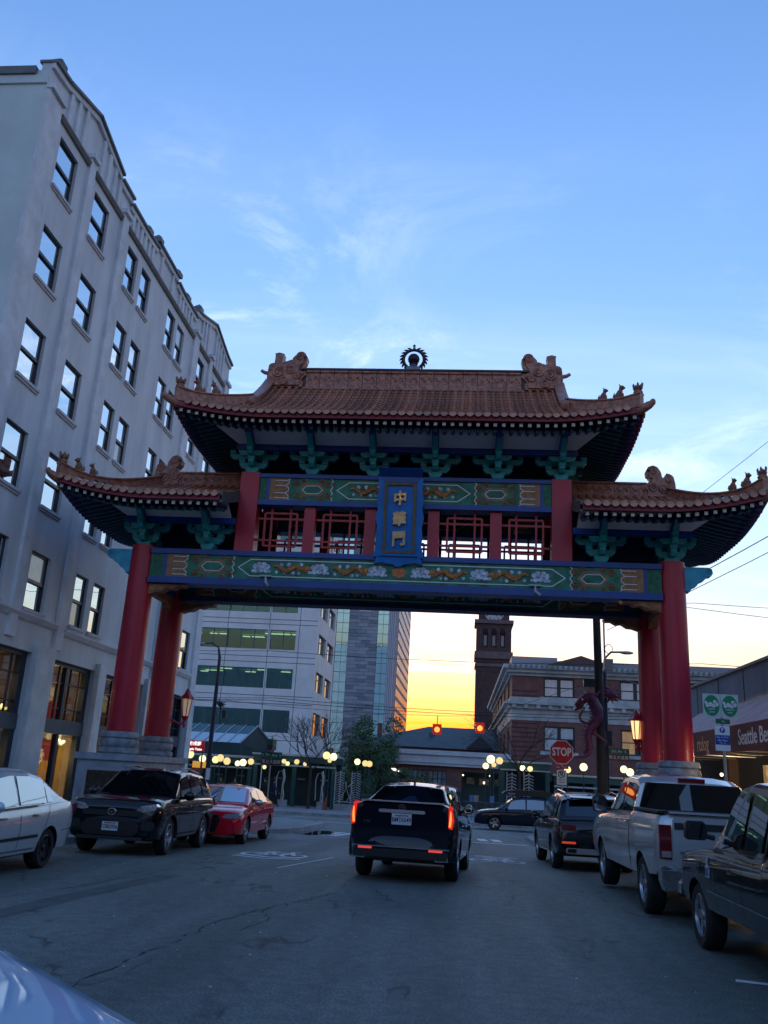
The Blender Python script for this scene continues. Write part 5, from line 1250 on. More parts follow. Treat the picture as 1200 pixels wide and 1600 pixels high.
for (a, c, z0, z1) in hs[:8]:
    m_ = (a+c)/2
    fr = MB(); t = 0.13
    fr.box(a, a+t, UY+0.10, UY+0.2, z0, z1); fr.box(c-t, c, UY+0.10, UY+0.2, z0, z1); fr.box(m_-0.14, m_+0.14, UY+0.10, UY+0.2, z0, z1); fr.box(a+t, m_-0.14, UY+0.10, UY+0.2, z0, z0+0.1); fr.box(m_+0.14, c-t, UY+0.10, UY+0.2, z0, z0+0.1); fr.box(a+t, m_-0.14, UY+0.10, UY+0.2, z1-0.12, z1); fr.box(m_+0.14, c-t, UY+0.10, UY+0.2, z1-0.12, z1)
    fr.box(a+t, m_-0.14, UY+0.12, UY+0.18, (z0+z1)/2-0.04, (z0+z1)/2+0.04); fr.box(m_+0.14, c-t, UY+0.12, UY+0.18, (z0+z1)/2-0.04, (z0+z1)/2+0.04)
    w_ = fr.build('window', GRNF, un)
    for q, (p0, p1) in enumerate(((a+t, m_-0.14), (m_+0.14, c-t))):
        for h0, h1 in ((z0+0.1, (z0+z1)/2-0.04), ((z0+z1)/2+0.04, z1-0.12)):
            g = MB(); g.box(p0, p1, UY+0.14, UY+0.15, h0, h1)
            lit = (a > 12 and a < 13 and z0 < 5)
            dark = (q == 1 and z0 < 5 and h0 < 5)
            g.build('pane', mat('lit amber pane', (0.30, 0.2, 0.1), 0.4, var=0.5, scale=3, emit=(1.0, 0.6, 0.25), estr=0.012) if lit and q == 0 else (glass('station glass', (0.5, 0.6, 0.62), 0.3) if dark or (lit and q == 1) else mat('curtained pane', (0.60, 0.67, 0.68), 0.15, var=0.12, scale=2, stretch=(6, 6, 0.3), coat=0.8)), w_)
    b = MB(); b.box(a-0.25, c+0.25, UY-0.12, UY+0.08, z0-0.28, z0-0.02); b.build('sill', STN, w_)
# ================================================================ low entrance hall, hipped shed roof
low_ = thing('entrance_hall', 'low entrance hall with white fascia and gridded windows', 'building', (-2.2, 76, GF))
b = MB(); b.box(-6.9, 3.9, 71.5, 80, 2.55, 2.75); b.box(-7.0, 3.9, 71.4, 80, 2.751, 3.35); b.box(-7.2, 3.9, 71.2, 80, 3.351, 3.70); b.build('fascia', mat('white fascia', (0.55, 0.58, 0.60), 0.7, var=0.12, scale=1), low_)
b = MB(); wall_with_holes(b, 72.0, [-6.6, 3.9], [GF, 2.55], [(-5.7, -4.3, 0.3, 2.2), (-4.1, -2.7, 0.3, 2.2), (-2.5, -1.1, 0.3, 2.2), (0.1, 3.4, GF+0.15, 2.2)], 0.3, 'y'); b.build('front_wall', BRK, low_)
for a in (-5.7, -4.1, -2.5):
    fr = MB()
    for k in range(5): fr.box(a+1.4*k/4-0.03, a+1.4*k/4+0.03, 72.15, 72.22, 0.3, 2.2)
    for k in range(4): fr.box(a, a+1.4, 72.16, 72.21, 0.3+1.9*k/3-0.03, 0.3+1.9*k/3+0.03)
    w_ = fr.build('window', GRNF, low_)
    g = MB(); g.box(a, a+1.4, 72.24, 72.26, 0.3, 2.2); g.build('pane', mat('hall bluish pane', (0.26, 0.33, 0.37), 0.2, var=0.3, scale=1.5, coat=0.7), w_)
b = MB(); b.box(-0.2, 3.8, 74, 74.1, GF, 2.4); b.build('lobby_wall', ODK, low_)
for (x, z, w, h) in ((0.5, 1.3, 0.6, 0.5), (1.5, 1.25, 0.8, 0.5), (2.6, 1.25, 0.7, 0.5)):
    b = MB(); b.box(x, x+w, 73.8, 73.9, z, z+h); b.build('lobby_panel', mat('lobby panel', (0.35, 0.30, 0.22), 0.7, var=0.6, scale=4), low_)
for (x, z, r) in ((0.2, 1.95, 0.07), (1.9, 1.45, 0.10), (2.35, 2.0, 0.07)):
    b = MB(); b.ball((x, 73.2, z), r, 8, 6); b.build('lamp', glow('lobby lamp', (1.0, 0.85, 0.6), 0.25), low_, smooth=60)
for (x, z) in ((-5.4, 2.0), (-4.95, 1.9), (-5.5, 2.05)):
    b = MB(); b.box(x, x+0.3, 72.05, 72.1, z, z+0.14); b.build('lamp', glow('hall lamp', (1.0, 0.95, 0.75), 0.2), low_)
hipb = thing('hipped_shed', 'dark green grey hipped roof shed under the red beacons', 'building', (-3, 100, GF))
b = MB(); b.box(-12, 8, 95.5, 110, GF, 4.7); b.build('wall', BRK, hipb)
b = MB(); b.faces([(-12.6, 95, 4.6), (9, 95, 4.6), (9, 112, 4.6), (-12.6, 112, 4.6), (-3.8, 103, 7.15), (9, 103, 7.2)], [(0, 1, 5, 4), (0, 4, 3), (3, 4, 5, 2)]); b.build('roof', mat('green grey roofing', (0.075, 0.10, 0.11), 0.7, var=0.2, scale=0.8), hipb)
b = MB(); b.faces([(0.5, 95.2, 4.75), (3.4, 95.2, 4.75), (1.95, 95.2, 6.0), (1.95, 99.5, 6.0)], [(0, 1, 2), (0, 2, 3), (1, 3, 2)]); b.build('dormer', mat('green grey dormer', (0.06, 0.07, 0.085), 0.7), hipb)
b = MB(); b.box(-3.6, -3.0, 99, 99.6, 5.7, 6.35); b.build('roof_vent', OMU, hipb)
b = MB(); b.box(-9.2, -8.7, 98, 98.5, 5.2, 7.0); b.build('chimney', BRK, hipb)
# ================================================================ transit pergolas with globe lamps
PG = mat('pergola dark green steel', (0.014, 0.075, 0.075), 0.45, var=0.15, scale=1.5); PGL = mat('pergola pale edge', (0.40, 0.45, 0.46), 0.6)
PGI = mat('pergola back panel', (0.012, 0.04, 0.048), 0.6, var=0.3, scale=0.7)
GLOBES = [glow('lit globe %d' % i, c, k) for i, (c, k) in enumerate((((1.0, 0.82, 0.38), 0.135), ((1.0, 0.85, 0.45), 0.20), ((1.0, 0.78, 0.34), 0.10)))]; grn = random.Random(2)
Zp = GF+0.135
def pergola(x0, x1, y, ztop, label, gap=2.3, band=1.55):
    t = thing('transit_pergola', label, 'pergola', ((x0+x1)/2, y, Zp))
    n = max(2, int((x1-x0)/gap)+1)
    for i in range(n):
        x = x0+0.15+(x1-x0-0.3)*i/(n-1); b = MB(); b.box(x-0.13, x+0.13, y-0.13, y+0.13, Zp, ztop-0.5); b.build('post', PG, t)
    b = MB(); b.box(x0, x1, y-0.20, y+3.0, ztop-0.5, ztop-0.12); b.build('roof', PG, t)
    b = MB(); b.box(x0-0.1, x1+0.1, y-0.30, y+3.1, ztop-0.118, ztop); b.build('roof_edge', PGL, t)
    b = MB(); b.box(x0, x1, y-0.16, y-0.14, band, band+0.10); b.build('light_rail', PGL, t)
    b = MB(); b.box(x0, x1, y+2.6, y+2.7, Zp, ztop-0.5); b.build('back_panel', PGI, t)
    for i in range(int((x1-x0)/1.6)):
        x = x0+0.9+i*1.6; b = MB(); b.box(x, x+0.55, y+2.5, y+2.56, 1.0, 1.12); b.build('notice_strip', mat('notice pale', (0.25, 0.26, 0.26), 0.7), t)
    return t
pergola(-19.6, -13.9, 60, 2.35, 'dark green steel pergola below the glass gable roof')
pergola(-13.6, -8.1, 59, 2.62, 'dark green steel pergola where two pedestrians walk', 2.6, 1.85)
pergola(2.5, 5.6, 58, 2.95, 'tall dark green pergola beside the brick station', 2.4, 2.35)
pergola(5.9, 13.5, 58.5, 2.3, 'long low dark green pergola in front of the brick station', 2.4, 1.5)
def globe_lamp(x, y, z, r, label, group, arm=None, post=None):
    t = thing('globe_lamp', label, 'lamp', (x, y, z), 0, group)
    b = MB(); b.ball((x, y, z), r, 14, 9); b.build('globe', grn.choice(GLOBES), t, smooth=70)
    b = MB()
    if post is not None: b.tube([(x, y, post), (x, y, z-r*0.9)], 0.035, 6)
    else: b.tube([(x, y, z+r*0.9), (x, y, z+r+0.25)], 0.02, 5)
    b.lathe([(r*0.5, z-r*1.02 if post is not None else z+r*0.86), (r*0.3, z-r*0.86 if post is not None else z+r*1.05)], 8, (x, y, 0)); b.build('stem', PG, t)
for (px, z, r) in ((-18.1, 2.2, 0.21), (-17.75, 2.18, 0.22), (-17.25, 2.25, 0.26), (-16.4, 2.02, 0.22), (-15.55, 2.0, 0.22), (-15.25, 2.12, 0.23), (-14.8, 1.95, 0.23), (-14.1, 1.85, 0.17), (-13.75, 1.92, 0.22), (-13.25, 2.0, 0.2)):
    globe_lamp(px, 56.6, z, r, 'glowing yellow globe strung along the pergola by the red neon sign', 'globes strung along the pergola', post=Zp)
for (px, z, r) in ((-12.7, 1.72, 0.13), (-11.45, 2.15, 0.15), (-11.2, 2.02, 0.14), (-10.6, 2.16, 0.17), (-10.05, 2.05, 0.13)):
    globe_lamp(px, 58.2, z, r, 'small yellow globe under the pergola roof above the pedestrians', 'globes under the pergola roof')
for (px, z, r, g_) in ((-8.47, 2.63, 0.24, 0), (-8.02, 2.57, 0.23, 0), (-8.25, 2.32, 0.13, 0), (-6.49, 2.35, 0.19, 1), (-5.99, 2.28, 0.19, 1), (-5.72, 2.26, 0.19, 1)):
    globe_lamp(px, 56.8, z, r, ('big glowing globe of the cluster above the orange cone', 'glowing globe of the cluster beside the dark shrubs')[g_], ('globes above the cone', 'globes by the shrubs')[g_], post=Zp)
for (px, z, r) in ((1.86, 2.94, 0.26), (2.40, 2.88, 0.22), (1.55, 2.53, 0.19), (2.05, 2.62, 0.15)):
    globe_lamp(px, 56.9, z, r, 'glowing globe of the tall cluster beside the entrance hall', 'globes by the entrance hall', post=Zp)
for (px, z, r) in ((3.85, 2.53, 0.17), (4.32, 2.51, 0.17)):
    globe_lamp(px, 57.4, z, r, 'glowing globe in front of the tall green pergola', 'globes at the tall pergola')
for (px, z, r) in ((6.62, 2.58, 0.21), (7.60, 2.78, 0.24), (10.05, 2.78, 0.22), (10.42, 2.62, 0.24), (11.0, 2.6, 0.2)):
    globe_lamp(px, 57.3, z, r, 'glowing globe above the long low pergola', 'globes above the low pergola', post=Zp)
# glass gable roof and neon sign
gr = thing('glass_canopy', 'glass gabled canopy with pale lower panes above the neon sign', 'canopy', (-17, 64, Zp))
gx0, gx1 = -20.6, -15.4
for i in range(6):
    a, c = gx0+(gx1-gx0)*i/6+0.04, gx0+(gx1-gx0)*(i+1)/6-0.04
    b = MB(); b.face([(a, 62, 3.25), (c, 62, 3.25), (c+0.25, 63.4, 3.9), (a+0.25, 63.4, 3.9)]); b.build('pane', mat('canopy pale pane', (0.40, 0.52, 0.58), 0.15, coat=0.8), gr)
    b = MB(); b.face([(a+0.25, 63.4, 3.9), (c+0.25, 63.4, 3.9), (c+0.5, 64.8, 4.55), (a+0.5, 64.8, 4.55)]); b.build('pane', glass('canopy dark pane', (0.3, 0.42, 0.42), 0.3), gr)
    b = MB(); b.tube([(a-0.04, 61.98, 3.26), (a+0.46, 64.8, 4.58)], 0.05, 5); b.build('glazing_bar', PGL, gr)
b = MB(); b.tube([(gx1, 61.98, 3.26), (gx1+0.5, 64.8, 4.58), (gx1+1.3, 67.5, 3.2)], 0.06, 5); b.build('gable_edge', PGL, gr)
b = MB(); b.faces([(gx1, 62, 2.4), (gx1, 62, 3.24), (gx1+0.5, 64.8, 4.53), (gx1+1.3, 67.5, 3.2), (gx1+1.3, 67.5, 2.4)], [(0, 1, 2, 3, 4)]); b.build('gable_wall', PGI, gr)
b = MB(); b.box(gx0, gx1, 62.02, 62.2, 2.4, 3.24); b.build('eaves_wall', PGI, gr)
ns = thing('neon_sign', 'dark red neon restaurant sign with white glowing characters', 'sign', (-16.95, 56.0, 2.4))
b = MB(); b.box(-17.65, -16.20, 56.0, 56.12, 2.42, 3.10); b.build('sign_box', mat('neon sign red', (0.16, 0.01, 0.015), 0.5, emit=(0.7, 0.02, 0.03), estr=0.012), ns)
NEON = glow('white neon', (1.0, 0.80, 0.78), 0.16)
for txt, z, s in (('滋味成都', 2.90, 0.27), ('Chengdu Taste', 2.57, 0.20)):
    vs, fs = text_mesh(txt, s, 0.004, bold=0.006); t = MB(); t.M = frame((-16.95, 55.985, z), (1, 0, 0), (0, 0, 1)); t.faces(vs, fs); t.build('neon_lettering', NEON, ns)
b = MB(); b.tube([(-17.5, 56.06, Zp), (-17.5, 56.06, 2.42)], 0.05, 6); b.tube([(-16.3, 56.06, Zp), (-16.3, 56.06, 2.42)], 0.05, 6); b.build('sign_leg', PG, ns)
ys_ = thing('menu_sign', 'small orange and red lit sign under the red neon sign', 'sign', (-16.9, 57.2, 1.2))
b = MB(); b.box(-17.2, -16.25, 57.2, 57.28, 1.45, 1.85); b.build('upper_panel', mat('orange panel', (0.5, 0.22, 0.03), 0.5, emit=(1.0, 0.5, 0.08), estr=0.03), ys_)
b = MB(); b.box(-17.25, -16.5, 57.2, 57.28, 1.15, 1.44); b.build('lower_panel', mat('red panel', (0.28, 0.04, 0.03), 0.5), ys_)
b = MB(); b.tube([(-16.9, 57.24, Zp), (-16.9, 57.24, 1.15)], 0.04, 6); b.build('leg', PG, ys_)
# ================================================================ vehicles
def interp(pts, y):
    if y <= pts[0][0]: return pts[0][1]
    for i in range(len(pts)-1):
        if pts[i][0] <= y <= pts[i+1][0]:
            t = (y-pts[i][0])/max(1e-9, pts[i+1][0]-pts[i][0]); return pts[i][1]+(pts[i+1][1]-pts[i][1])*t
    return pts[-1][1]
def smooth_pts(pts, n=3):
    # Catmull-Rom refinement of a profile polyline
    out = []
    for i in range(len(pts)-1):
        p0 = pts[max(i-1, 0)]; p1 = pts[i]; p2 = pts[i+1]; p3 = pts[min(i+2, len(pts)-1)]
        for k in range(n):
            t = k/n; y = p1[0]+(p2[0]-p1[0])*t
            m1 = (p2[1]-p0[1])/max(1e-6, p2[0]-p0[0])*(p2[0]-p1[0]); m2 = (p3[1]-p1[1])/max(1e-6, p3[0]-p1[0])*(p2[0]-p1[0])
            h = (2*t**3-3*t**2+1)*p1[1]+(t**3-2*t**2+t)*m1+(-2*t**3+3*t**2)*p2[1]+(t**3-t**2)*m2
            out.append((y, h))
    out.append(pts[-1]); return out
TYRE = mat('tyre rubber', (0.018, 0.018, 0.019), 0.75, var=0.2, scale=8, bump=0.2, bscale=60)
RIMS = mat('alloy rim', (0.50, 0.51, 0.53), 0.3, metal=0.9); RIMD = mat('dark rim', (0.05, 0.05, 0.055), 0.35, metal=0.8)
BLKP = mat('black plastic trim', (0.012, 0.012, 0.014), 0.5); CHROME = mat('chrome', (0.70, 0.71, 0.73), 0.12, metal=1.0)
CARG = glass('car window glass', (0.82, 0.88, 0.93), 0.26, 0.015, (0.006, 0.008, 0.010))
CARG2 = glass('privacy car glass', (0.80, 0.86, 0.92), 0.13, 0.015, (0.004, 0.005, 0.006))
REDL = mat('red lamp lens', (0.16, 0.006, 0.010), 0.15, coat=1.0); REDON = glow('brake light', (1.0, 0.03, 0.03), 0.075); REDHOT = glow('brake light core', (1.0, 0.30, 0.06), 0.16)
LENS = mat('headlamp lens', (0.50, 0.54, 0.58), 0.10, metal=0.4, coat=1.0)
PLATE = mat('licence plate white', (0.62, 0.64, 0.66), 0.5, var=0.08, scale=10); PLTXT = mat('plate dark blue lettering', (0.02, 0.03, 0.08), 0.5); PLRED = mat('plate red lettering', (0.35, 0.05, 0.05), 0.5)
WELL = mat('wheel well black', (0.004, 0.004, 0.005), 0.9)
def paint(name, col, metal=0.0, rough=0.28): return mat(name, col, rough, metal=metal, coat=1.0, rvar=0.03, scale=1.5, spec=0.05)
CUTTERS = bpy.data.collections.new('tmp_cutters')
class Car:
    def __init__(s, name, label, cat, L, W, top, bot, gh, body, loc, rz, wheels, wr, taper=0.80, corner=0.55, roofw=0.72, rim='s', group=None, crown=0.03, glassm=None, roofm=None, beltin=0.93, tw=0.23, pillar=None, hitch=0.0, sh=1.0):
        s.sh = sh
        s.L, s.W = L, W; s.top = smooth_pts(top); s.bot = bot; s.gh = gh; s.body = body; s.crown = crown; s.taper = taper; s.corner = corner; s.roofw = roofw; s.beltin = beltin
        s.glassm = glassm or CARG
        s.root = thing(name, label, cat, loc, rz if rz != 0 else 0.0, group); OFF[s.root.name] = Vector((0, 0, 0))
        if loc[1] > 16.5 and abs(math.cos(rz)) > 0.5: hitch = -0.0215*math.cos(rz)
        s.root.rotation_euler = (hitch, 0, rz)
        s.make_body(wheels, wr); s.make_house(roofm or body); s.wheels(wheels, wr, rim, tw)
    def halfw(s, y):
        e = s.L/2-s.corner; a = abs(y)
        if a <= e: return s.W/2
        t = min(1, (a-e)/s.corner); return s.W/2*(1-(1-s.taper)*t**2.2)
    def ring(s, y):
        w = s.halfw(y); zb = interp(s.bot, y); zt = interp(s.top, y); h = zt-zb
        return [(0, zb), (w*0.80, zb), (w*0.95, zb+0.05), (w*0.985, zb+0.28*h), (w, zb+0.55*h), (w*0.992, zb+0.72*h), (w*0.975, zt-0.09*s.sh), (w*0.935, zt-0.025*s.sh), (w*0.80, zt+s.crown*0.35-0.008*(s.sh-1)), (w*0.45, zt+s.crown*0.8), (0, zt+s.crown)]
    def side_x(s, y, z):
        r = s.ring(y); best = 0
        for i in range(1, 8):
            (x0, z0), (x1, z1) = r[i], r[i+1]
            if min(z0, z1) <= z <= max(z0, z1) and abs(z1-z0) > 1e-6: return x0+(x1-x0)*(z-z0)/(z1-z0)
        return s.halfw(y)
    def make_body(s, wheels, wr):
        e = s.L/2; ys = sorted(set([p[0] for p in s.top]+[-e+s.corner*k/6 for k in range(7)]+[e-s.corner*k/6 for k in range(7)]+[-e+s.L*k/28 for k in range(29)]))
        ys = [y for i, y in enumerate(ys) if -e <= y <= e and (i == 0 or y-ys[i-1] > 0.012)]
        b = MB(); rings = []
        for y in ys:
            r = s.ring(y); full = [(x, y, z) for x, z in r]+[(-x, y, z) for x, z in r[1:-1][::-1]]; rings.append(full)
        n = len(rings[0]); vs = [p for r in rings for p in r]
        fs = [(i*n+j, i*n+(j+1) % n, (i+1)*n+(j+1) % n, (i+1)*n+j) for i in range(len(rings)-1) for j in range(n)]
        fs += [list(range(n))[::-1], [(len(rings)-1)*n+j for j in range(n)]]
        b.faces(vs, fs); o = b.build('body', [s.body, WELL], s.root, local=True, smooth=32)
        # wheel wells
        c = MB()
        for y, z in wheels:
            for sx in (-1, 1): c.lathe([(wr*1.13, sx*(s.W/2-0.42)), (wr*1.13, sx*(s.W/2+0.3))], 28, (0, y, z), 0)
        co = c.build('cutter', WELL); co.data.polygons.foreach_set('material_index', [0]*len(co.data.polygons))
        co.parent = s.root
        md = o.modifiers.new('wells', 'BOOLEAN'); md.operation = 'DIFFERENCE'; md.object = co; md.solver = 'EXACT'; md.material_mode = 'TRANSFER'
        dg = bpy.context.evaluated_depsgraph_get(); me = bpy.data.meshes.new_from_object(o.evaluated_get(dg)); o.modifiers.clear()
        old = o.data; o.data = me; me.name = 'body'; bpy.data.objects.remove(co)
        s.bodyo = o
    # greenhouse: gh = list of (y, z) from rear base to front base, crossing rear glass, roof, windscreen
    def gpt(s, y):
        zt = interp(s.top, y)-0.03; zr = interp(s.ghs, y); H = max(p[1] for p in s.gh)-zt
        h = max(0.0, min(1.0, (zr-zt)/max(0.05, H))); wb = s.halfw(y)*s.beltin; wr = s.W/2*s.roofw
        return wb, zt, wb+(wr-wb)*h, zr
    def make_house(s, roofm):
        s.ghs = s.gh
        y0, y1 = s.gh[0][0], s.gh[-1][0]; ys = sorted(set([p[0] for p in s.gh]+[y0+(y1-y0)*k/30 for k in range(31)]))
        b = MB(); rings = []
        for y in ys:
            wb, zt, we, zr = s.gpt(y); cr = 0.045*min(1, (zr-zt)/0.4)
            half = [(wb, zt-0.02), (wb+(we-wb)*0.5, zt+(zr-zt)*0.5), (we, zr-0.035*min(1, (zr-zt)/0.2)), (we*0.93, zr), (we*0.55, zr+cr*0.75), (0, zr+cr)]
            rings.append([(x, y, z) for x, z in half]+[(-x, y, z) for x, z in half[:-1][::-1]])
        n = len(rings[0]); vs = [p for r in rings for p in r]
        fs = [(i*n+j, i*n+j+1, (i+1)*n+j+1, (i+1)*n+j) for i in range(len(rings)-1) for j in range(n-1)]+[list(range(n))[::-1], [(len(rings)-1)*n+j for j in range(n)]]
        b.faces(vs, fs); s.house = b.build('cabin', roofm, s.root, local=True, smooth=35)
    def side_glass(s, ya, yb, v0=0.10, v1=0.90, m=None, lean0=0.0, lean1=0.0, sides=(-1, 1)):
        for sx in sides:
            g = []; n = 10
            for i in range(n+1):
                row = []
                for v in (v0, (v0+v1)/2, v1):
                    y = (ya+lean0*v)+((yb+lean1*v)-(ya+lean0*v))*i/n; wb, zt, we, zr = s.gpt(y); x = wb+(we-wb)*v+0.012; row.append((sx*x, y, zt+(zr-zt)*v))
                g.append(row)
            b = MB(); b.sheet(g); b.build('side_window', m or s.glassm, s.root, local=True, smooth=60)
    def top_glass(s, ya, yb, name, u=0.90, m=None, lift=0.012):
        g = []; n = 8
        for i in range(n+1):
            y = ya+(yb-ya)*i/n; wb, zt, we, zr = s.gpt(y); cr = 0.045*min(1, (zr-zt)/0.4); row = []
            for q in range(-6, 7):
                f = q/6*u; a = abs(f)
                z = zr+cr*(1-a/0.93)*1.0 if a < 0.93 else zr
                row.append((we*f, y, z+lift))
            g.append(row)
        b = MB(); b.sheet(g); return b.build(name, m or s.glassm, s.root, local=True, smooth=60)
    def wheels(s, wheels, wr, rim, tw):
        for y, z in wheels:
            for sx in (-1, 1):
                xo = s.W/2-0.035; xi = xo-tw
                t = MB(); t.lathe([(wr*0.66, xi+0.01), (wr*0.90, xi), (wr*0.985, xi+0.03), (wr, xi+0.07), (wr, xo-0.07), (wr*0.985, xo-0.03), (wr*0.90, xo), (wr*0.68, xo-0.008), (wr*0.66, xo-0.05)], 30, (0, 0, 0), 0)
                if sx < 0: t.v = [Vector((-p.x, p.y, p.z)) for p in t.v]
                w = t.build('wheel', TYRE, s.root, local=True, smooth=40); w.location = (0, y, z)
                r = MB(); q = xo-0.035
                r.lathe([(wr*0.67, q-0.10), (wr*0.67, q+0.02), (wr*0.62, q+0.025), (wr*0.58, q-0.06)], 26, (0, 0, 0), 0)
                ns = 5 if rim == 's' else 10 if rim == 'm' else 6
                for k in range(ns):
                    a = 2*PI*k/ns; wd = (0.10 if rim == 's' else 0.045 if rim == 'm' else 0.09)
                    ca, sa = math.cos(a), math.sin(a)
                    P4 = []
                    for rr, hw in ((wr*0.10, wd*0.55), (wr*0.62, wd*0.5 if rim != 's' else wd*0.42)):
                        for h in (-hw, hw): P4.append((rr*ca-h*sa, rr*sa+h*ca))
                    vs = [(q-0.012, *P4[0]), (q-0.012, *P4[1]), (q+0.005, *P4[3]), (q+0.005, *P4[2]), (q-0.05, *P4[0]), (q-0.05, *P4[1]), (q-0.05, *P4[3]), (q-0.05, *P4[2])]
                    r.faces(vs, [(0, 1, 2, 3), (0, 4, 5, 1), (1, 5, 6, 2), (2, 6, 7, 3), (3, 7, 4, 0)])
                r.lathe([(wr*0.16, q-0.05), (wr*0.16, q), (wr*0.10, q+0.012), (0, q+0.014)], 14, (0, 0, 0), 0)
                r.lathe([(wr*0.60, q-0.085), (0, q-0.085)], 20, (0, 0, 0), 0)
                nf = len(r.f); r.m = [0]*(nf-20)+[1]*20
                if sx < 0: r.v = [Vector((-p.x, p.y, p.z)) for p in r.v]
                r.build('rim', [RIMS if rim != 'd' else RIMD, WELL], w, local=True, smooth=30)
    def box(s, name, c, d, m, parent=None, rx=0.0, rz=0.0, ry=0.0, bev=0.0):
        b = MB(); b.M = Matrix.Translation(c) @ Matrix.Rotation(rz, 4, 'Z') @ Matrix.Rotation(ry, 4, 'Y') @ Matrix.Rotation(rx, 4, 'X')
        if bev:
            x, y, z = d[0]/2, d[1]/2, d[2]/2; e = min(bev, x*0.9, z*0.9)
            b.prism([(-x+e, -z), (x-e, -z), (x, -z+e), (x, z-e), (x-e, z), (-x+e, z), (-x, z-e), (-x, -z+e)], 1, -y, y)
        else: b.cbox((0, 0, 0), d)
        return b.build(name, m, parent or s.root, local=True)
    def shape(s, name, pts, y0, y1, m, parent=None, mirror=True, smooth=False):
        # outline in x,z extruded in y on both sides
        for sx in ((1, -1) if mirror else (1,)):
            b = MB(); b.prism([(sx*p[0], p[1]) for p in pts], 1, y0, y1); b.build(name, m, parent or s.root, local=True)
    def side_strip(s, name, y0, y1, z0, z1, h, m, out=0.008, sides=(-1, 1), n=10):
        for sx in sides:
            g = []
            for i in range(n+1):
                y = y0+(y1-y0)*i/n; z = z0+(z1-z0)*i/n
                g.append([(sx*(s.side_x(y, z-h/2)+out), y, z-h/2), (sx*(s.side_x(y, z+h/2)+out), y, z+h/2)])
            b = MB(); b.sheet(g); b.build(name, m, s.root, local=True)
    def seam(s, pts, sides=(-1, 1), w=0.012, m=None):
        # dark door gap: polyline in (y, z) on the body side
        for sx in sides:
            b = MB()
            for i in range(len(pts)-1):
                (ya, za), (yb, zb) = pts[i], pts[i+1]; n = 6
                d = Vector((yb-ya, zb-za)); d.normalize(); nn = Vector((-d.y, d.x))*w/2; g = []
                for k in range(n+1):
                    y, z = ya+(yb-ya)*k/n, za+(zb-za)*k/n
                    g.append([(sx*(s.side_x(y+nn.x*q, z+nn.y*q)+0.004), y+nn.x*q, z+nn.y*q) for q in (-1, 1)])
                b.sheet(g)
            b.build('door_gap', m or WELL, s.root, local=True)
    def handle(s, y, z, m, sides=(-1, 1)):
        for sx in sides:
            x = s.side_x(y, z); b = MB(); b.tube([(sx*(x-0.005), y-0.10, z), (sx*(x+0.035), y-0.07, z), (sx*(x+0.035), y+0.07, z), (sx*(x-0.005), y+0.10, z)], 0.014, 6); b.build('door_handle', m, s.root, local=True, smooth=50)
    def mirror(s, y, z, m, size=(0.20, 0.10, 0.14), out=0.02, sides=(-1, 1), square=False):
        for sx in sides:
            wb = s.gpt(y)[0]; x = wb+out
            b = MB(); a, c, h = size
            if square:
                q = [(-0.5, -0.35), (-0.38, -0.5), (0.38, -0.5), (0.5, -0.38), (0.5, 0.38), (0.38, 0.5), (-0.30, 0.5), (-0.5, 0.3)]
                b.prism([(sx*(x+a*0.62+u*a), z+v*h) for u, v in q], 1, y-c*0.3, y+c*0.5)
            else: b.ball((sx*(x+a*0.62), y, z), 1, 12, 8, (a*0.55, c*0.62, h*0.58))
            b.tube([(sx*(x-0.06), y, z-h*0.35), (sx*(x+a*0.4), y, z-h*0.2)], 0.03, 6)
            mo = b.build('wing_mirror', m, s.root, local=True, smooth=50)
            k = 0.86 if square else 0.72; yg = y-c*0.3-0.006 if square else y-c*0.46
            q = [(-0.5, -0.35), (-0.38, -0.5), (0.38, -0.5), (0.5, -0.38), (0.5, 0.38), (0.38, 0.5), (-0.30, 0.5), (-0.5, 0.3)]
            g = MB(); g.prism([(sx*(x+a*0.62+u*a*k), z+v*h*k) for u, v in q], 1, yg-0.004, yg+0.012); g.build('mirror_glass', glass('mirror glass', (0.75, 0.82, 0.88), 0.5, 0.02), mo, local=True)
    def plate(s, x, y, z, txt, back=True, tilt=0.0, w=0.31, h=0.16):
        d = -1 if back else 1
        M = frame((x, y, z), (-d, 0, 0), (0, math.sin(tilt)*-d, math.cos(tilt)))
        b = MB(); b.M = M; b.box(-w/2, w/2, -h/2, h/2, -0.012, 0.004); p = b.build('licence_plate', PLATE, s.root, local=True)
        for t, sz, yy, m in ((txt, 0.098, -0.012, PLTXT), ('WASHINGTON', 0.034, 0.055, PLRED)):
            vs, fs = text_mesh(t, sz, 0.001, bold=0.0015); k = min(1.0, (w-0.02)/max(1e-3, max(v.x for v in vs)-min(v.x for v in vs))) if vs else 1
            q = MB(); q.M = M; q.faces([(v.x*k, v.y+yy, v.z+0.006) for v in vs], fs); q.build('plate_lettering', m, p, local=True)
        return p
    def badge(s, x, y, z, r, m, back=True, ring=True):
        b = MB(); d = -1 if back else 1
        b.tube([(x+r*math.cos(a), y+d*0.006, z+r*0.8*math.sin(a)) for a in [2*PI*i/20 for i in range(20)]], r*0.16, 6, closed=True)
        b.tube([(x-r*0.55, y+d*0.006, z+r*0.1), (x, y+d*0.008, z-r*0.3), (x+r*0.55, y+d*0.006, z+r*0.1)], r*0.12, 5); b.tube([(x-r*0.3, y+d*0.006, z+r*0.35), (x+r*0.3, y+d*0.006, z+r*0.35)], r*0.12, 5)
        b.build('badge', m, s.root, local=True, smooth=50)
def at_slope(x, y, z=0.0): return (x, y, gz(y)+z)
HITCH = -0.0215
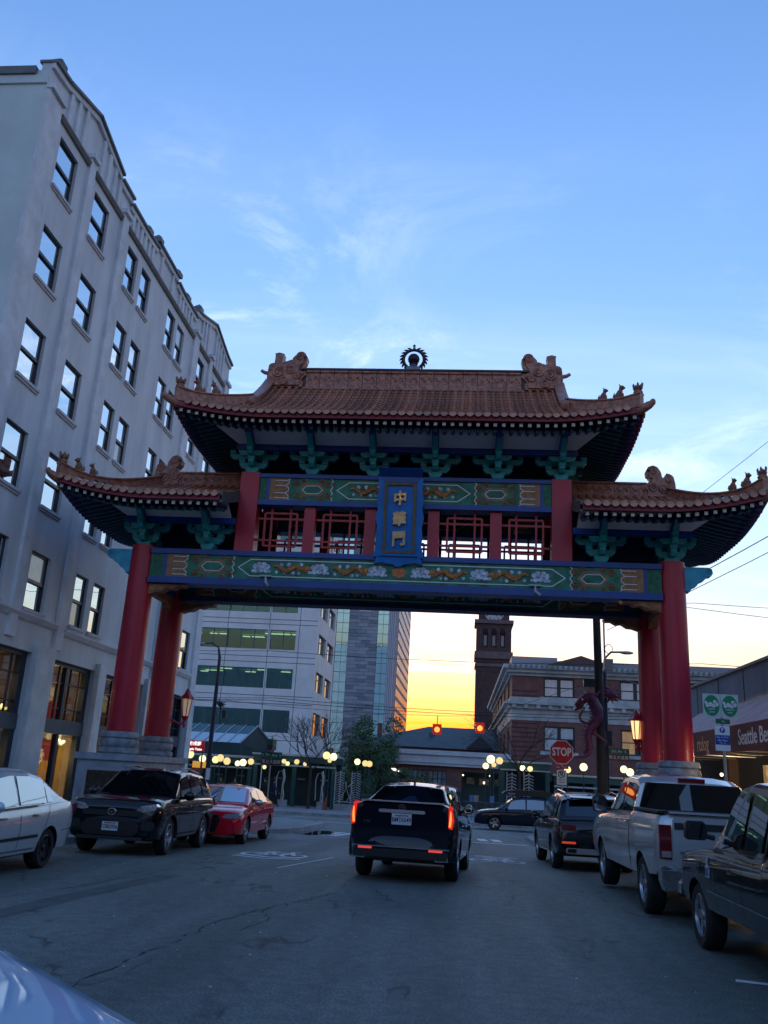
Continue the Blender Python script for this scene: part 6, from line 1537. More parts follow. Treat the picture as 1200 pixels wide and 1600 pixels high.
# ---------------------------------------------------------------- dark saloon with lit tail lamps
def car_saloon_dark():
    pt = paint('deep navy black paint', (0.004, 0.006, 0.016), 0.1)
    L, W = 5.13, 1.89
    top = [(-2.565, 1.20), (-2.52, 1.255), (-2.35, 1.275), (-1.75, 1.25), (-1.0, 1.19), (0.6, 1.10), (1.2, 1.06), (2.0, 0.97), (2.45, 0.82), (2.565, 0.66)]
    bot = [(-2.565, 0.46), (-2.3, 0.36), (-1.9, 0.28), (1.9, 0.26), (2.565, 0.32)]
    gh = [(-2.00, 1.245), (-1.10, 1.545), (-0.65, 1.60), (0.0, 1.615), (0.45, 1.57), (1.40, 1.06)]
    c = Car('saloon_car', 'glossy navy black saloon with glowing vertical tail lamps waiting in the lane', 'car', L, W, top, bot, gh, pt, at_slope(-0.80, 18.25, 0.0), R(-4.0), [(-1.43, 0.35), (1.43, 0.35)], 0.35, taper=0.87, corner=0.50, roofw=0.61, beltin=0.83, hitch=0.0, glassm=CARG2, sh=2.2)
    c.top_glass(-1.95, -1.14, 'rear_window', 0.90); c.top_glass(0.50, 1.30, 'windscreen', 0.88, CARG)
    c.side_glass(-1.35, -0.28, 0.12, 0.86, None, 0.15, 0.0); c.side_glass(-0.22, 0.85, 0.12, 0.86, None, 0, -0.35)
    y = -L/2
    # tail lamps: tall blades at the corners
    for sx in (-1, 1):
        b = MB(); b.prism([(sx*0.800, 0.91), (sx*0.860, 0.89), (sx*0.885, 1.03), (sx*0.838, 1.255), (sx*0.800, 1.265)], 1, y-0.02, y+0.42); tl = b.build('tail_lamp', REDON, c.root, local=True)
        b = MB(); b.tube([(sx*0.825, y-0.016, 0.93), (sx*0.838, y-0.018, 1.06), (sx*0.834, y-0.016, 1.18)], [0.020, 0.020, 0.010], 6); b.build('lamp_core', REDHOT, tl, local=True)
        c.box('brake_reflector', (sx*0.60, y-0.062, 0.535), (0.23, 0.03, 0.035), glow('low brake strip', (1.0, 0.10, 0.10), 0.07))
        b = MB(); b.prism([(sx*0.60, 0.37), (sx*0.82, 0.38), (sx*0.80, 0.46), (sx*0.58, 0.45)], 1, y-0.065, y+0.15); b.build('tail_pipe', CHROME, c.root, local=True)
        b = MB(); b.prism([(sx*0.615, 0.385), (sx*0.795, 0.39), (sx*0.78, 0.45), (sx*0.60, 0.44)], 1, y-0.072, y-0.064); b.build('tail_pipe_hole', WELL, c.root, local=True)
    prof_ = [(0.78, 0.02), (0.68, -0.02), (0.58, -0.05), (0.48, -0.05), (0.39, -0.02), (0.35, 0.06)]; g = []
    for q in range(-10, 11):
        u = q/10; xx = 0.935*math.copysign(abs(u)**0.9, u); back = 0.34*abs(u)**4
        g.append([(xx, y+dy+back, z) for z, dy in prof_])
    b = MB(); b.sheet(g); b.build('rear_bumper', pt, c.root, local=True, smooth=40)
    y -= 0.045
    c.box('bumper_strip', (0, y-0.008, 0.565), (1.66, 0.02, 0.018), CHROME); c.box('diffuser', (0, y-0.004, 0.46), (1.60, 0.05, 0.13), BLKP)
    y += 0.045
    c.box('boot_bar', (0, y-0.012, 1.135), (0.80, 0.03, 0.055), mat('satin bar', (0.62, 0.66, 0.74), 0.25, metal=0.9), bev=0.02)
    c.badge(0.0, y-0.005, 1.205, 0.055, CHROME); c.plate(0.0, y-0.022, 1.01, 'BMT6549', w=0.34, h=0.18)
    c.box('boot_sky_sheen', (0, y+0.06, 1.292), (1.44, 0.20, 0.022), mat('satin bar', (0.62, 0.66, 0.74), 0.25, metal=0.9))  # pale bar stands in for the sky reflected on the boot lid
    c.box('boot_gap', (0, y-0.003, 0.74), (1.50, 0.008, 0.010), WELL)
    for sx in (-1, 1): c.box('boot_gap', (sx*0.765, y-0.003, 0.98), (0.010, 0.008, 0.48), WELL)
    vs, fs = text_mesh('XTS4', 0.055, 0.002); b = MB(); b.M = frame((-0.60, y-0.008, 0.95), (1, 0, 0), (0, 0, 1)); b.faces(vs, fs); b.build('model_lettering', CHROME, c.root, local=True)
    b = MB(); b.prism([(-1.00, 1.60), (-0.80, 1.62), (-0.85, 1.70), (-0.93, 1.73)], 0, -0.012, 0.012); b.build('roof_antenna', BLKP, c.root, local=True)
    c.mirror(0.78, 1.18, pt); c.side_strip('sill_trim', -1.9, 1.9, 0.30, 0.30, 0.025, CHROME); c.handle(-0.35, 0.90, CHROME); c.handle(0.68, 0.90, CHROME)
    c.seam([(-1.1, 0.95), (-1.1, 0.55), (-0.95, 0.32)]); c.seam([(-0.22, 0.98), (-0.22, 0.30)]); c.seam([(0.85, 0.95), (0.90, 0.32)])
    for sx in (-1, 1): c.box('headlamp', (sx*0.78, 2.30, 0.72), (0.2, 0.3, 0.16), LENS)
car_saloon_dark()
# ---------------------------------------------------------------- black compact SUV facing us
def car_suv_front():
    pt = paint('black car paint', (0.004, 0.005, 0.009), 0.0)
    L, W = 4.60, 1.86
    top = [(-2.30, 0.92), (-2.22, 1.06), (-1.4, 1.10), (0.6, 1.07), (1.0, 1.09), (1.6, 1.07), (2.05, 1.02), (2.24, 0.95), (2.30, 0.84)]
    bot = [(-2.30, 0.40), (-1.9, 0.28), (1.9, 0.26), (2.30, 0.30)]
    gh = [(-2.22, 1.06), (-1.86, 1.47), (-1.5, 1.58), (-0.6, 1.625), (0.0, 1.615), (0.32, 1.565), (1.12, 1.07)]
    c = Car('suv_car', 'black compact SUV with a pale licence plate parked below the gate pedestal', 'car', L, W, top, bot, gh, pt, at_slope(-6.72, 19.55), PI+R(1.5), [(-1.32, 0.355), (1.37, 0.355)], 0.355, taper=0.86, corner=0.42, roofw=0.73, rim='s')
    c.top_glass(0.36, 1.04, 'windscreen', 0.88, CARG2); c.top_glass(-2.16, -1.80, 'rear_window', 0.85)
    c.side_glass(-1.72, -1.15, 0.12, 0.86, None, 0.12, 0); c.side_glass(-1.05, -0.22, 0.10, 0.86); c.side_glass(-0.14, 0.74, 0.10, 0.86, None, 0, -0.30)
    y = L/2
    c.box('upper_grille', (0, y+0.004, 0.77), (1.15, 0.04, 0.10), BLKP, bev=0.03); c.box('lower_grille', (0, y+0.012, 0.50), (1.12, 0.04, 0.26), BLKP, bev=0.08)
    for k in range(4): c.box('grille_slat', (0, y+0.035, 0.42+k*0.055), (1.0, 0.01, 0.012), mat('grille slat dark', (0.02, 0.02, 0.024), 0.35))
    c.box('skid_plate', (0, y+0.0, 0.32), (1.30, 0.07, 0.06), mat('dark bumper plastic', (0.02, 0.022, 0.026), 0.5))
    for sx in (-1, 1):
        b = MB(); b.prism([(sx*0.48, 0.835), (sx*0.56, 0.92), (sx*0.84, 0.965), (sx*0.88, 0.92), (sx*0.82, 0.85), (sx*0.60, 0.81)], 1, y-0.36, y+0.010); hl = b.build('headlamp', LENS, c.root, local=True)
        for k in range(3): c.box('lamp_unit', (sx*(0.56+k*0.09), y+0.013, 0.865+k*0.016), (0.06, 0.02, 0.05), CHROME, hl)
        c.box('corner_intake', (sx*0.72, y-0.02, 0.56), (0.22, 0.06, 0.16), BLKP, bev=0.03)
        b = MB(); b.tube([(sx*0.62, -1.5, 1.62), (sx*0.63, -0.6, 1.69), (sx*0.62, 0.1, 1.655)], 0.018, 6); b.build('roof_rail', CHROME, c.root, local=True)
    c.badge(0, y+0.03, 0.79, 0.075, CHROME, back=False); c.plate(0, y+0.045, 0.53, 'CBB2936', back=False)
    c.mirror(0.68, 1.13, pt, (0.24, 0.13, 0.17))
    for yy in (-1.32, 1.37):
        for sx in (-1, 1):
            b = MB(); b.tube([(sx*(c.side_x(yy, 0.45)+0.004), yy+0.425*math.cos(a), 0.355+0.425*math.sin(a)) for a in [R(-8+196*i/18) for i in range(19)]], 0.028, 5); b.build('arch_trim', BLKP, c.root, local=True)
    c.side_strip('sill_trim', -0.95, 0.95, 0.34, 0.34, 0.10, BLKP, 0.012); c.side_strip('window_trim', -1.7, 0.75, 1.065, 1.05, 0.02, CHROME, 0.002)
    c.handle(-0.75, 0.93, pt); c.handle(0.15, 0.92, pt); c.seam([(-1.02, 0.95), (-0.95, 0.45)]); c.seam([(-0.18, 1.02), (-0.18, 0.35)]); c.seam([(0.80, 1.0), (0.85, 0.4)])
    for sx in (-1, 1): c.box('tail_lamp', (sx*0.84, -2.18, 0.98), (0.16, 0.24, 0.14), REDL)
car_suv_front()
# ---------------------------------------------------------------- red saloon facing us
def car_red():
    pt = paint('bright red car paint', (0.72, 0.010, 0.030), 0.0)
    L, W = 4.72, 1.84
    top = [(-2.36, 0.80), (-2.28, 0.96), (-1.9, 1.00), (0.7, 0.95), (1.1, 0.93), (1.8, 0.84), (2.2, 0.74), (2.36, 0.60)]
    bot = [(-2.36, 0.36), (-2.0, 0.24), (2.0, 0.20), (2.36, 0.24)]
    gh = [(-1.95, 0.98), (-1.05, 1.33), (-0.5, 1.385), (0.05, 1.38), (0.40, 1.32), (1.30, 0.94)]
    c = Car('saloon_car', 'bright red saloon parked behind the black compact SUV', 'car', L, W, top, bot, gh, pt, at_slope(-6.28, 24.55), PI+R(1.0), [(-1.40, 0.325), (1.42, 0.325)], 0.325, taper=0.84, corner=0.5, roofw=0.68, rim='m', sh=1.5)
    c.top_glass(0.46, 1.22, 'windscreen', 0.88, glass('windscreen sky glass', (0.85, 0.92, 1.0), 0.42, 0.02)); c.top_glass(-1.85, -1.08, 'rear_window', 0.85)
    c.side_glass(-1.25, -0.32, 0.12, 0.85, None, 0.2, 0); c.side_glass(-0.25, 0.80, 0.12, 0.85, None, 0, -0.4)
    y = L/2
    b = MB(); b.prism([(-0.30, 0.28), (0.30, 0.28), (0.40, 0.55), (0.36, 0.70), (-0.36, 0.70), (-0.40, 0.55)], 1, y-0.03, y+0.012); gr_ = b.build('grille', BLKP, c.root, local=True)
    for k in range(6): c.box('grille_slat', (0, y+0.016, 0.34+k*0.062), (0.66, 0.008, 0.012), CHROME, gr_)
    for sx in (-1, 1):
        b = MB(); b.prism([(sx*0.44, 0.62), (sx*0.50, 0.70), (sx*0.84, 0.75), (sx*0.88, 0.70), (sx*0.80, 0.62)], 1, y-0.40, y-0.01); b.build('headlamp', LENS, c.root, local=True)
        b = MB(); b.prism([(sx*0.46, 0.30), (sx*0.80, 0.32), (sx*0.76, 0.44), (sx*0.50, 0.42)], 1, y-0.10, y-0.002); b.build('side_intake', BLKP, c.root, local=True)
    c.mirror(0.72, 1.0, mat('mirror cap silver', (0.5, 0.52, 0.55), 0.2, metal=0.9)); c.handle(-0.45, 0.84, pt); c.handle(0.45, 0.83, pt)
    c.seam([(-0.28, 0.93), (-0.28, 0.28)]); c.seam([(0.85, 0.90), (0.9, 0.3)]); c.seam([(-1.15, 0.9), (-1.0, 0.35)]); c.side_strip('window_trim', -1.2, 0.8, 0.985, 0.945, 0.016, CHROME, 0.0)
car_red()
# ---------------------------------------------------------------- silver saloon, left edge
def car_silver():
    pt = paint('silver grey car paint', (0.62, 0.66, 0.69), 0.45, 0.33)
    L, W = 4.53, 1.71
    top = [(-2.265, 0.80), (-2.18, 0.98), (-1.7, 1.02), (-1.2, 0.99), (0.6, 0.93), (1.0, 0.92), (1.7, 0.84), (2.1, 0.72), (2.265, 0.58)]
    bot = [(-2.265, 0.34), (-1.9, 0.24), (1.9, 0.22), (2.265, 0.26)]
    gh = [(-1.85, 1.00), (-1.15, 1.40), (-0.7, 1.475), (-0.1, 1.485), (0.25, 1.44), (1.15, 0.93)]
    c = Car('saloon_car', 'silver grey saloon with a dark rubbing strip parked nose towards us', 'car', L, W, top, bot, gh, pt, at_slope(-7.46, 13.25), PI+R(-1.0), [(-1.26, 0.305), (1.34, 0.305)], 0.305, taper=0.86, corner=0.45, roofw=0.69, rim='d', glassm=glass('pale reflecting car glass', (0.86, 0.93, 0.97), 0.45, 0.02))
    c.top_glass(0.30, 1.06, 'windscreen', 0.88); c.top_glass(-1.76, -1.12, 'rear_window', 0.85)
    c.side_glass(-1.40, -1.16, 0.12, 0.80, None, 0.22, 0.0); c.side_glass(-1.13, -0.30, 0.10, 0.86, None, 0.0, 0); c.side_glass(-0.22, 0.72, 0.10, 0.86, None, 0, -0.35)
    c.side_strip('rubbing_strip', -0.85, 1.0, 0.52, 0.50, 0.045, BLKP, 0.012); c.handle(-0.72, 0.83, CHROME); c.handle(0.28, 0.81, CHROME)
    c.seam([(-1.22, 0.97), (-1.1, 0.72), (-0.93, 0.40), (-0.90, 0.28)]); c.seam([(-0.26, 0.96), (-0.26, 0.27)]); c.seam([(0.80, 0.90), (0.82, 0.30)])
    for sx in (-1, 1):
        b = MB(); b.prism([(sx*0.50, 0.78), (sx*0.76, 0.77), (sx*0.80, 0.96), (sx*0.56, 0.94)], 1, -2.28, -1.98); b.build('tail_lamp', REDL, c.root, local=True)
        c.box('headlamp', (sx*0.66, 2.10, 0.70), (0.24, 0.2, 0.15), LENS)
    c.side_strip('bumper_line', -2.1, -1.65, 0.58, 0.56, 0.012, BLKP, 0.004); c.mirror(0.66, 0.99, pt); c.side_strip('window_trim', -1.35, 0.7, 0.995, 0.93, 0.02, BLKP, 0.0)
    c.side_strip('sill_line', -0.8, 0.9, 0.335, 0.33, 0.018, mat('sill dark line', (0.10, 0.11, 0.12), 0.5), 0.006)  # dark grey line low on the body side
car_silver()
# ---------------------------------------------------------------- black SUV on the right, rear view
def car_suv_rear():
    pt = paint('black pearl paint', (0.005, 0.006, 0.010), 0.0)
    L, W = 4.72, 1.90
    top = [(-2.36, 0.84), (-2.28, 1.06), (-1.4, 1.10), (0.6, 1.06), (1.1, 1.06), (1.8, 0.98), (2.25, 0.86), (2.36, 0.70)]
    bot = [(-2.36, 0.42), (-2.0, 0.30), (2.0, 0.26), (2.36, 0.30)]
    gh = [(-2.20, 1.08), (-1.90, 1.50), (-1.6, 1.61), (-0.7, 1.67), (0.0, 1.665), (0.35, 1.60), (1.20, 1.06)]
    c = Car('suv_car', 'black SUV with silver lower bumper and roof rails parked past the pickups', 'car', L, W, top, bot, gh, pt, at_slope(3.02, 23.35), R(2.0), [(-1.43, 0.365), (1.43, 0.365)], 0.365, taper=0.88, corner=0.42, roofw=0.73, rim='s', glassm=CARG2)
    c.top_glass(-2.15, -1.84, 'rear_window', 0.84); c.top_glass(0.42, 1.12, 'windscreen', 0.88); c.side_glass(-1.75, -1.15, 0.12, 0.86, None, 0.12, 0); c.side_glass(-1.05, -0.2, 0.10, 0.86); c.side_glass(-0.12, 0.80, 0.10, 0.86, None, 0, -0.3)
    y = -L/2
    c.box('rear_skid', (0, y-0.01, 0.43), (1.46, 0.08, 0.12), mat('satin silver bumper', (0.42, 0.44, 0.42), 0.35, metal=0.7), bev=0.03)
    for sx in (-1, 1):
        c.box('reflector', (sx*0.66, y-0.012, 0.60), (0.30, 0.03, 0.045), glow('reflector glow', (1.0, 0.09, 0.05), 0.05))  # red glow put into the reflectors, which hold no lamp
        b = MB(); b.prism([(sx*0.50, 0.84), (sx*0.80, 0.86), (sx*0.84, 0.98), (sx*0.50, 0.97)], 1, y-0.004, y+0.35); b.build('tail_lamp', REDL, c.root, local=True)
        c.box('tail_pipe', (sx*0.60, y-0.035, 0.44), (0.20, 0.1, 0.085), CHROME, bev=0.02); c.box('tail_pipe_hole', (sx*0.60, y-0.088, 0.44), (0.16, 0.01, 0.055), WELL)
        b = MB(); b.tube([(sx*0.62, -1.65, 1.66), (sx*0.64, -0.6, 1.74), (sx*0.62, 0.2, 1.69)], 0.02, 6); b.build('roof_rail', CHROME, c.root, local=True)
    c.plate(0.10, y-0.015, 0.88, 'CBV7071'); c.badge(0, y-0.004, 1.02, 0.05, CHROME); c.mirror(0.75, 1.12, pt, (0.24, 0.13, 0.17)); c.side_strip('sill_trim', -0.9, 0.95, 0.36, 0.36, 0.05, CHROME, 0.012)
    c.box('roof_spoiler', (0, -1.97, 1.575), (1.15, 0.22, 0.03), pt, rx=R(12)); c.handle(-0.8, 0.95, pt); c.handle(0.15, 0.94, pt); c.seam([(-0.16, 1.0), (-0.16, 0.36)]); c.seam([(-1.05, 0.98), (-0.98, 0.42)])
    c.side_strip('window_trim', -1.7, 0.8, 1.075, 1.05, 0.02, CHROME, 0.0)
car_suv_rear()
# ---------------------------------------------------------------- silver pickup
def pickup_silver():
    pt = paint('silver pickup paint', (0.62, 0.63, 0.63), 0.5, 0.32)
    L, W = 5.82, 2.02
    top = [(-2.91, 1.34), (-2.86, 1.42), (-2.0, 1.42), (-0.95, 1.41), (-0.9, 1.34), (0.9, 1.30), (1.3, 1.29), (2.2, 1.24), (2.75, 1.15), (2.91, 0.98)]
    bot = [(-2.91, 0.70), (-2.6, 0.56), (-1.0, 0.46), (1.9, 0.44), (2.91, 0.46)]
    gh = [(-1.02, 1.36), (-0.92, 1.83), (-0.6, 1.92), (0.1, 1.95), (0.55, 1.91), (1.35, 1.30)]
    c = Car('pickup_truck', 'silver crew cab pickup with a dented rear bumper parked behind the dark pickup', 'truck', L, W, top, bot, gh, pt, at_slope(3.68, 15.95), R(0.6), [(-1.72, 0.40), (1.86, 0.40)], 0.40, taper=0.95, corner=0.22, roofw=0.76, rim='s', crown=0.015, tw=0.27, glassm=CARG2)
    y = -L/2
    # rear window of the cab (upright) with a pale reflection
    b = MB(); g = []
    for i in range(5):
        t = i/4; yy = -1.035+0.085*t; zz = 1.42+0.42*t; hw = 0.86-0.13*t; g.append([(hw*q/6, yy-0.02, zz) for q in range(-6, 7)])
    b.sheet(g); b.build('rear_window', CARG2, c.root, local=True)
    c.box('high_brake_lamp', (0.0, -0.93, 1.90), (0.42, 0.05, 0.06), mat('brake lamp red dim', (0.22, 0.01, 0.014), 0.2, coat=1.0))
    c.side_glass(-0.86, -0.02, 0.14, 0.84, None, 0.02, 0.0); c.side_glass(0.08, 0.98, 0.14, 0.84, None, 0, -0.35); c.top_glass(0.60, 1.28, 'windscreen', 0.9, CARG)
    c.box('bed_dark_panel', (0, -1.92, 1.434), (1.62, 1.70, 0.014), WELL)  # flat black panel stands in for the dark inside of the bed
    for sx in (-1, 1): c.box('bed_rail', (sx*0.90, -1.95, 1.445), (0.14, 1.85, 0.03), BLKP)
    c.box('tailgate_cap', (0, y+0.03, 1.447), (1.66, 0.12, 0.03), pt)
    c.box('tailgate', (0, y-0.012, 1.06), (1.58, 0.04, 0.66), pt, bev=0.04); c.box('tailgate_band', (0, y-0.036, 1.27), (1.54, 0.01, 0.09), mat('tailgate dark band', (0.05, 0.055, 0.06), 0.35, metal=0.4)); c.box('tailgate_crease', (0, y-0.035, 0.93), (1.4, 0.008, 0.035), mat('tailgate crease', (0.20, 0.21, 0.23), 0.4, metal=0.5)); c.box('tailgate_handle', (0, y-0.04, 1.20), (0.24, 0.02, 0.08), BLKP, bev=0.02)
    for sx in (-1, 1):
        b = MB(); b.prism([(sx*0.81, 0.84), (sx*0.965, 0.84), (sx*0.975, 1.28), (sx*0.81, 1.28)], 1, y-0.02, y+0.16); tl = b.build('tail_lamp', REDL, c.root, local=True)
        c.box('reverse_lens', (sx*0.885, y-0.023, 0.90), (0.13, 0.01, 0.08), mat('reverse lens', (0.42, 0.30, 0.30), 0.2, coat=1.0), tl); c.box('lamp_ridge', (sx*0.885, y-0.024, 1.10), (0.12, 0.01, 0.012), mat('lens ridge', (0.35, 0.05, 0.05), 0.2), tl)
        c.mirror(0.95, 1.44, BLKP, (0.24, 0.12, 0.28), 0.06, sides=(sx,), square=True)
    bm_ = MB()
    for sx in (-1, 1): bm_.prism([(sx*0.34, 0.50), (sx*0.94, 0.44), (sx*0.985, 0.56), (sx*0.985, 0.70), (sx*0.30, 0.72), (sx*0.30, 0.60)], 1, y-0.16, y+0.06)
    bm_.box(-0.30, 0.30, y-0.15, y+0.05, 0.56, 0.70); bm_.build('rear_bumper', mat('chromed bumper', (0.60, 0.61, 0.62), 0.26, metal=0.9, var=0.15, scale=4, rvar=0.1), c.root, local=True)
    b = MB(); b.lathe([(0.062, y-0.20), (0.062, y+0.25), (0.05, y+0.25), (0.05, y-0.20)], 14, (0.50, 0, 0.43), 1); b.build('tail_pipe', CHROME, c.root, local=True, smooth=40)
    b = MB(); b.lathe([(0.062, y-0.20), (0.062, y+0.25), (0.05, y+0.25), (0.05, y-0.20)], 14, (-0.50, 0, 0.43), 1); b.build('tail_pipe', CHROME, c.root, local=True, smooth=40)
    c.box('axle', (0, -1.72, 0.42), (1.5, 0.12, 0.12), BLKP); c.handle(-0.75, 1.22, CHROME, (-1, 1)); c.handle(0.22, 1.21, CHROME, (-1, 1))
    c.seam([(-0.9, 1.30), (-0.9, 0.52)]); c.seam([(0.03, 1.30), (0.03, 0.50)]); c.seam([(1.05, 1.26), (1.08, 0.52)]); c.seam([(-0.93, 1.36), (-0.93, 0.6)], w=0.02)
    c.plate(0, y-0.165, 0.63, 'C48107T')
pickup_silver()
# ---------------------------------------------------------------- dark green pickup, right edge
def pickup_dark():
    pt = paint('dark green black paint', (0.006, 0.014, 0.014), 0.15)
    L, W = 4.80, 1.76
    top = [(-2.40, 1.16), (-2.35, 1.20), (-0.75, 1.20), (-0.70, 1.17), (0.75, 1.15), (1.2, 1.13), (1.9, 1.08), (2.25, 1.02), (2.40, 0.86)]
    bot = [(-2.40, 0.55), (-2.0, 0.44), (2.0, 0.42), (2.40, 0.42)]
    gh = [(-0.76, 1.17), (-0.72, 1.72), (-0.50, 1.83), (0.0, 1.855), (0.34, 1.81), (0.92, 1.14)]
    c = Car('pickup_truck', 'dark green black pickup with a blue white decal on its front wing', 'truck', L, W, top, bot, gh, pt, (3.70, 9.85, 0), R(0.8), [(-1.55, 0.36), (1.60, 0.36)], 0.36, taper=0.93, corner=0.25, roofw=0.74, rim='s', crown=0.012, beltin=0.955)
    c.side_glass(-0.05, 0.70, 0.12, 0.88, None, 0.0, -0.24); c.side_glass(-0.66, -0.18, 0.12, 0.86); c.top_glass(0.40, 0.88, 'windscreen', 0.9)
    c.mirror(0.72, 1.33, BLKP, (0.23, 0.12, 0.20), 0.09, square=True); c.seam([(0.83, 1.05), (0.85, 0.62), (0.78, 0.46)], m=mat('panel gap bright', (0.12, 0.13, 0.13), 0.4)); c.seam([(-0.12, 1.13), (-0.12, 0.46)])
    c.side_strip('pinstripe', -2.2, 1.1, 0.66, 0.68, 0.014, CHROME, 0.006); c.side_strip('sill_line', -0.9, 1.0, 0.455, 0.47, 0.012, CHROME, 0.006); c.handle(0.12, 0.94, BLKP)
    # decal on the left front wing: pale tower shape over letters
    yd, zd = 1.05, 0.90; xs_ = c.side_x(yd, zd)+0.006
    b = MB(); b.prism([(yd-0.075, zd-0.08), (yd+0.075, zd-0.08), (yd+0.075, zd+0.035), (yd+0.03, zd+0.05), (yd+0.015, zd+0.14), (yd-0.02, zd+0.14), (yd-0.03, zd+0.05), (yd-0.075, zd+0.035)], 0, -xs_-0.002, -xs_+0.006); dc = b.build('decal', mat('decal pale', (0.55, 0.60, 0.66), 0.4), c.root, local=True)
    vs, fs = text_mesh('US', 0.12, 0.001, bold=0.003); b = MB(); b.M = frame((-xs_-0.005, yd, zd-0.025), (0, -1, 0), (0, 0, 1)); b.faces([(v.x*0.9, v.y, v.z) for v in vs], fs); b.build('decal_lettering', mat('decal blue', (0.03, 0.09, 0.26), 0.4), dc, local=True)
    for sx in (-1, 1): c.box('headlamp', (sx*0.66, 2.28, 0.84), (0.26, 0.2, 0.18), LENS)
    c.box('front_bumper', (0, 2.43, 0.56), (1.70, 0.16, 0.20), CHROME, bev=0.04); c.box('bed_dark_panel', (0, -1.56, 1.225), (1.42, 1.50, 0.012), WELL)  # black panel over the bed in place of its shaded inside
    c.side_strip('window_trim', -0.66, 0.78, 1.165, 1.145, 0.02, CHROME, 0.0)
pickup_dark()
# ---------------------------------------------------------------- navy estate with roof box crossing the avenue
def car_estate():
    pt = paint('dark navy estate paint', (0.008, 0.014, 0.032), 0.2)
    L, W = 4.82, 1.84
    top = [(-2.41, 0.90), (-2.33, 1.02), (-1.5, 1.06), (0.6, 1.02), (1.1, 1.02), (1.8, 0.95), (2.25, 0.84), (2.41, 0.66)]
    bot = [(-2.41, 0.40), (-2.0, 0.30), (2.0, 0.26), (2.41, 0.30)]
    gh = [(-2.30, 1.04), (-1.90, 1.46), (-1.4, 1.58), (-0.5, 1.62), (0.1, 1.60), (0.45, 1.53), (1.30, 1.02)]
    yy = 47.2; c = Car('estate_car', 'navy estate car with a black roof box crossing the avenue', 'car', L, W, top, bot, gh, pt, (3.15, yy, gz(yy)), R(90), [(-1.35, 0.345), (1.40, 0.345)], 0.345, taper=0.84, corner=0.45, roofw=0.72, rim='s')
    c.side_glass(-1.80, -1.15, 0.12, 0.86, None, 0.15, 0); c.side_glass(-1.05, -0.2, 0.10, 0.86); c.side_glass(-0.12, 0.85, 0.10, 0.86, None, 0, -0.3); c.top_glass(0.52, 1.22, 'windscreen', 0.9); c.top_glass(-2.22, -1.86, 'rear_window', 0.85)
    b = MB(); b.prism([(-1.55, 1.72), (-1.35, 1.70), (0.75, 1.70), (1.02, 1.78), (0.85, 1.90), (0.3, 1.98), (-1.1, 1.98), (-1.5, 1.92)], 0, -0.42, 0.42); b.build('roof_box', mat('roof box black', (0.02, 0.022, 0.028), 0.4), c.root, local=True)
    vs, fs = text_mesh('THULE', 0.12, 0.002); b = MB(); b.M = frame((0.425, 0.55, 1.77), (0, 1, 0), (0, 0, 1)); b.faces(vs, fs); b.M = frame((-0.425, 0.55, 1.77), (0, -1, 0), (0, 0, 1)); b.faces(vs, fs); b.build('box_lettering', WHITE, c.root, local=True)
    for q in (-1.1, 0.5): c.box('roof_bar', (0, q, 1.665), (1.2, 0.06, 0.05), BLKP)
    for sx in (-1, 1):
        b = MB(); b.prism([(1.88, 0.82), (2.30, 0.74), (2.34, 0.82), (2.05, 0.90)], 0, sx*0.55, sx*0.86); b.build('headlamp', LENS, c.root, local=True)
        b = MB(); b.tube([(sx*0.88, 1.95, 0.60), (sx*0.84, 2.2, 0.55)], 0.03, 5); b.build('fog_lamp', LENS, c.root, local=True)
    c.mirror(0.80, 1.08, pt); c.handle(-0.75, 0.90, pt); c.handle(0.2, 0.89, pt); c.seam([(-0.16, 1.0), (-0.16, 0.34)]); c.side_strip('sill_trim', -1.0, 1.0, 0.34, 0.34, 0.09, BLKP, 0.01); c.side_strip('window_trim', -1.75, 0.85, 1.045, 1.01, 0.015, CHROME, 0.0)
car_estate()
# ---------------------------------------------------------------- pale van ahead of the dark saloon
def car_van():
    pt = paint('pale silver van paint', (0.48, 0.50, 0.52), 0.3)
    L, W = 4.95, 1.95
    top = [(-2.475, 1.00), (-2.42, 1.14), (0.8, 1.10), (1.3, 1.08), (2.0, 0.98), (2.475, 0.72)]
    bot = [(-2.475, 0.40), (-2.0, 0.30), (2.0, 0.26), (2.475, 0.30)]
    gh = [(-2.42, 1.12), (-2.22, 1.60), (-1.9, 1.68), (-0.5, 1.72), (0.2, 1.70), (0.55, 1.62), (1.55, 1.08)]
    c = Car('minivan', 'pale silver minivan ahead of the navy black saloon', 'van', L, W, top, bot, gh, pt, at_slope(-0.78, 30.3), R(-3), [(-1.45, 0.35), (1.50, 0.35)], 0.35, taper=0.88, corner=0.45, roofw=0.76)
    c.top_glass(-2.38, -2.18, 'rear_window', 0.86); c.side_glass(-2.05, -1.0, 0.12, 0.86); c.side_glass(-0.9, 0.1, 0.10, 0.86); c.side_glass(0.2, 1.1, 0.10, 0.86, None, 0, -0.3); c.top_glass(0.62, 1.45, 'windscreen', 0.9)
    for sx in (-1, 1): c.box('tail_lamp', (sx*0.86, -2.38, 1.10), (0.14, 0.16, 0.40), REDL)
    c.mirror(1.0, 1.14, pt); c.plate(0, -2.49, 0.90, 'BRK2260')
car_van()
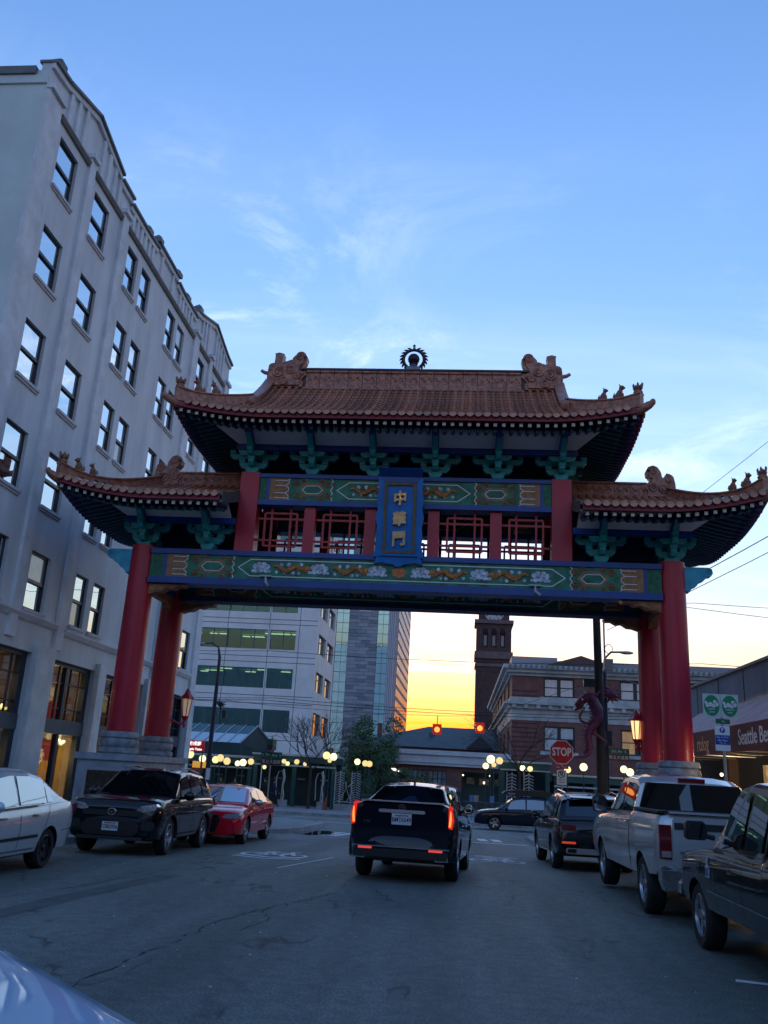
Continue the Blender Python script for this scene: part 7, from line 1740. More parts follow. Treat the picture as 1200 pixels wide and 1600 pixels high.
# ---------------------------------------------------------------- bonnet corner of the car we sit in
def own_bonnet():
    t = thing('car_bonnet', 'pale silver blue bonnet corner of the car the picture is taken from', 'bonnet', (-1.3, 1.2, 1.1))
    pt = paint('pale silver blue paint', (0.48, 0.72, 0.95), 0.1, 0.35)
    e0 = Vector((-0.85, 2.04)); d = Vector((0.715, -0.70)); nn = Vector((0.70, 0.715)); g = []
    for i in range(25):
        u = -1.6+2.9*i/24; row = []
        for k in range(17):
            v = -0.03+1.25*(k/16)**1.6; q = e0+d*u-nn*v-nn*0.010*u*u
            roll = max(0.0, 0.09-v)/0.12; row.append((q.x, q.y, 1.318+0.03*min(1, v)-0.10*roll**2))
        x, y, z = row[0]; row.insert(0, (x-nn.x*0.01, y-nn.y*0.01, z-0.30)); g.append(row)
    b = MB(); b.sheet(g); b.build('panel', pt, t, smooth=60)
    b = MB(); b.tube([(e0.x-nn.x*0.45+d.x*u, e0.y-nn.y*0.45+d.y*u, 1.332) for u in (-1.2, -0.4, 0.4, 0.9)], 0.005, 5); b.build('crease', pt, t)
own_bonnet()
# ================================================================ street furniture, wires, plants, people
GALV = mat('galvanised post', (0.38, 0.40, 0.42), 0.45, metal=0.7, var=0.15, scale=4); POLEG = mat('dark green grey pole', (0.02, 0.028, 0.03), 0.55, var=0.2, scale=3)
POLEB = mat('dark blue lamp pole', (0.010, 0.025, 0.05), 0.45, var=0.15, scale=3); WOOD = mat('weathered timber pole', (0.035, 0.032, 0.028), 0.85, var=0.35, scale=6, stretch=(1, 1, 0.15), bump=0.4, bscale=20)
SGRN = mat('street sign green', (0.008, 0.14, 0.07), 0.45); SRED = mat('stop sign red', (0.55, 0.016, 0.022), 0.42, var=0.1, scale=6); SBRN = mat('sign brown', (0.09, 0.035, 0.025), 0.5); SWHT = mat('sign white', (0.85, 0.86, 0.87), 0.45); SBLU = mat('sign blue', (0.012, 0.06, 0.36), 0.45); SBLK = mat('sign black', (0.015, 0.015, 0.016), 0.5)
def lettering(txt, o, size, m, parent, x=(1, 0, 0), y=(0, 0, 1), bold=0.0, maxw=None, name='lettering'):
    vs, fs = text_mesh(txt, size, 0.0015, bold=bold)
    if not vs: return
    k = 1.0
    if maxw: k = min(1.0, maxw/max(1e-3, max(v.x for v in vs)-min(v.x for v in vs)))
    b = MB(); b.M = frame(o, x, y); b.faces([(v.x*k, v.y, v.z) for v in vs], fs); return b.build(name, m, parent)
# ---- stop sign
sx_, sy_ = 3.27, 30.0
st = thing('stop_sign', 'red octagonal stop sign with all way plate and parking plate', 'sign', (sx_, sy_, gz(sy_)+0.139))
b = MB(); b.tube([(sx_, sy_, gz(sy_)), (sx_, sy_, 3.0)], 0.03, 8); b.build('post', GALV, st)
def octo(r, y0, y1): b = MB(); b.prism([(sx_+r*math.cos(R(22.5+45*i)), 2.72+r*math.sin(R(22.5+45*i))) for i in range(8)], 1, y0, y1); return b
octo(0.405, sy_-0.046, sy_-0.036).build('border', SWHT, st); fc = octo(0.380, sy_-0.054, sy_-0.0461).build('face', SRED, st)
lettering('STOP', (sx_, sy_-0.058, 2.72), 0.36, SWHT, fc, bold=0.010, maxw=0.62)
b = MB(); b.box(sx_-0.22, sx_+0.22, sy_-0.05, sy_-0.04, 2.20, 2.30); a_ = b.build('all_way_plate', SRED, st); lettering('ALL WAY', (sx_, sy_-0.053, 2.25), 0.085, SWHT, a_, maxw=0.36)
b = MB(); b.box(sx_-0.155, sx_+0.155, sy_-0.05, sy_-0.04, 1.70, 2.16); n_ = b.build('parking_plate', SWHT, st)
b = MB(); b.tube([(sx_+0.10*math.cos(a), sy_-0.054, 2.03+0.10*math.sin(a)) for a in [2*PI*i/20 for i in range(20)]], 0.012, 4, closed=True); b.build('no_parking_ring', SBLK, n_)
lettering('P', (sx_, sy_-0.054, 2.03), 0.16, SBLK, n_, bold=0.004); b = MB(); b.tube([(sx_-0.07, sy_-0.057, 2.10), (sx_+0.07, sy_-0.057, 1.96)], 0.012, 4); b.build('no_parking_bar', SBLK, n_)
lettering('HERE TO', (sx_, sy_-0.053, 1.86), 0.055, SBLK, n_); lettering('CORNER', (sx_, sy_-0.053, 1.78), 0.055, SBLK, n_)
# ---- timber pole with the dragon sculpture
px_, py_ = 4.68, 31.0
up = thing('utility_pole', 'tall dark timber utility pole carrying the purple dragon', 'pole', (px_, py_, gz(py_)))
b = MB(); b.tube([(px_+0.04, py_, gz(py_)-0.2), (px_, py_, 4), (px_-0.10, py_, 9.2)], [0.16, 0.145, 0.12], 12); b.build('shaft', WOOD, up, smooth=50)
b = MB(); b.tube([(px_+0.20, py_, 5.5), (px_+0.18, py_, 7.6)], 0.03, 6); b.build('conduit', GALV, up)
b = MB(); b.tube([(px_+0.32+0.13*math.cos(a), py_-0.1, 6.3+0.16*math.sin(a)) for a in [2*PI*i/16 for i in range(17)]], 0.012, 4); b.build('cable_coil', POLEG, up)
b = MB(); b.box(px_+0.16, px_+0.46, py_-0.15, py_+0.1, 5.55, 5.95); b.build('meter_box', GALV, up)
b = MB(); b.box(px_-0.55, px_-0.15, py_-0.2, py_+0.1, 4.98, 5.22); b.build('transformer_box', POLEG, up)
dr = thing('dragon_sculpture', 'purple scaly dragon sculpture climbing down the timber pole', 'sculpture', (px_-0.3, py_-0.25, 2.6))
DP = mat('dragon purple', (0.15, 0.035, 0.10), 0.45, var=0.45, scale=9, bump=0.5, bscale=14); DR = mat('dragon dark red', (0.18, 0.03, 0.06), 0.5, var=0.4, scale=10, bump=0.4, bscale=20); DG = mat('dragon horn grey', (0.35, 0.30, 0.32), 0.5)
dx, dy = px_-0.30, py_-0.25
def dp(px, pz): return Vector((4.21+(px-915)*0.0236, dy, 5.05-(pz-1070)*0.02125+ (px-915)*0.0013))
body_ = [(927, 1090), (921, 1088), (924, 1098), (929, 1110), (930, 1122), (926, 1132), (919, 1140), (916, 1150), (917, 1160), (919, 1170), (917, 1178), (910, 1183), (897, 1183)]
rad_ = [0.10, 0.15, 0.19, 0.20, 0.19, 0.17, 0.15, 0.13, 0.11, 0.09, 0.075, 0.06, 0.02]
pts = [dp(*p) for p in body_]; fine = []; fr_ = []
for i in range(len(pts)-1):
    for k in range(4): t = k/4; fine.append(pts[i].lerp(pts[i+1], t)); fr_.append(rad_[i]+(rad_[i+1]-rad_[i])*t)
fine.append(pts[-1]); fr_.append(rad_[-1])
b = MB(); b.tube(fine, fr_, 10); b.build('body', DP, dr, smooth=60)
b = MB()
for i in range(6, len(fine)-6, 2):
    t = (fine[i+1]-fine[i-1]).normalized(); n = Vector((-t.z, 0, t.x)); n = -n if n.x > 0 else n
    b.tube([fine[i]+n*fr_[i]*0.8, fine[i]+n*(fr_[i]+0.10)+t*0.05], [0.035, 0.004], 4)
b.build('spines', DR, dr)
h = dp(912, 1096)
b = MB(); b.tube([dp(922, 1088), dp(914, 1092), dp(906, 1098), dp(899, 1104)], [0.15, 0.17, 0.13, 0.06], 9); b.tube([dp(909, 1101), dp(903, 1108), dp(898, 1111)], [0.09, 0.07, 0.03], 7); b.build('head', DR, dr, smooth=60)
for q in (-1, 1):
    b = MB(); b.tube([h+Vector((0.06, q*0.08, 0.12)), dp(908, 1080)+Vector((0, q*0.14, 0)), dp(898, 1078)+Vector((0, q*0.2, 0))], [0.03, 0.025, 0.006], 5); b.build('horn', DG, dr)
b = MB(); b.ball(dp(908, 1095)+Vector((0, -0.14, 0)), 0.035, 8, 6); b.build('eye', SWHT, dr, smooth=60)
for path in ([(926, 1128), (914, 1132), (906, 1128), (904, 1120), (909, 1112)], [(922, 1146), (930, 1152), (936, 1158), (940, 1160)], [(924, 1094), (930, 1086), (934, 1082)]):
    b = MB(); pp = [dp(*p)+Vector((0, -0.08, 0)) for p in path]; b.tube(pp, [0.075]+[0.05]*(len(pp)-2)+[0.03], 7)
    e = pp[-1]
    for k in (-1, 0, 1): b.tube([e, e+Vector((0.07*(1 if path[-1][0] > 920 else -1), -0.03, 0.07*k-0.02))], [0.022, 0.004], 5)
    b.build('claw_leg', DR, dr, smooth=50)
# dragon pearl on the lamp pole
lx, ly = 5.50, 35.0
lp = thing('street_lamp', 'dark blue cobra head street lamp beside the timber pole', 'street lamp', (lx, ly, gz(ly)))
b = MB(); b.tube([(lx, ly, gz(ly)-0.1), (lx, ly, 6.2)], [0.11, 0.075], 10); b.tube([(lx, ly, 6.15), (lx+0.03, ly, 6.55), (lx+0.25, ly, 6.78), (lx+0.7, ly, 6.8)], 0.04, 6); b.build('pole', POLEB, lp, smooth=50)
b = MB(); b.ball((lx+0.85, ly, 6.78), 1, 10, 6, (0.28, 0.12, 0.07)); b.build('lamp_head', GALV, lp, smooth=60)
b = MB(); b.box(lx+0.08, lx+0.85, ly-0.04, ly-0.02, 2.92, 3.13); sg = b.build('street_name_sign', SGRN, lp); lettering('5th Av  S', (lx+0.46, ly-0.045, 3.02), 0.15, SWHT, sg, maxw=0.68)
b = MB(); b.box(lx+0.05, lx+0.85, ly-0.04, ly-0.02, 2.68, 2.90); sg = b.build('street_name_sign', SBRN, lp); lettering('第五大道南', (lx+0.45, ly-0.045, 2.79), 0.15, SWHT, sg, maxw=0.72)
b = MB(); b.box(lx-0.05, lx+0.18, ly-0.25, ly-0.1, 3.2, 3.75); b.build('signal_box', POLEG, lp)
pr = thing('pearl_ornament', 'dark red spiked pearl ornament fixed to the blue lamp pole', 'ornament', (lx+0.2, ly-0.2, 5.1))
b = MB(); b.ball((lx+0.20, ly-0.22, 5.15), 0.20, 12, 8); b.build('pearl', DR, pr, smooth=60)
for i in range(12):
    a = 2*PI*i/12; b = MB(); b.tube([(lx+0.20+0.2*math.cos(a), ly-0.22, 5.15+0.2*math.sin(a)), (lx+0.20+0.42*math.cos(a+0.15), ly-0.22, 5.15+0.38*math.sin(a+0.15))], [0.06, 0.008], 5); b.build('flame', DR, pr)
b = MB(); b.tube([(lx, ly, 5.15), (lx+0.2, ly-0.2, 5.15)], 0.03, 5); b.tube([(lx-0.5, ly-0.2, 5.10), (lx+0.2, ly-0.2, 5.15)], 0.03, 5); b.build('arm', POLEG, pr)
# ---- left street lamp and name signs
lx, ly = -11.30, 40.0
lp = thing('street_lamp', 'slim dark street lamp with curved arm in front of the office block', 'street lamp', (lx, ly, gz(ly)))
b = MB(); b.tube([(lx, ly, gz(ly)-0.1), (lx, ly, 5.6)], [0.13, 0.085], 10); b.tube([(lx, ly, 5.5), (lx, ly, 6.5), (lx-0.10, ly, 6.95), (lx-0.45, ly, 7.16), (lx-0.75, ly, 7.12)], [0.085, 0.075, 0.045, 0.04, 0.04], 7); b.build('pole', POLEB, lp, smooth=50)
b = MB(); b.ball((lx-0.95, ly, 7.10), 1, 10, 6, (0.25, 0.11, 0.06)); b.build('lamp_head', GALV, lp, smooth=60)
for i in range(7):
    b = MB(); a = R(-60+i*30); c_ = (lx+0.22, ly-0.1, 4.35)
    b.tube([c_, (c_[0]+0.35*math.cos(a), c_[1], c_[2]+0.22*math.sin(a))], [0.07, 0.01], 5); b.build('ornament_spike', POLEG, lp)
b = MB(); b.box(lx+0.45, lx+0.62, ly-0.2, ly-0.05, 3.75, 4.1); b.build('signal_box', POLEG, lp)
b = MB(); b.box(lx-0.02, lx+0.16, ly-0.16, ly-0.14, 1.05, 1.55); b.build('notice', SWHT, lp)
# parking sign pole on the left? street name signs by the corner
nx, ny = -8.05, 38.0
sn = thing('street_name_post', 'post with green avenue name sign above a brown chinese one', 'sign', (nx, ny, gz(ny)+0.139))
b = MB(); b.tube([(nx, ny, gz(ny)), (nx, ny, 3.0)], 0.035, 8); b.build('post', GALV, sn)
b = MB(); b.box(nx-0.42, nx+0.48, ny-0.05, ny-0.03, 2.10, 2.36); s1 = b.build('sign_blade', SGRN, sn); lettering('5 TH  Ave  S', (nx+0.03, ny-0.054, 2.23), 0.16, SWHT, s1, maxw=0.8)
b = MB(); b.box(nx-0.42, nx+0.48, ny-0.05, ny-0.03, 1.82, 2.08); s1 = b.build('sign_blade', SBRN, sn); lettering('第五大道南', (nx+0.03, ny-0.054, 1.95), 0.17, SWHT, s1, maxw=0.8)
b = MB(); b.box(nx-0.11, nx+0.13, ny-0.5, ny+0.3, 2.66, 2.88); b.build('cross_blade', SGRN, sn); b = MB(); b.box(nx-0.11, nx+0.13, ny-0.5, ny+0.3, 2.44, 2.64); b.build('cross_blade', SBRN, sn)
# ---- green parking signs on the right pavement
gx, gy = 5.60, 20.0
gp = thing('parking_sign', 'pole with two green oval parking signs and a blue white pay plate', 'sign', (gx, gy, gz(gy)+0.139))
b = MB(); b.tube([(gx+0.06, gy, gz(gy)), (gx+0.02, gy, 3.75)], 0.032, 8); b.build('post', GALV, gp)
OG = mat('oval sign green', (0.015, 0.26, 0.11), 0.45)
for k, xo in enumerate((-0.19, 0.19)):
    b = MB(); b.box(gx+xo-0.185, gx+xo+0.185, gy-0.05, gy-0.04, 3.30, 3.80); pl = b.build('sign_plate', mat('sign pale green white', (0.58, 0.66, 0.62), 0.45), gp)
    b = MB(); b.prism([(gx+xo+0.165*math.cos(2*PI*i/26), 3.55+0.225*math.sin(2*PI*i/26)) for i in range(26)], 1, gy-0.055, gy-0.0505); b.build('oval', OG, pl)
    b = MB()
    for (u, v, r) in ((-0.09, 0.01, 0.04), (-0.03, 0.03, 0.05), (0.04, 0.01, 0.045), (0.10, 0.04, 0.05), (-0.12, 0.07, 0.03), (0.07, 0.09, 0.04)): b.lathe([(r, gy-0.059), (r, gy-0.0555)], 10, (gx+xo+u, 0, 3.54+v), 1)
    b.build('tree_emblem', SWHT, pl)
    lettering('PERMIT' if k == 0 else 'PARKING', (gx+xo, gy-0.058, 3.47), 0.045, SWHT, pl); lettering('ZONE' if k == 0 else 'AREA', (gx+xo, gy-0.058, 3.41), 0.045, SWHT, pl)
b = MB(); b.box(gx-0.12, gx+0.18, gy-0.05, gy-0.04, 3.17, 3.27); pl = b.build('arrow_plate', SGRN, gp); lettering('1st', (gx+0.03, gy-0.053, 3.22), 0.06, SWHT, pl)
b = MB(); b.box(gx-0.15, gx+0.16, gy-0.05, gy-0.04, 2.60, 3.12); pl = b.build('pay_plate', SWHT, gp)
b = MB(); b.box(gx-0.148, gx+0.158, gy-0.054, gy-0.0505, 2.73, 2.93); b.build('blue_band', SBLU, pl); lettering('Pay to Park', (gx+0.005, gy-0.057, 2.885), 0.055, SWHT, pl, maxw=0.28); lettering('8am-8pm', (gx+0.005, gy-0.057, 2.82), 0.055, SWHT, pl, maxw=0.26); lettering('Mon - Sat', (gx+0.005, gy-0.057, 2.765), 0.035, SWHT, pl)
b = MB(); b.lathe([(0.06, gy-0.056), (0.06, gy-0.0505)], 18, (gx+0.005, 0, 3.035), 1); b.build('blue_disc', SBLU, pl); lettering('P', (gx+0.005, gy-0.059, 3.035), 0.10, SWHT, pl, bold=0.003)
# ---- hanging flashing beacons and wires
BEAC = mat('beacon housing red glow', (0.20, 0.012, 0.012), 0.4, emit=(1.0, 0.05, 0.03), estr=0.02)  # housing and visor given a red glow, as if lit by the lens
def wire(pts, r, label):
    P_ = []
    for i in range(len(pts)-1):
        a, c = Vector(pts[i]), Vector(pts[i+1]); sag = (c-a).length*0.012
        for k in range(10): t = k/10; p = a.lerp(c, t); p.z -= sag*4*t*(1-t); P_.append(p)
    P_.append(Vector(pts[-1])); b = MB(); b.tube(P_, r, 4); o = b.build('overhead_wire', POLEG); tag(o, label, 'wire'); return o
for (x, z, lab) in ((-1.04, 3.66, 'red flashing beacon hanging over the avenue before the open sunset'), (0.76, 3.80, 'red flashing beacon hanging over the avenue before the clock tower')):
    t = thing('flashing_beacon', lab, 'traffic light', (x, 38, z-0.2))
    b = MB(); b.box(x-0.19, x+0.19, 38.0, 38.22, z-0.21, z+0.21); b.build('housing', BEAC, t)
    b = MB(); b.lathe([(0.0, 37.985), (0.10, 37.985), (0.115, 37.999)], 16, (x, 0, z-0.02), 1); b.build('lens', glow('beacon lens', (1.0, 0.34, 0.07), 0.20), t)
    b = MB(); b.lathe([(0.135, 37.86), (0.14, 37.998)], 16, (x, 0, z-0.02), 1); del b.f[-2:], b.m[-2:]; b.build('visor', BEAC, t)
    b = MB(); b.tube([(x, 38.1, z+0.21), (x, 38.1, z+0.55)], 0.02, 5); b.build('hanger', POLEG, t)
wire([(-11.3, 40, 4.6), (-1.04, 38.1, 4.22), (0.76, 38.1, 4.33), (4.7, 31, 5.3)], 0.008, 'thin span wire that carries the two red beacons')
for (z0, z1, y0, lab) in ((10.6, 11.2, 46.0, 'highest overhead wire crossing between hotel tower and clock tower'), (7.55, 7.9, 45.0, 'middle overhead wire crossing between hotel tower and clock tower'), (4.95, 5.05, 44.0, 'overhead trolley wire just above the hipped roof'), (5.30, 5.42, 47.0, 'upper of the low trolley wires above the hipped roof')):
    wire([(-40, y0, z0), (-10, y0, z0), (12, y0+0.5, z1), (40, y0+1, z1+0.3)], 0.014, lab)
wire([(4.6, 31.2, 9.0), (14, 2, 14.5)], 0.009, 'single overhead cable rising to the right above the parking signs')
wire([(5.0, 31.2, 7.3), (12.5, 4, 10.2)], 0.014, 'thicker of two twin cables rising from the right gate columns')
wire([(5.0, 31.2, 7.0), (12.5, 4, 9.6)], 0.011, 'thinner of two twin cables rising from the right gate columns')
wire([(4.6, 31.2, 8.3), (22, 34, 7.6)], 0.010, 'cable falling to the right across the sky above the station roof')
wire([(4.6, 31, 5.6), (16, 60, 8.0)], 0.014, 'pale service cable in front of the station cornice')
# ---- cone, barriers, screens, bollards on the plaza
def cone():
    x, y = -8.35, 57.0; t = thing('traffic_cone', 'orange traffic cone on the plaza beside the screen gate', 'cone', (x, y, Zp))
    b = MB(); b.lathe([(0.14, Zp+0.04), (0.03, Zp+0.78), (0.02, Zp+0.78)], 14, (x, y, 0)); b.build('cone_body', mat('cone orange', (0.75, 0.06, 0.012), 0.5, emit=(1, 0.1, 0.02), estr=0.0), t, smooth=40)
    b = MB(); b.box(x-0.22, x+0.22, y-0.22, y+0.22, Zp, Zp+0.04); b.build('cone_foot', MATS['cone orange'], t)
cone()
def screen_gate(x0, x1, y, z1, label, fig=True):
    t = thing('metal_screen', label, 'screen', ((x0+x1)/2, y, Zp)); M_ = mat('screen white metal', (0.50, 0.53, 0.54), 0.45, metal=0.3)
    w = x1-x0
    for q, (a, c, s) in enumerate(((x0, x0+w*0.17, 1), (x0+w*0.19, x0+w*0.36, -1), (x1-w*0.36, x1-w*0.19, 1), (x1-w*0.17, x1, -1))):
        n = 13
        for k in range(n):
            z = Zp+0.45+(z1-Zp-0.5)*k/n; b = MB(); b.tube([(a, y, z+(0.12 if s < 0 else 0)), (c, y, z+(0 if s < 0 else 0.12))], 0.022, 4); b.build('slat', M_, t)
        b = MB(); b.tube([(a, y, Zp), (a, y, z1)], 0.03, 5); b.build('upright', M_, t)
    if fig:
        xm = (x0+x1)/2
        for p in ([(xm-w*0.3, Zp+0.5), (xm-w*0.05, Zp+1.35), (xm+w*0.16, Zp+0.5)], [(xm-w*0.02, Zp+0.5), (xm+w*0.18, Zp+1.2), (xm+w*0.33, Zp+0.5)], [(xm-w*0.06, Zp+1.35), (xm-w*0.08, Zp+1.75)], [(xm+w*0.02, Zp+1.4), (xm+w*0.2, Zp+1.75)], [(xm-w*0.38, Zp+0.5), (xm+w*0.38, Zp+0.5)]):
            b = MB(); b.tube([(u, y-0.02, v) for u, v in p], 0.03, 5); b.build('strut', M_, t)
    b = MB(); b.box(x0, x1, y-0.1, y+0.4, Zp, Zp+0.35); b.build('planter_base', KERB, t)
screen_gate(-8.0, -6.35, 58.2, 1.75, 'white herringbone metal screen gate beside the orange cone')
screen_gate(2.9, 4.55, 57.6, 2.25, 'white herringbone metal screen beside the tall green pergola', False)
for (x, lab) in ((-11.55, 'white hoop sculpture against the pergola by the street name post'), (-9.0, 'white hoop sculpture against the pergola next to the orange cone')):
    t = thing('hoop_sculpture', lab, 'sculpture', (x, 57.9, Zp)); b = MB(); b.tube([(x-0.18, 57.9, Zp+0.5), (x-0.22, 57.9, 1.1), (x-0.10, 57.9, 1.5), (x+0.12, 57.9, 1.55), (x+0.22, 57.9, 1.2), (x+0.15, 57.9, Zp+0.4)], 0.03, 6); b.build('hoop', MATS['screen white metal'], t)
    b = MB()
    for k in range(10): b.tube([(x+0.25+0.05*math.sin(k*1.1), 57.9, Zp+0.4+k*0.19), (x+0.25+0.05*math.sin((k+1)*1.1), 57.9, Zp+0.59+k*0.19)], 0.06, 6)
    b.build('twisted_column', MATS['screen white metal'], t); b = MB(); b.box(x-0.05, x+0.55, 57.75, 58.1, Zp, Zp+0.42); b.build('plinth', KERB, t)
for (x0, y, lab) in ((0.0, 55.0, 'dark steel crowd barrier in front of the entrance hall'), (1.6, 55.2, 'dark steel crowd barrier near the navy estate car'), (-6.2, 56.0, 'grey steel crowd barrier beside the screen gate')):
    t = thing('crowd_barrier', lab, 'barrier', (x0+0.75, y, Zp)); MB_ = MB(); MB_.tube([(x0, y, Zp), (x0, y, Zp+1.05), (x0+1.5, y, Zp+1.05), (x0+1.5, y, Zp)], 0.025, 6); MB_.tube([(x0, y, Zp+0.2), (x0+1.5, y, Zp+0.2)], 0.018, 5); MB_.build('frame', OMU, t)
    for k in range(1, 13): b = MB(); b.tube([(x0+1.5*k/13, y, Zp+0.2), (x0+1.5*k/13, y, Zp+1.05)], 0.010, 4); b.build('bar', OMU, t)
for (x, c, lab) in ((0.72, (0.12, 0.2, 0.42), 'blue poster board behind the crowd barrier'), (1.0, (0.45, 0.3, 0.25), 'pinkish poster board behind the crowd barrier'), (1.95, (0.15, 0.25, 0.45), 'light blue poster board by the green pergola')):
    t = thing('poster_board', lab, 'poster', (x, 56.2, Zp)); b = MB(); b.box(x-0.13, x+0.13, 56.2, 56.24, Zp+1.0, Zp+1.4); b.build('panel', mat('board '+lab, c, 0.6, var=0.3, scale=6), t); b = MB(); b.tube([(x, 56.22, Zp), (x, 56.22, Zp+1.0)], 0.02, 5); b.build('stand', OMU, t)
# ---- trees and shrubs
def leaf_tree(name, label, cat, x, y, z0, h, rx, n, m, seed, trunk=True, rz_=None):
    rr = random.Random(seed); t = thing(name, label, cat, (x, y, z0)); rz = rz_ or h*0.5
    BRK_ = mat('bark dark', (0.03, 0.025, 0.02), 0.9, bump=0.4, bscale=12)
    cz = z0+h-rz
    if trunk:
        b = MB(); b.tube([(x, y, z0-0.1), (x+0.05, y, z0+h*0.3), (x-0.05, y, z0+h*0.7)], [0.14, 0.10, 0.04], 7)
        for k in range(7): a = rr.uniform(0, 6.28); zz = z0+h*(0.3+0.06*k); b.tube([(x, y, zz), (x+rx*0.6*math.cos(a), y+rx*0.6*math.sin(a), zz+h*0.18)], [0.05, 0.012], 5)
        b.build('trunk', BRK_, t)
    b = MB(); cl = [(rr.gauss(0, 0.45), rr.gauss(0, 0.45), rr.gauss(0, 0.45), rr.uniform(0.22, 0.42)) for _ in range(26)]
    for i in range(n):
        c = rr.choice(cl); v = Vector((rr.gauss(0, 1), rr.gauss(0, 1), rr.gauss(0, 1))).normalized()*c[3]*rr.uniform(0.5, 1.05)
        p = Vector((x+(c[0]+v.x)*rx, y+(c[1]+v.y)*rx, cz+(c[2]+v.z)*rz))
        if p.z < z0+0.1: p.z = z0+0.1+rr.random()*0.3
        s = rr.uniform(0.07, 0.15); u = Vector((rr.gauss(0, 1), rr.gauss(0, 1), rr.gauss(0, 0.6))).normalized(); w = u.orthogonal().normalized()
        b.face([p-u*s, p+w*s*0.45, p+u*s, p-w*s*0.45])
    b.build('crown', m, t)
LEAF = mat('evergreen leaf', (0.06, 0.115, 0.035), 0.7, var=0.5, scale=1.4); LEAF2 = mat('dark shrub leaf', (0.04, 0.075, 0.03), 0.7, var=0.5, scale=2)
leaf_tree('evergreen_tree', 'round dark evergreen tree in front of the hotel tower', 'tree', -6.6, 69, Zp, 6.0, 2.6, 9000, LEAF, 3, rz_=2.9)
leaf_tree('evergreen_tree', 'smaller evergreen tree between hotel tower and entrance hall', 'tree', -8.6, 70.5, Zp, 4.2, 1.7, 4000, LEAF, 8, rz_=2.0)
leaf_tree('shrub', 'dark shrub beside the white fascia of the entrance hall', 'shrub', -5.2, 61, Zp, 2.9, 1.3, 3500, LEAF2, 5, False, 1.5)
leaf_tree('shrub', 'low dark shrub behind the herringbone screen gate', 'shrub', -7.2, 60.5, Zp, 1.6, 1.1, 2200, LEAF2, 6, False, 0.8)
TWIG = mat('bare twig', (0.05, 0.04, 0.038), 0.9)
def bare_tree(x, y, h, label, seed, z0=None, spread=0.9):
    rr = random.Random(seed); z0 = Zp if z0 is None else z0; t = thing('bare_tree', label, 'tree', (x, y, z0)); b = MB(); tw = MB()
    b.tube([(x, y, z0-0.1), (x+0.03, y, z0+h*0.25), (x, y, z0+h*0.42)], [0.11, 0.085, 0.065], 8)
    def grow(p, d, l, r, depth):
        q = p+d*l; mid = p.lerp(q, 0.5)+Vector((rr.gauss(0, 0.05), rr.gauss(0, 0.05), 0.02))*l
        (b if depth > 2 else tw).tube([p, mid, q], [r, r*0.8, r*0.6], 5 if depth > 2 else 3, caps=False)
        if depth == 0: return
        for k in range(3 if depth > 1 else 2):
            nd = (d+Vector((rr.gauss(0, 0.5), rr.gauss(0, 0.5), rr.gauss(0.12, 0.32)))*spread).normalized(); grow(q, nd, l*rr.uniform(0.62, 0.85), r*0.62, depth-1)
    for k in range(5):
        a = 2*PI*k/5+rr.random(); grow(Vector((x, y, z0+h*(0.36+0.02*k))), Vector((math.cos(a)*0.75, math.sin(a)*0.75, 0.8)).normalized(), h*0.20, 0.05, 4)
    b.build('trunk', TWIG, t); kind(tw.build('twigs', TWIG, t), 'stuff')
bare_tree(-9.5, 57.2, 6.2, 'bare winter tree before the office block corner', 4)
bare_tree(3.6, 56.6, 7.2, 'bare winter tree before the brick station wall', 9)
bare_tree(-11.6, 76, 7.0, 'bare winter tree beside the dark hotel foot', 12)
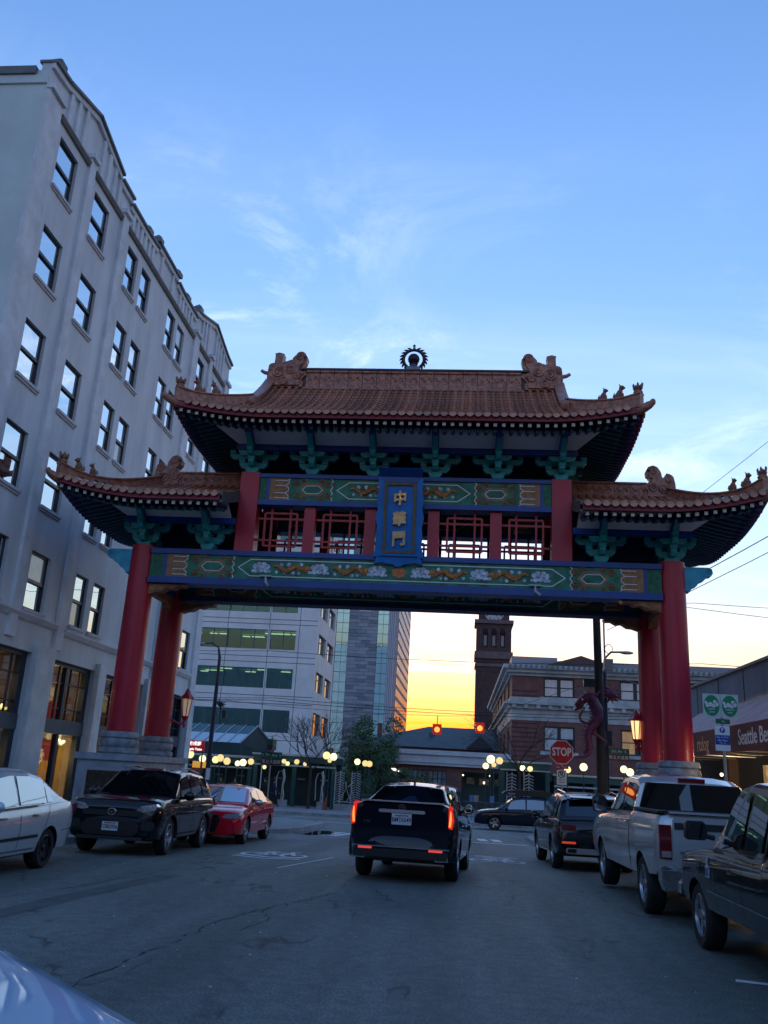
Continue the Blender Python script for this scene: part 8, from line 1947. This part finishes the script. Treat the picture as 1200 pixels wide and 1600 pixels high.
# ---- people
CLOTH = mat('dark clothing', (0.012, 0.013, 0.018), 0.85, var=0.3, scale=6); SKIN = mat('skin', (0.42, 0.24, 0.17), 0.6); TROU = mat('dark trousers', (0.016, 0.018, 0.026), 0.85); HAIR = mat('dark hair', (0.012, 0.010, 0.009), 0.7); MASKW = mat('pale face mask', (0.6, 0.62, 0.64), 0.7)
COATS = {'black coat': (0.012, 0.013, 0.017), 'navy jacket': (0.02, 0.03, 0.07), 'olive jacket': (0.06, 0.06, 0.03), 'grey coat': (0.10, 0.10, 0.11), 'dark red jacket': (0.12, 0.02, 0.025)}
def person(x, y, rz, coat, label, stride=0.28, h=1.72, mask=False, group=None):
    t = thing('person', label, 'person', (x, y, Zp), rz, group); OFF[t.name] = Vector((0, 0, 0)); k = h/1.72
    V = [(0, 0, 0.95), (0, 0, 1.12), (0, 0.01, 1.32), (0, 0.0, 1.45), (0, 0.02, 1.53), (0, 0.035, 1.62), (0, 0.03, 1.70)]
    Rr = [(0.15, 0.115), (0.15, 0.11), (0.18, 0.12), (0.10, 0.08), (0.055, 0.055), (0.085, 0.10), (0.06, 0.075)]; E_ = [(i, i+1) for i in range(6)]
    def chain(start, pts, rs):
        prev = start
        for p, r in zip(pts, rs): V.append(p); Rr.append((r, r)); E_.append((prev, len(V)-1)); prev = len(V)-1
    for s, d in ((-1, 1), (1, -1)):
        chain(0, [(s*0.09, 0.0, 0.88), (s*0.10, d*stride*0.5+0.03, 0.50), (s*0.10, d*stride, 0.09), (s*0.10, d*stride+0.14, 0.04)], [0.09, 0.065, 0.045, 0.04])
        chain(2, [(s*0.20, 0.0, 1.39), (s*0.25, -d*stride*0.45, 1.12), (s*0.24, -d*stride*0.75+0.10, 0.90), (s*0.23, -d*stride*0.8+0.14, 0.82)], [0.07, 0.05, 0.04, 0.035])
    me = bpy.data.meshes.new('body'); me.from_pydata([(p[0]*k, p[1]*k, p[2]*k) for p in V], E_, [])
    o = bpy.data.objects.new('body', me); COL.objects.link(o)
    sk = o.modifiers.new('skin', 'SKIN')
    for i, r in enumerate(Rr): me.skin_vertices[0].data[i].radius = (r[0]*k, r[1]*k)
    me.skin_vertices[0].data[0].use_root = True
    ss = o.modifiers.new('sub', 'SUBSURF'); ss.levels = 1; ss.render_levels = 1
    dg = bpy.context.evaluated_depsgraph_get(); nm = bpy.data.meshes.new_from_object(o.evaluated_get(dg)); o.modifiers.clear(); o.data = nm; bpy.data.meshes.remove(me); nm.name = 'body'
    nm.materials.clear()
    cm = mat(coat, COATS[coat], 0.85, var=0.25, scale=5)
    for m in (cm, TROU, SKIN): nm.materials.append(m)
    for p in nm.polygons:
        c = p.center; p.use_smooth = True
        p.material_index = 1 if c.z < 0.80*k and abs(c.x) < 0.19*k else 2 if c.z > 1.50*k or (c.z < 0.87*k and abs(c.x) > 0.19*k) else 0
    o.parent = t
    b = MB(); b.ball((0, 0.015*k, 1.655*k), 0.115*k, 10, 7, (0.92, 1.05, 0.92)); b.v = [v if v.y < 0.06*k or v.z > 1.70*k else Vector((v.x*0.85, 0.05*k, v.z)) for v in b.v]; b.build('hair', HAIR, t, local=True, smooth=60)
    b = MB(); b.ball((0, 0.115*k, 1.60*k), 0.022*k, 6, 5, (0.8, 1.2, 1.2)); b.build('nose', SKIN, t, local=True, smooth=60)
    if mask: b = MB(); b.ball((0, 0.085*k, 1.575*k), 0.06*k, 8, 6, (1, 0.7, 0.8)); b.build('mask', MASKW, t, local=True, smooth=60)
person(-12.25, 59.2-2.2, R(80), 'black coat', 'pedestrian in black coat and pale mask walking below the pergola', 0.26, 1.70, True)
person(-11.70, 59.0-2.0, R(-80), 'navy jacket', 'pedestrian in dark navy jacket with pale headwear striding by the lamp', 0.30, 1.66, True)
person(-16.9, 56.6, R(170), 'grey coat', 'person in grey coat standing under the orange menu sign', 0.08, 1.68)
person(-16.2, 56.2, R(200), 'dark red jacket', 'person in dark red jacket standing near the neon sign', 0.1, 1.55)
person(-15.0, 56.4, R(150), 'olive jacket', 'person in olive jacket waiting behind the red saloon', 0.1, 1.60)
person(-14.1, 56.3, R(190), 'grey coat', 'person in grey coat waiting beside the one in olive', 0.12, 1.58)
# ---- street behind the viewer: seen only as reflections
for (x0, x1, y0, y1, z, c, lab) in ((-34, -12, -62, -4, 11, (0.08, 0.07, 0.07), 'brick block on the left side of the street behind the viewer'), (9, 32, -60, -2, 12, (0.08, 0.075, 0.075), 'brown block on the right side of the street behind the viewer'), (-40, 40, -120, -90, 15, (0.08, 0.08, 0.085), 'long dark block closing the street far behind the viewer')):
    t = thing('street_block', lab, 'building', ((x0+x1)/2, (y0+y1)/2, 0)); m_ = mat(lab, c, 0.85, var=0.2, scale=0.4)
    b = MB(); b.box(x0, x1, y0, y1, -0.5, z); b.build('wall', m_, t); b = MB(); b.box(x0-0.3, x1+0.3, y0-0.3, y1+0.3, z+0.01, z+0.5); b.build('cornice', STN, t)
    if y0 > -80:
        xf = x1 if x0 < 0 else x0; s = 1 if x0 < 0 else -1
        for yy in range(int(y0)+3, int(y1)-2, 4):
            for zz in (4.5, 8.0): b = MB(); b.box(xf, xf+s*0.05, yy, yy+1.6, zz, zz+1.9); b.build('window', WGL, t)
    else:
        for xx in range(-36, 36, 5):
            for zz in (4.5, 8.0, 11.5): b = MB(); b.box(xx, xx+2, y1, y1+0.05, zz, zz+2); b.build('window', WGL, t)
bpy.data.collections.remove(CUTTERS)
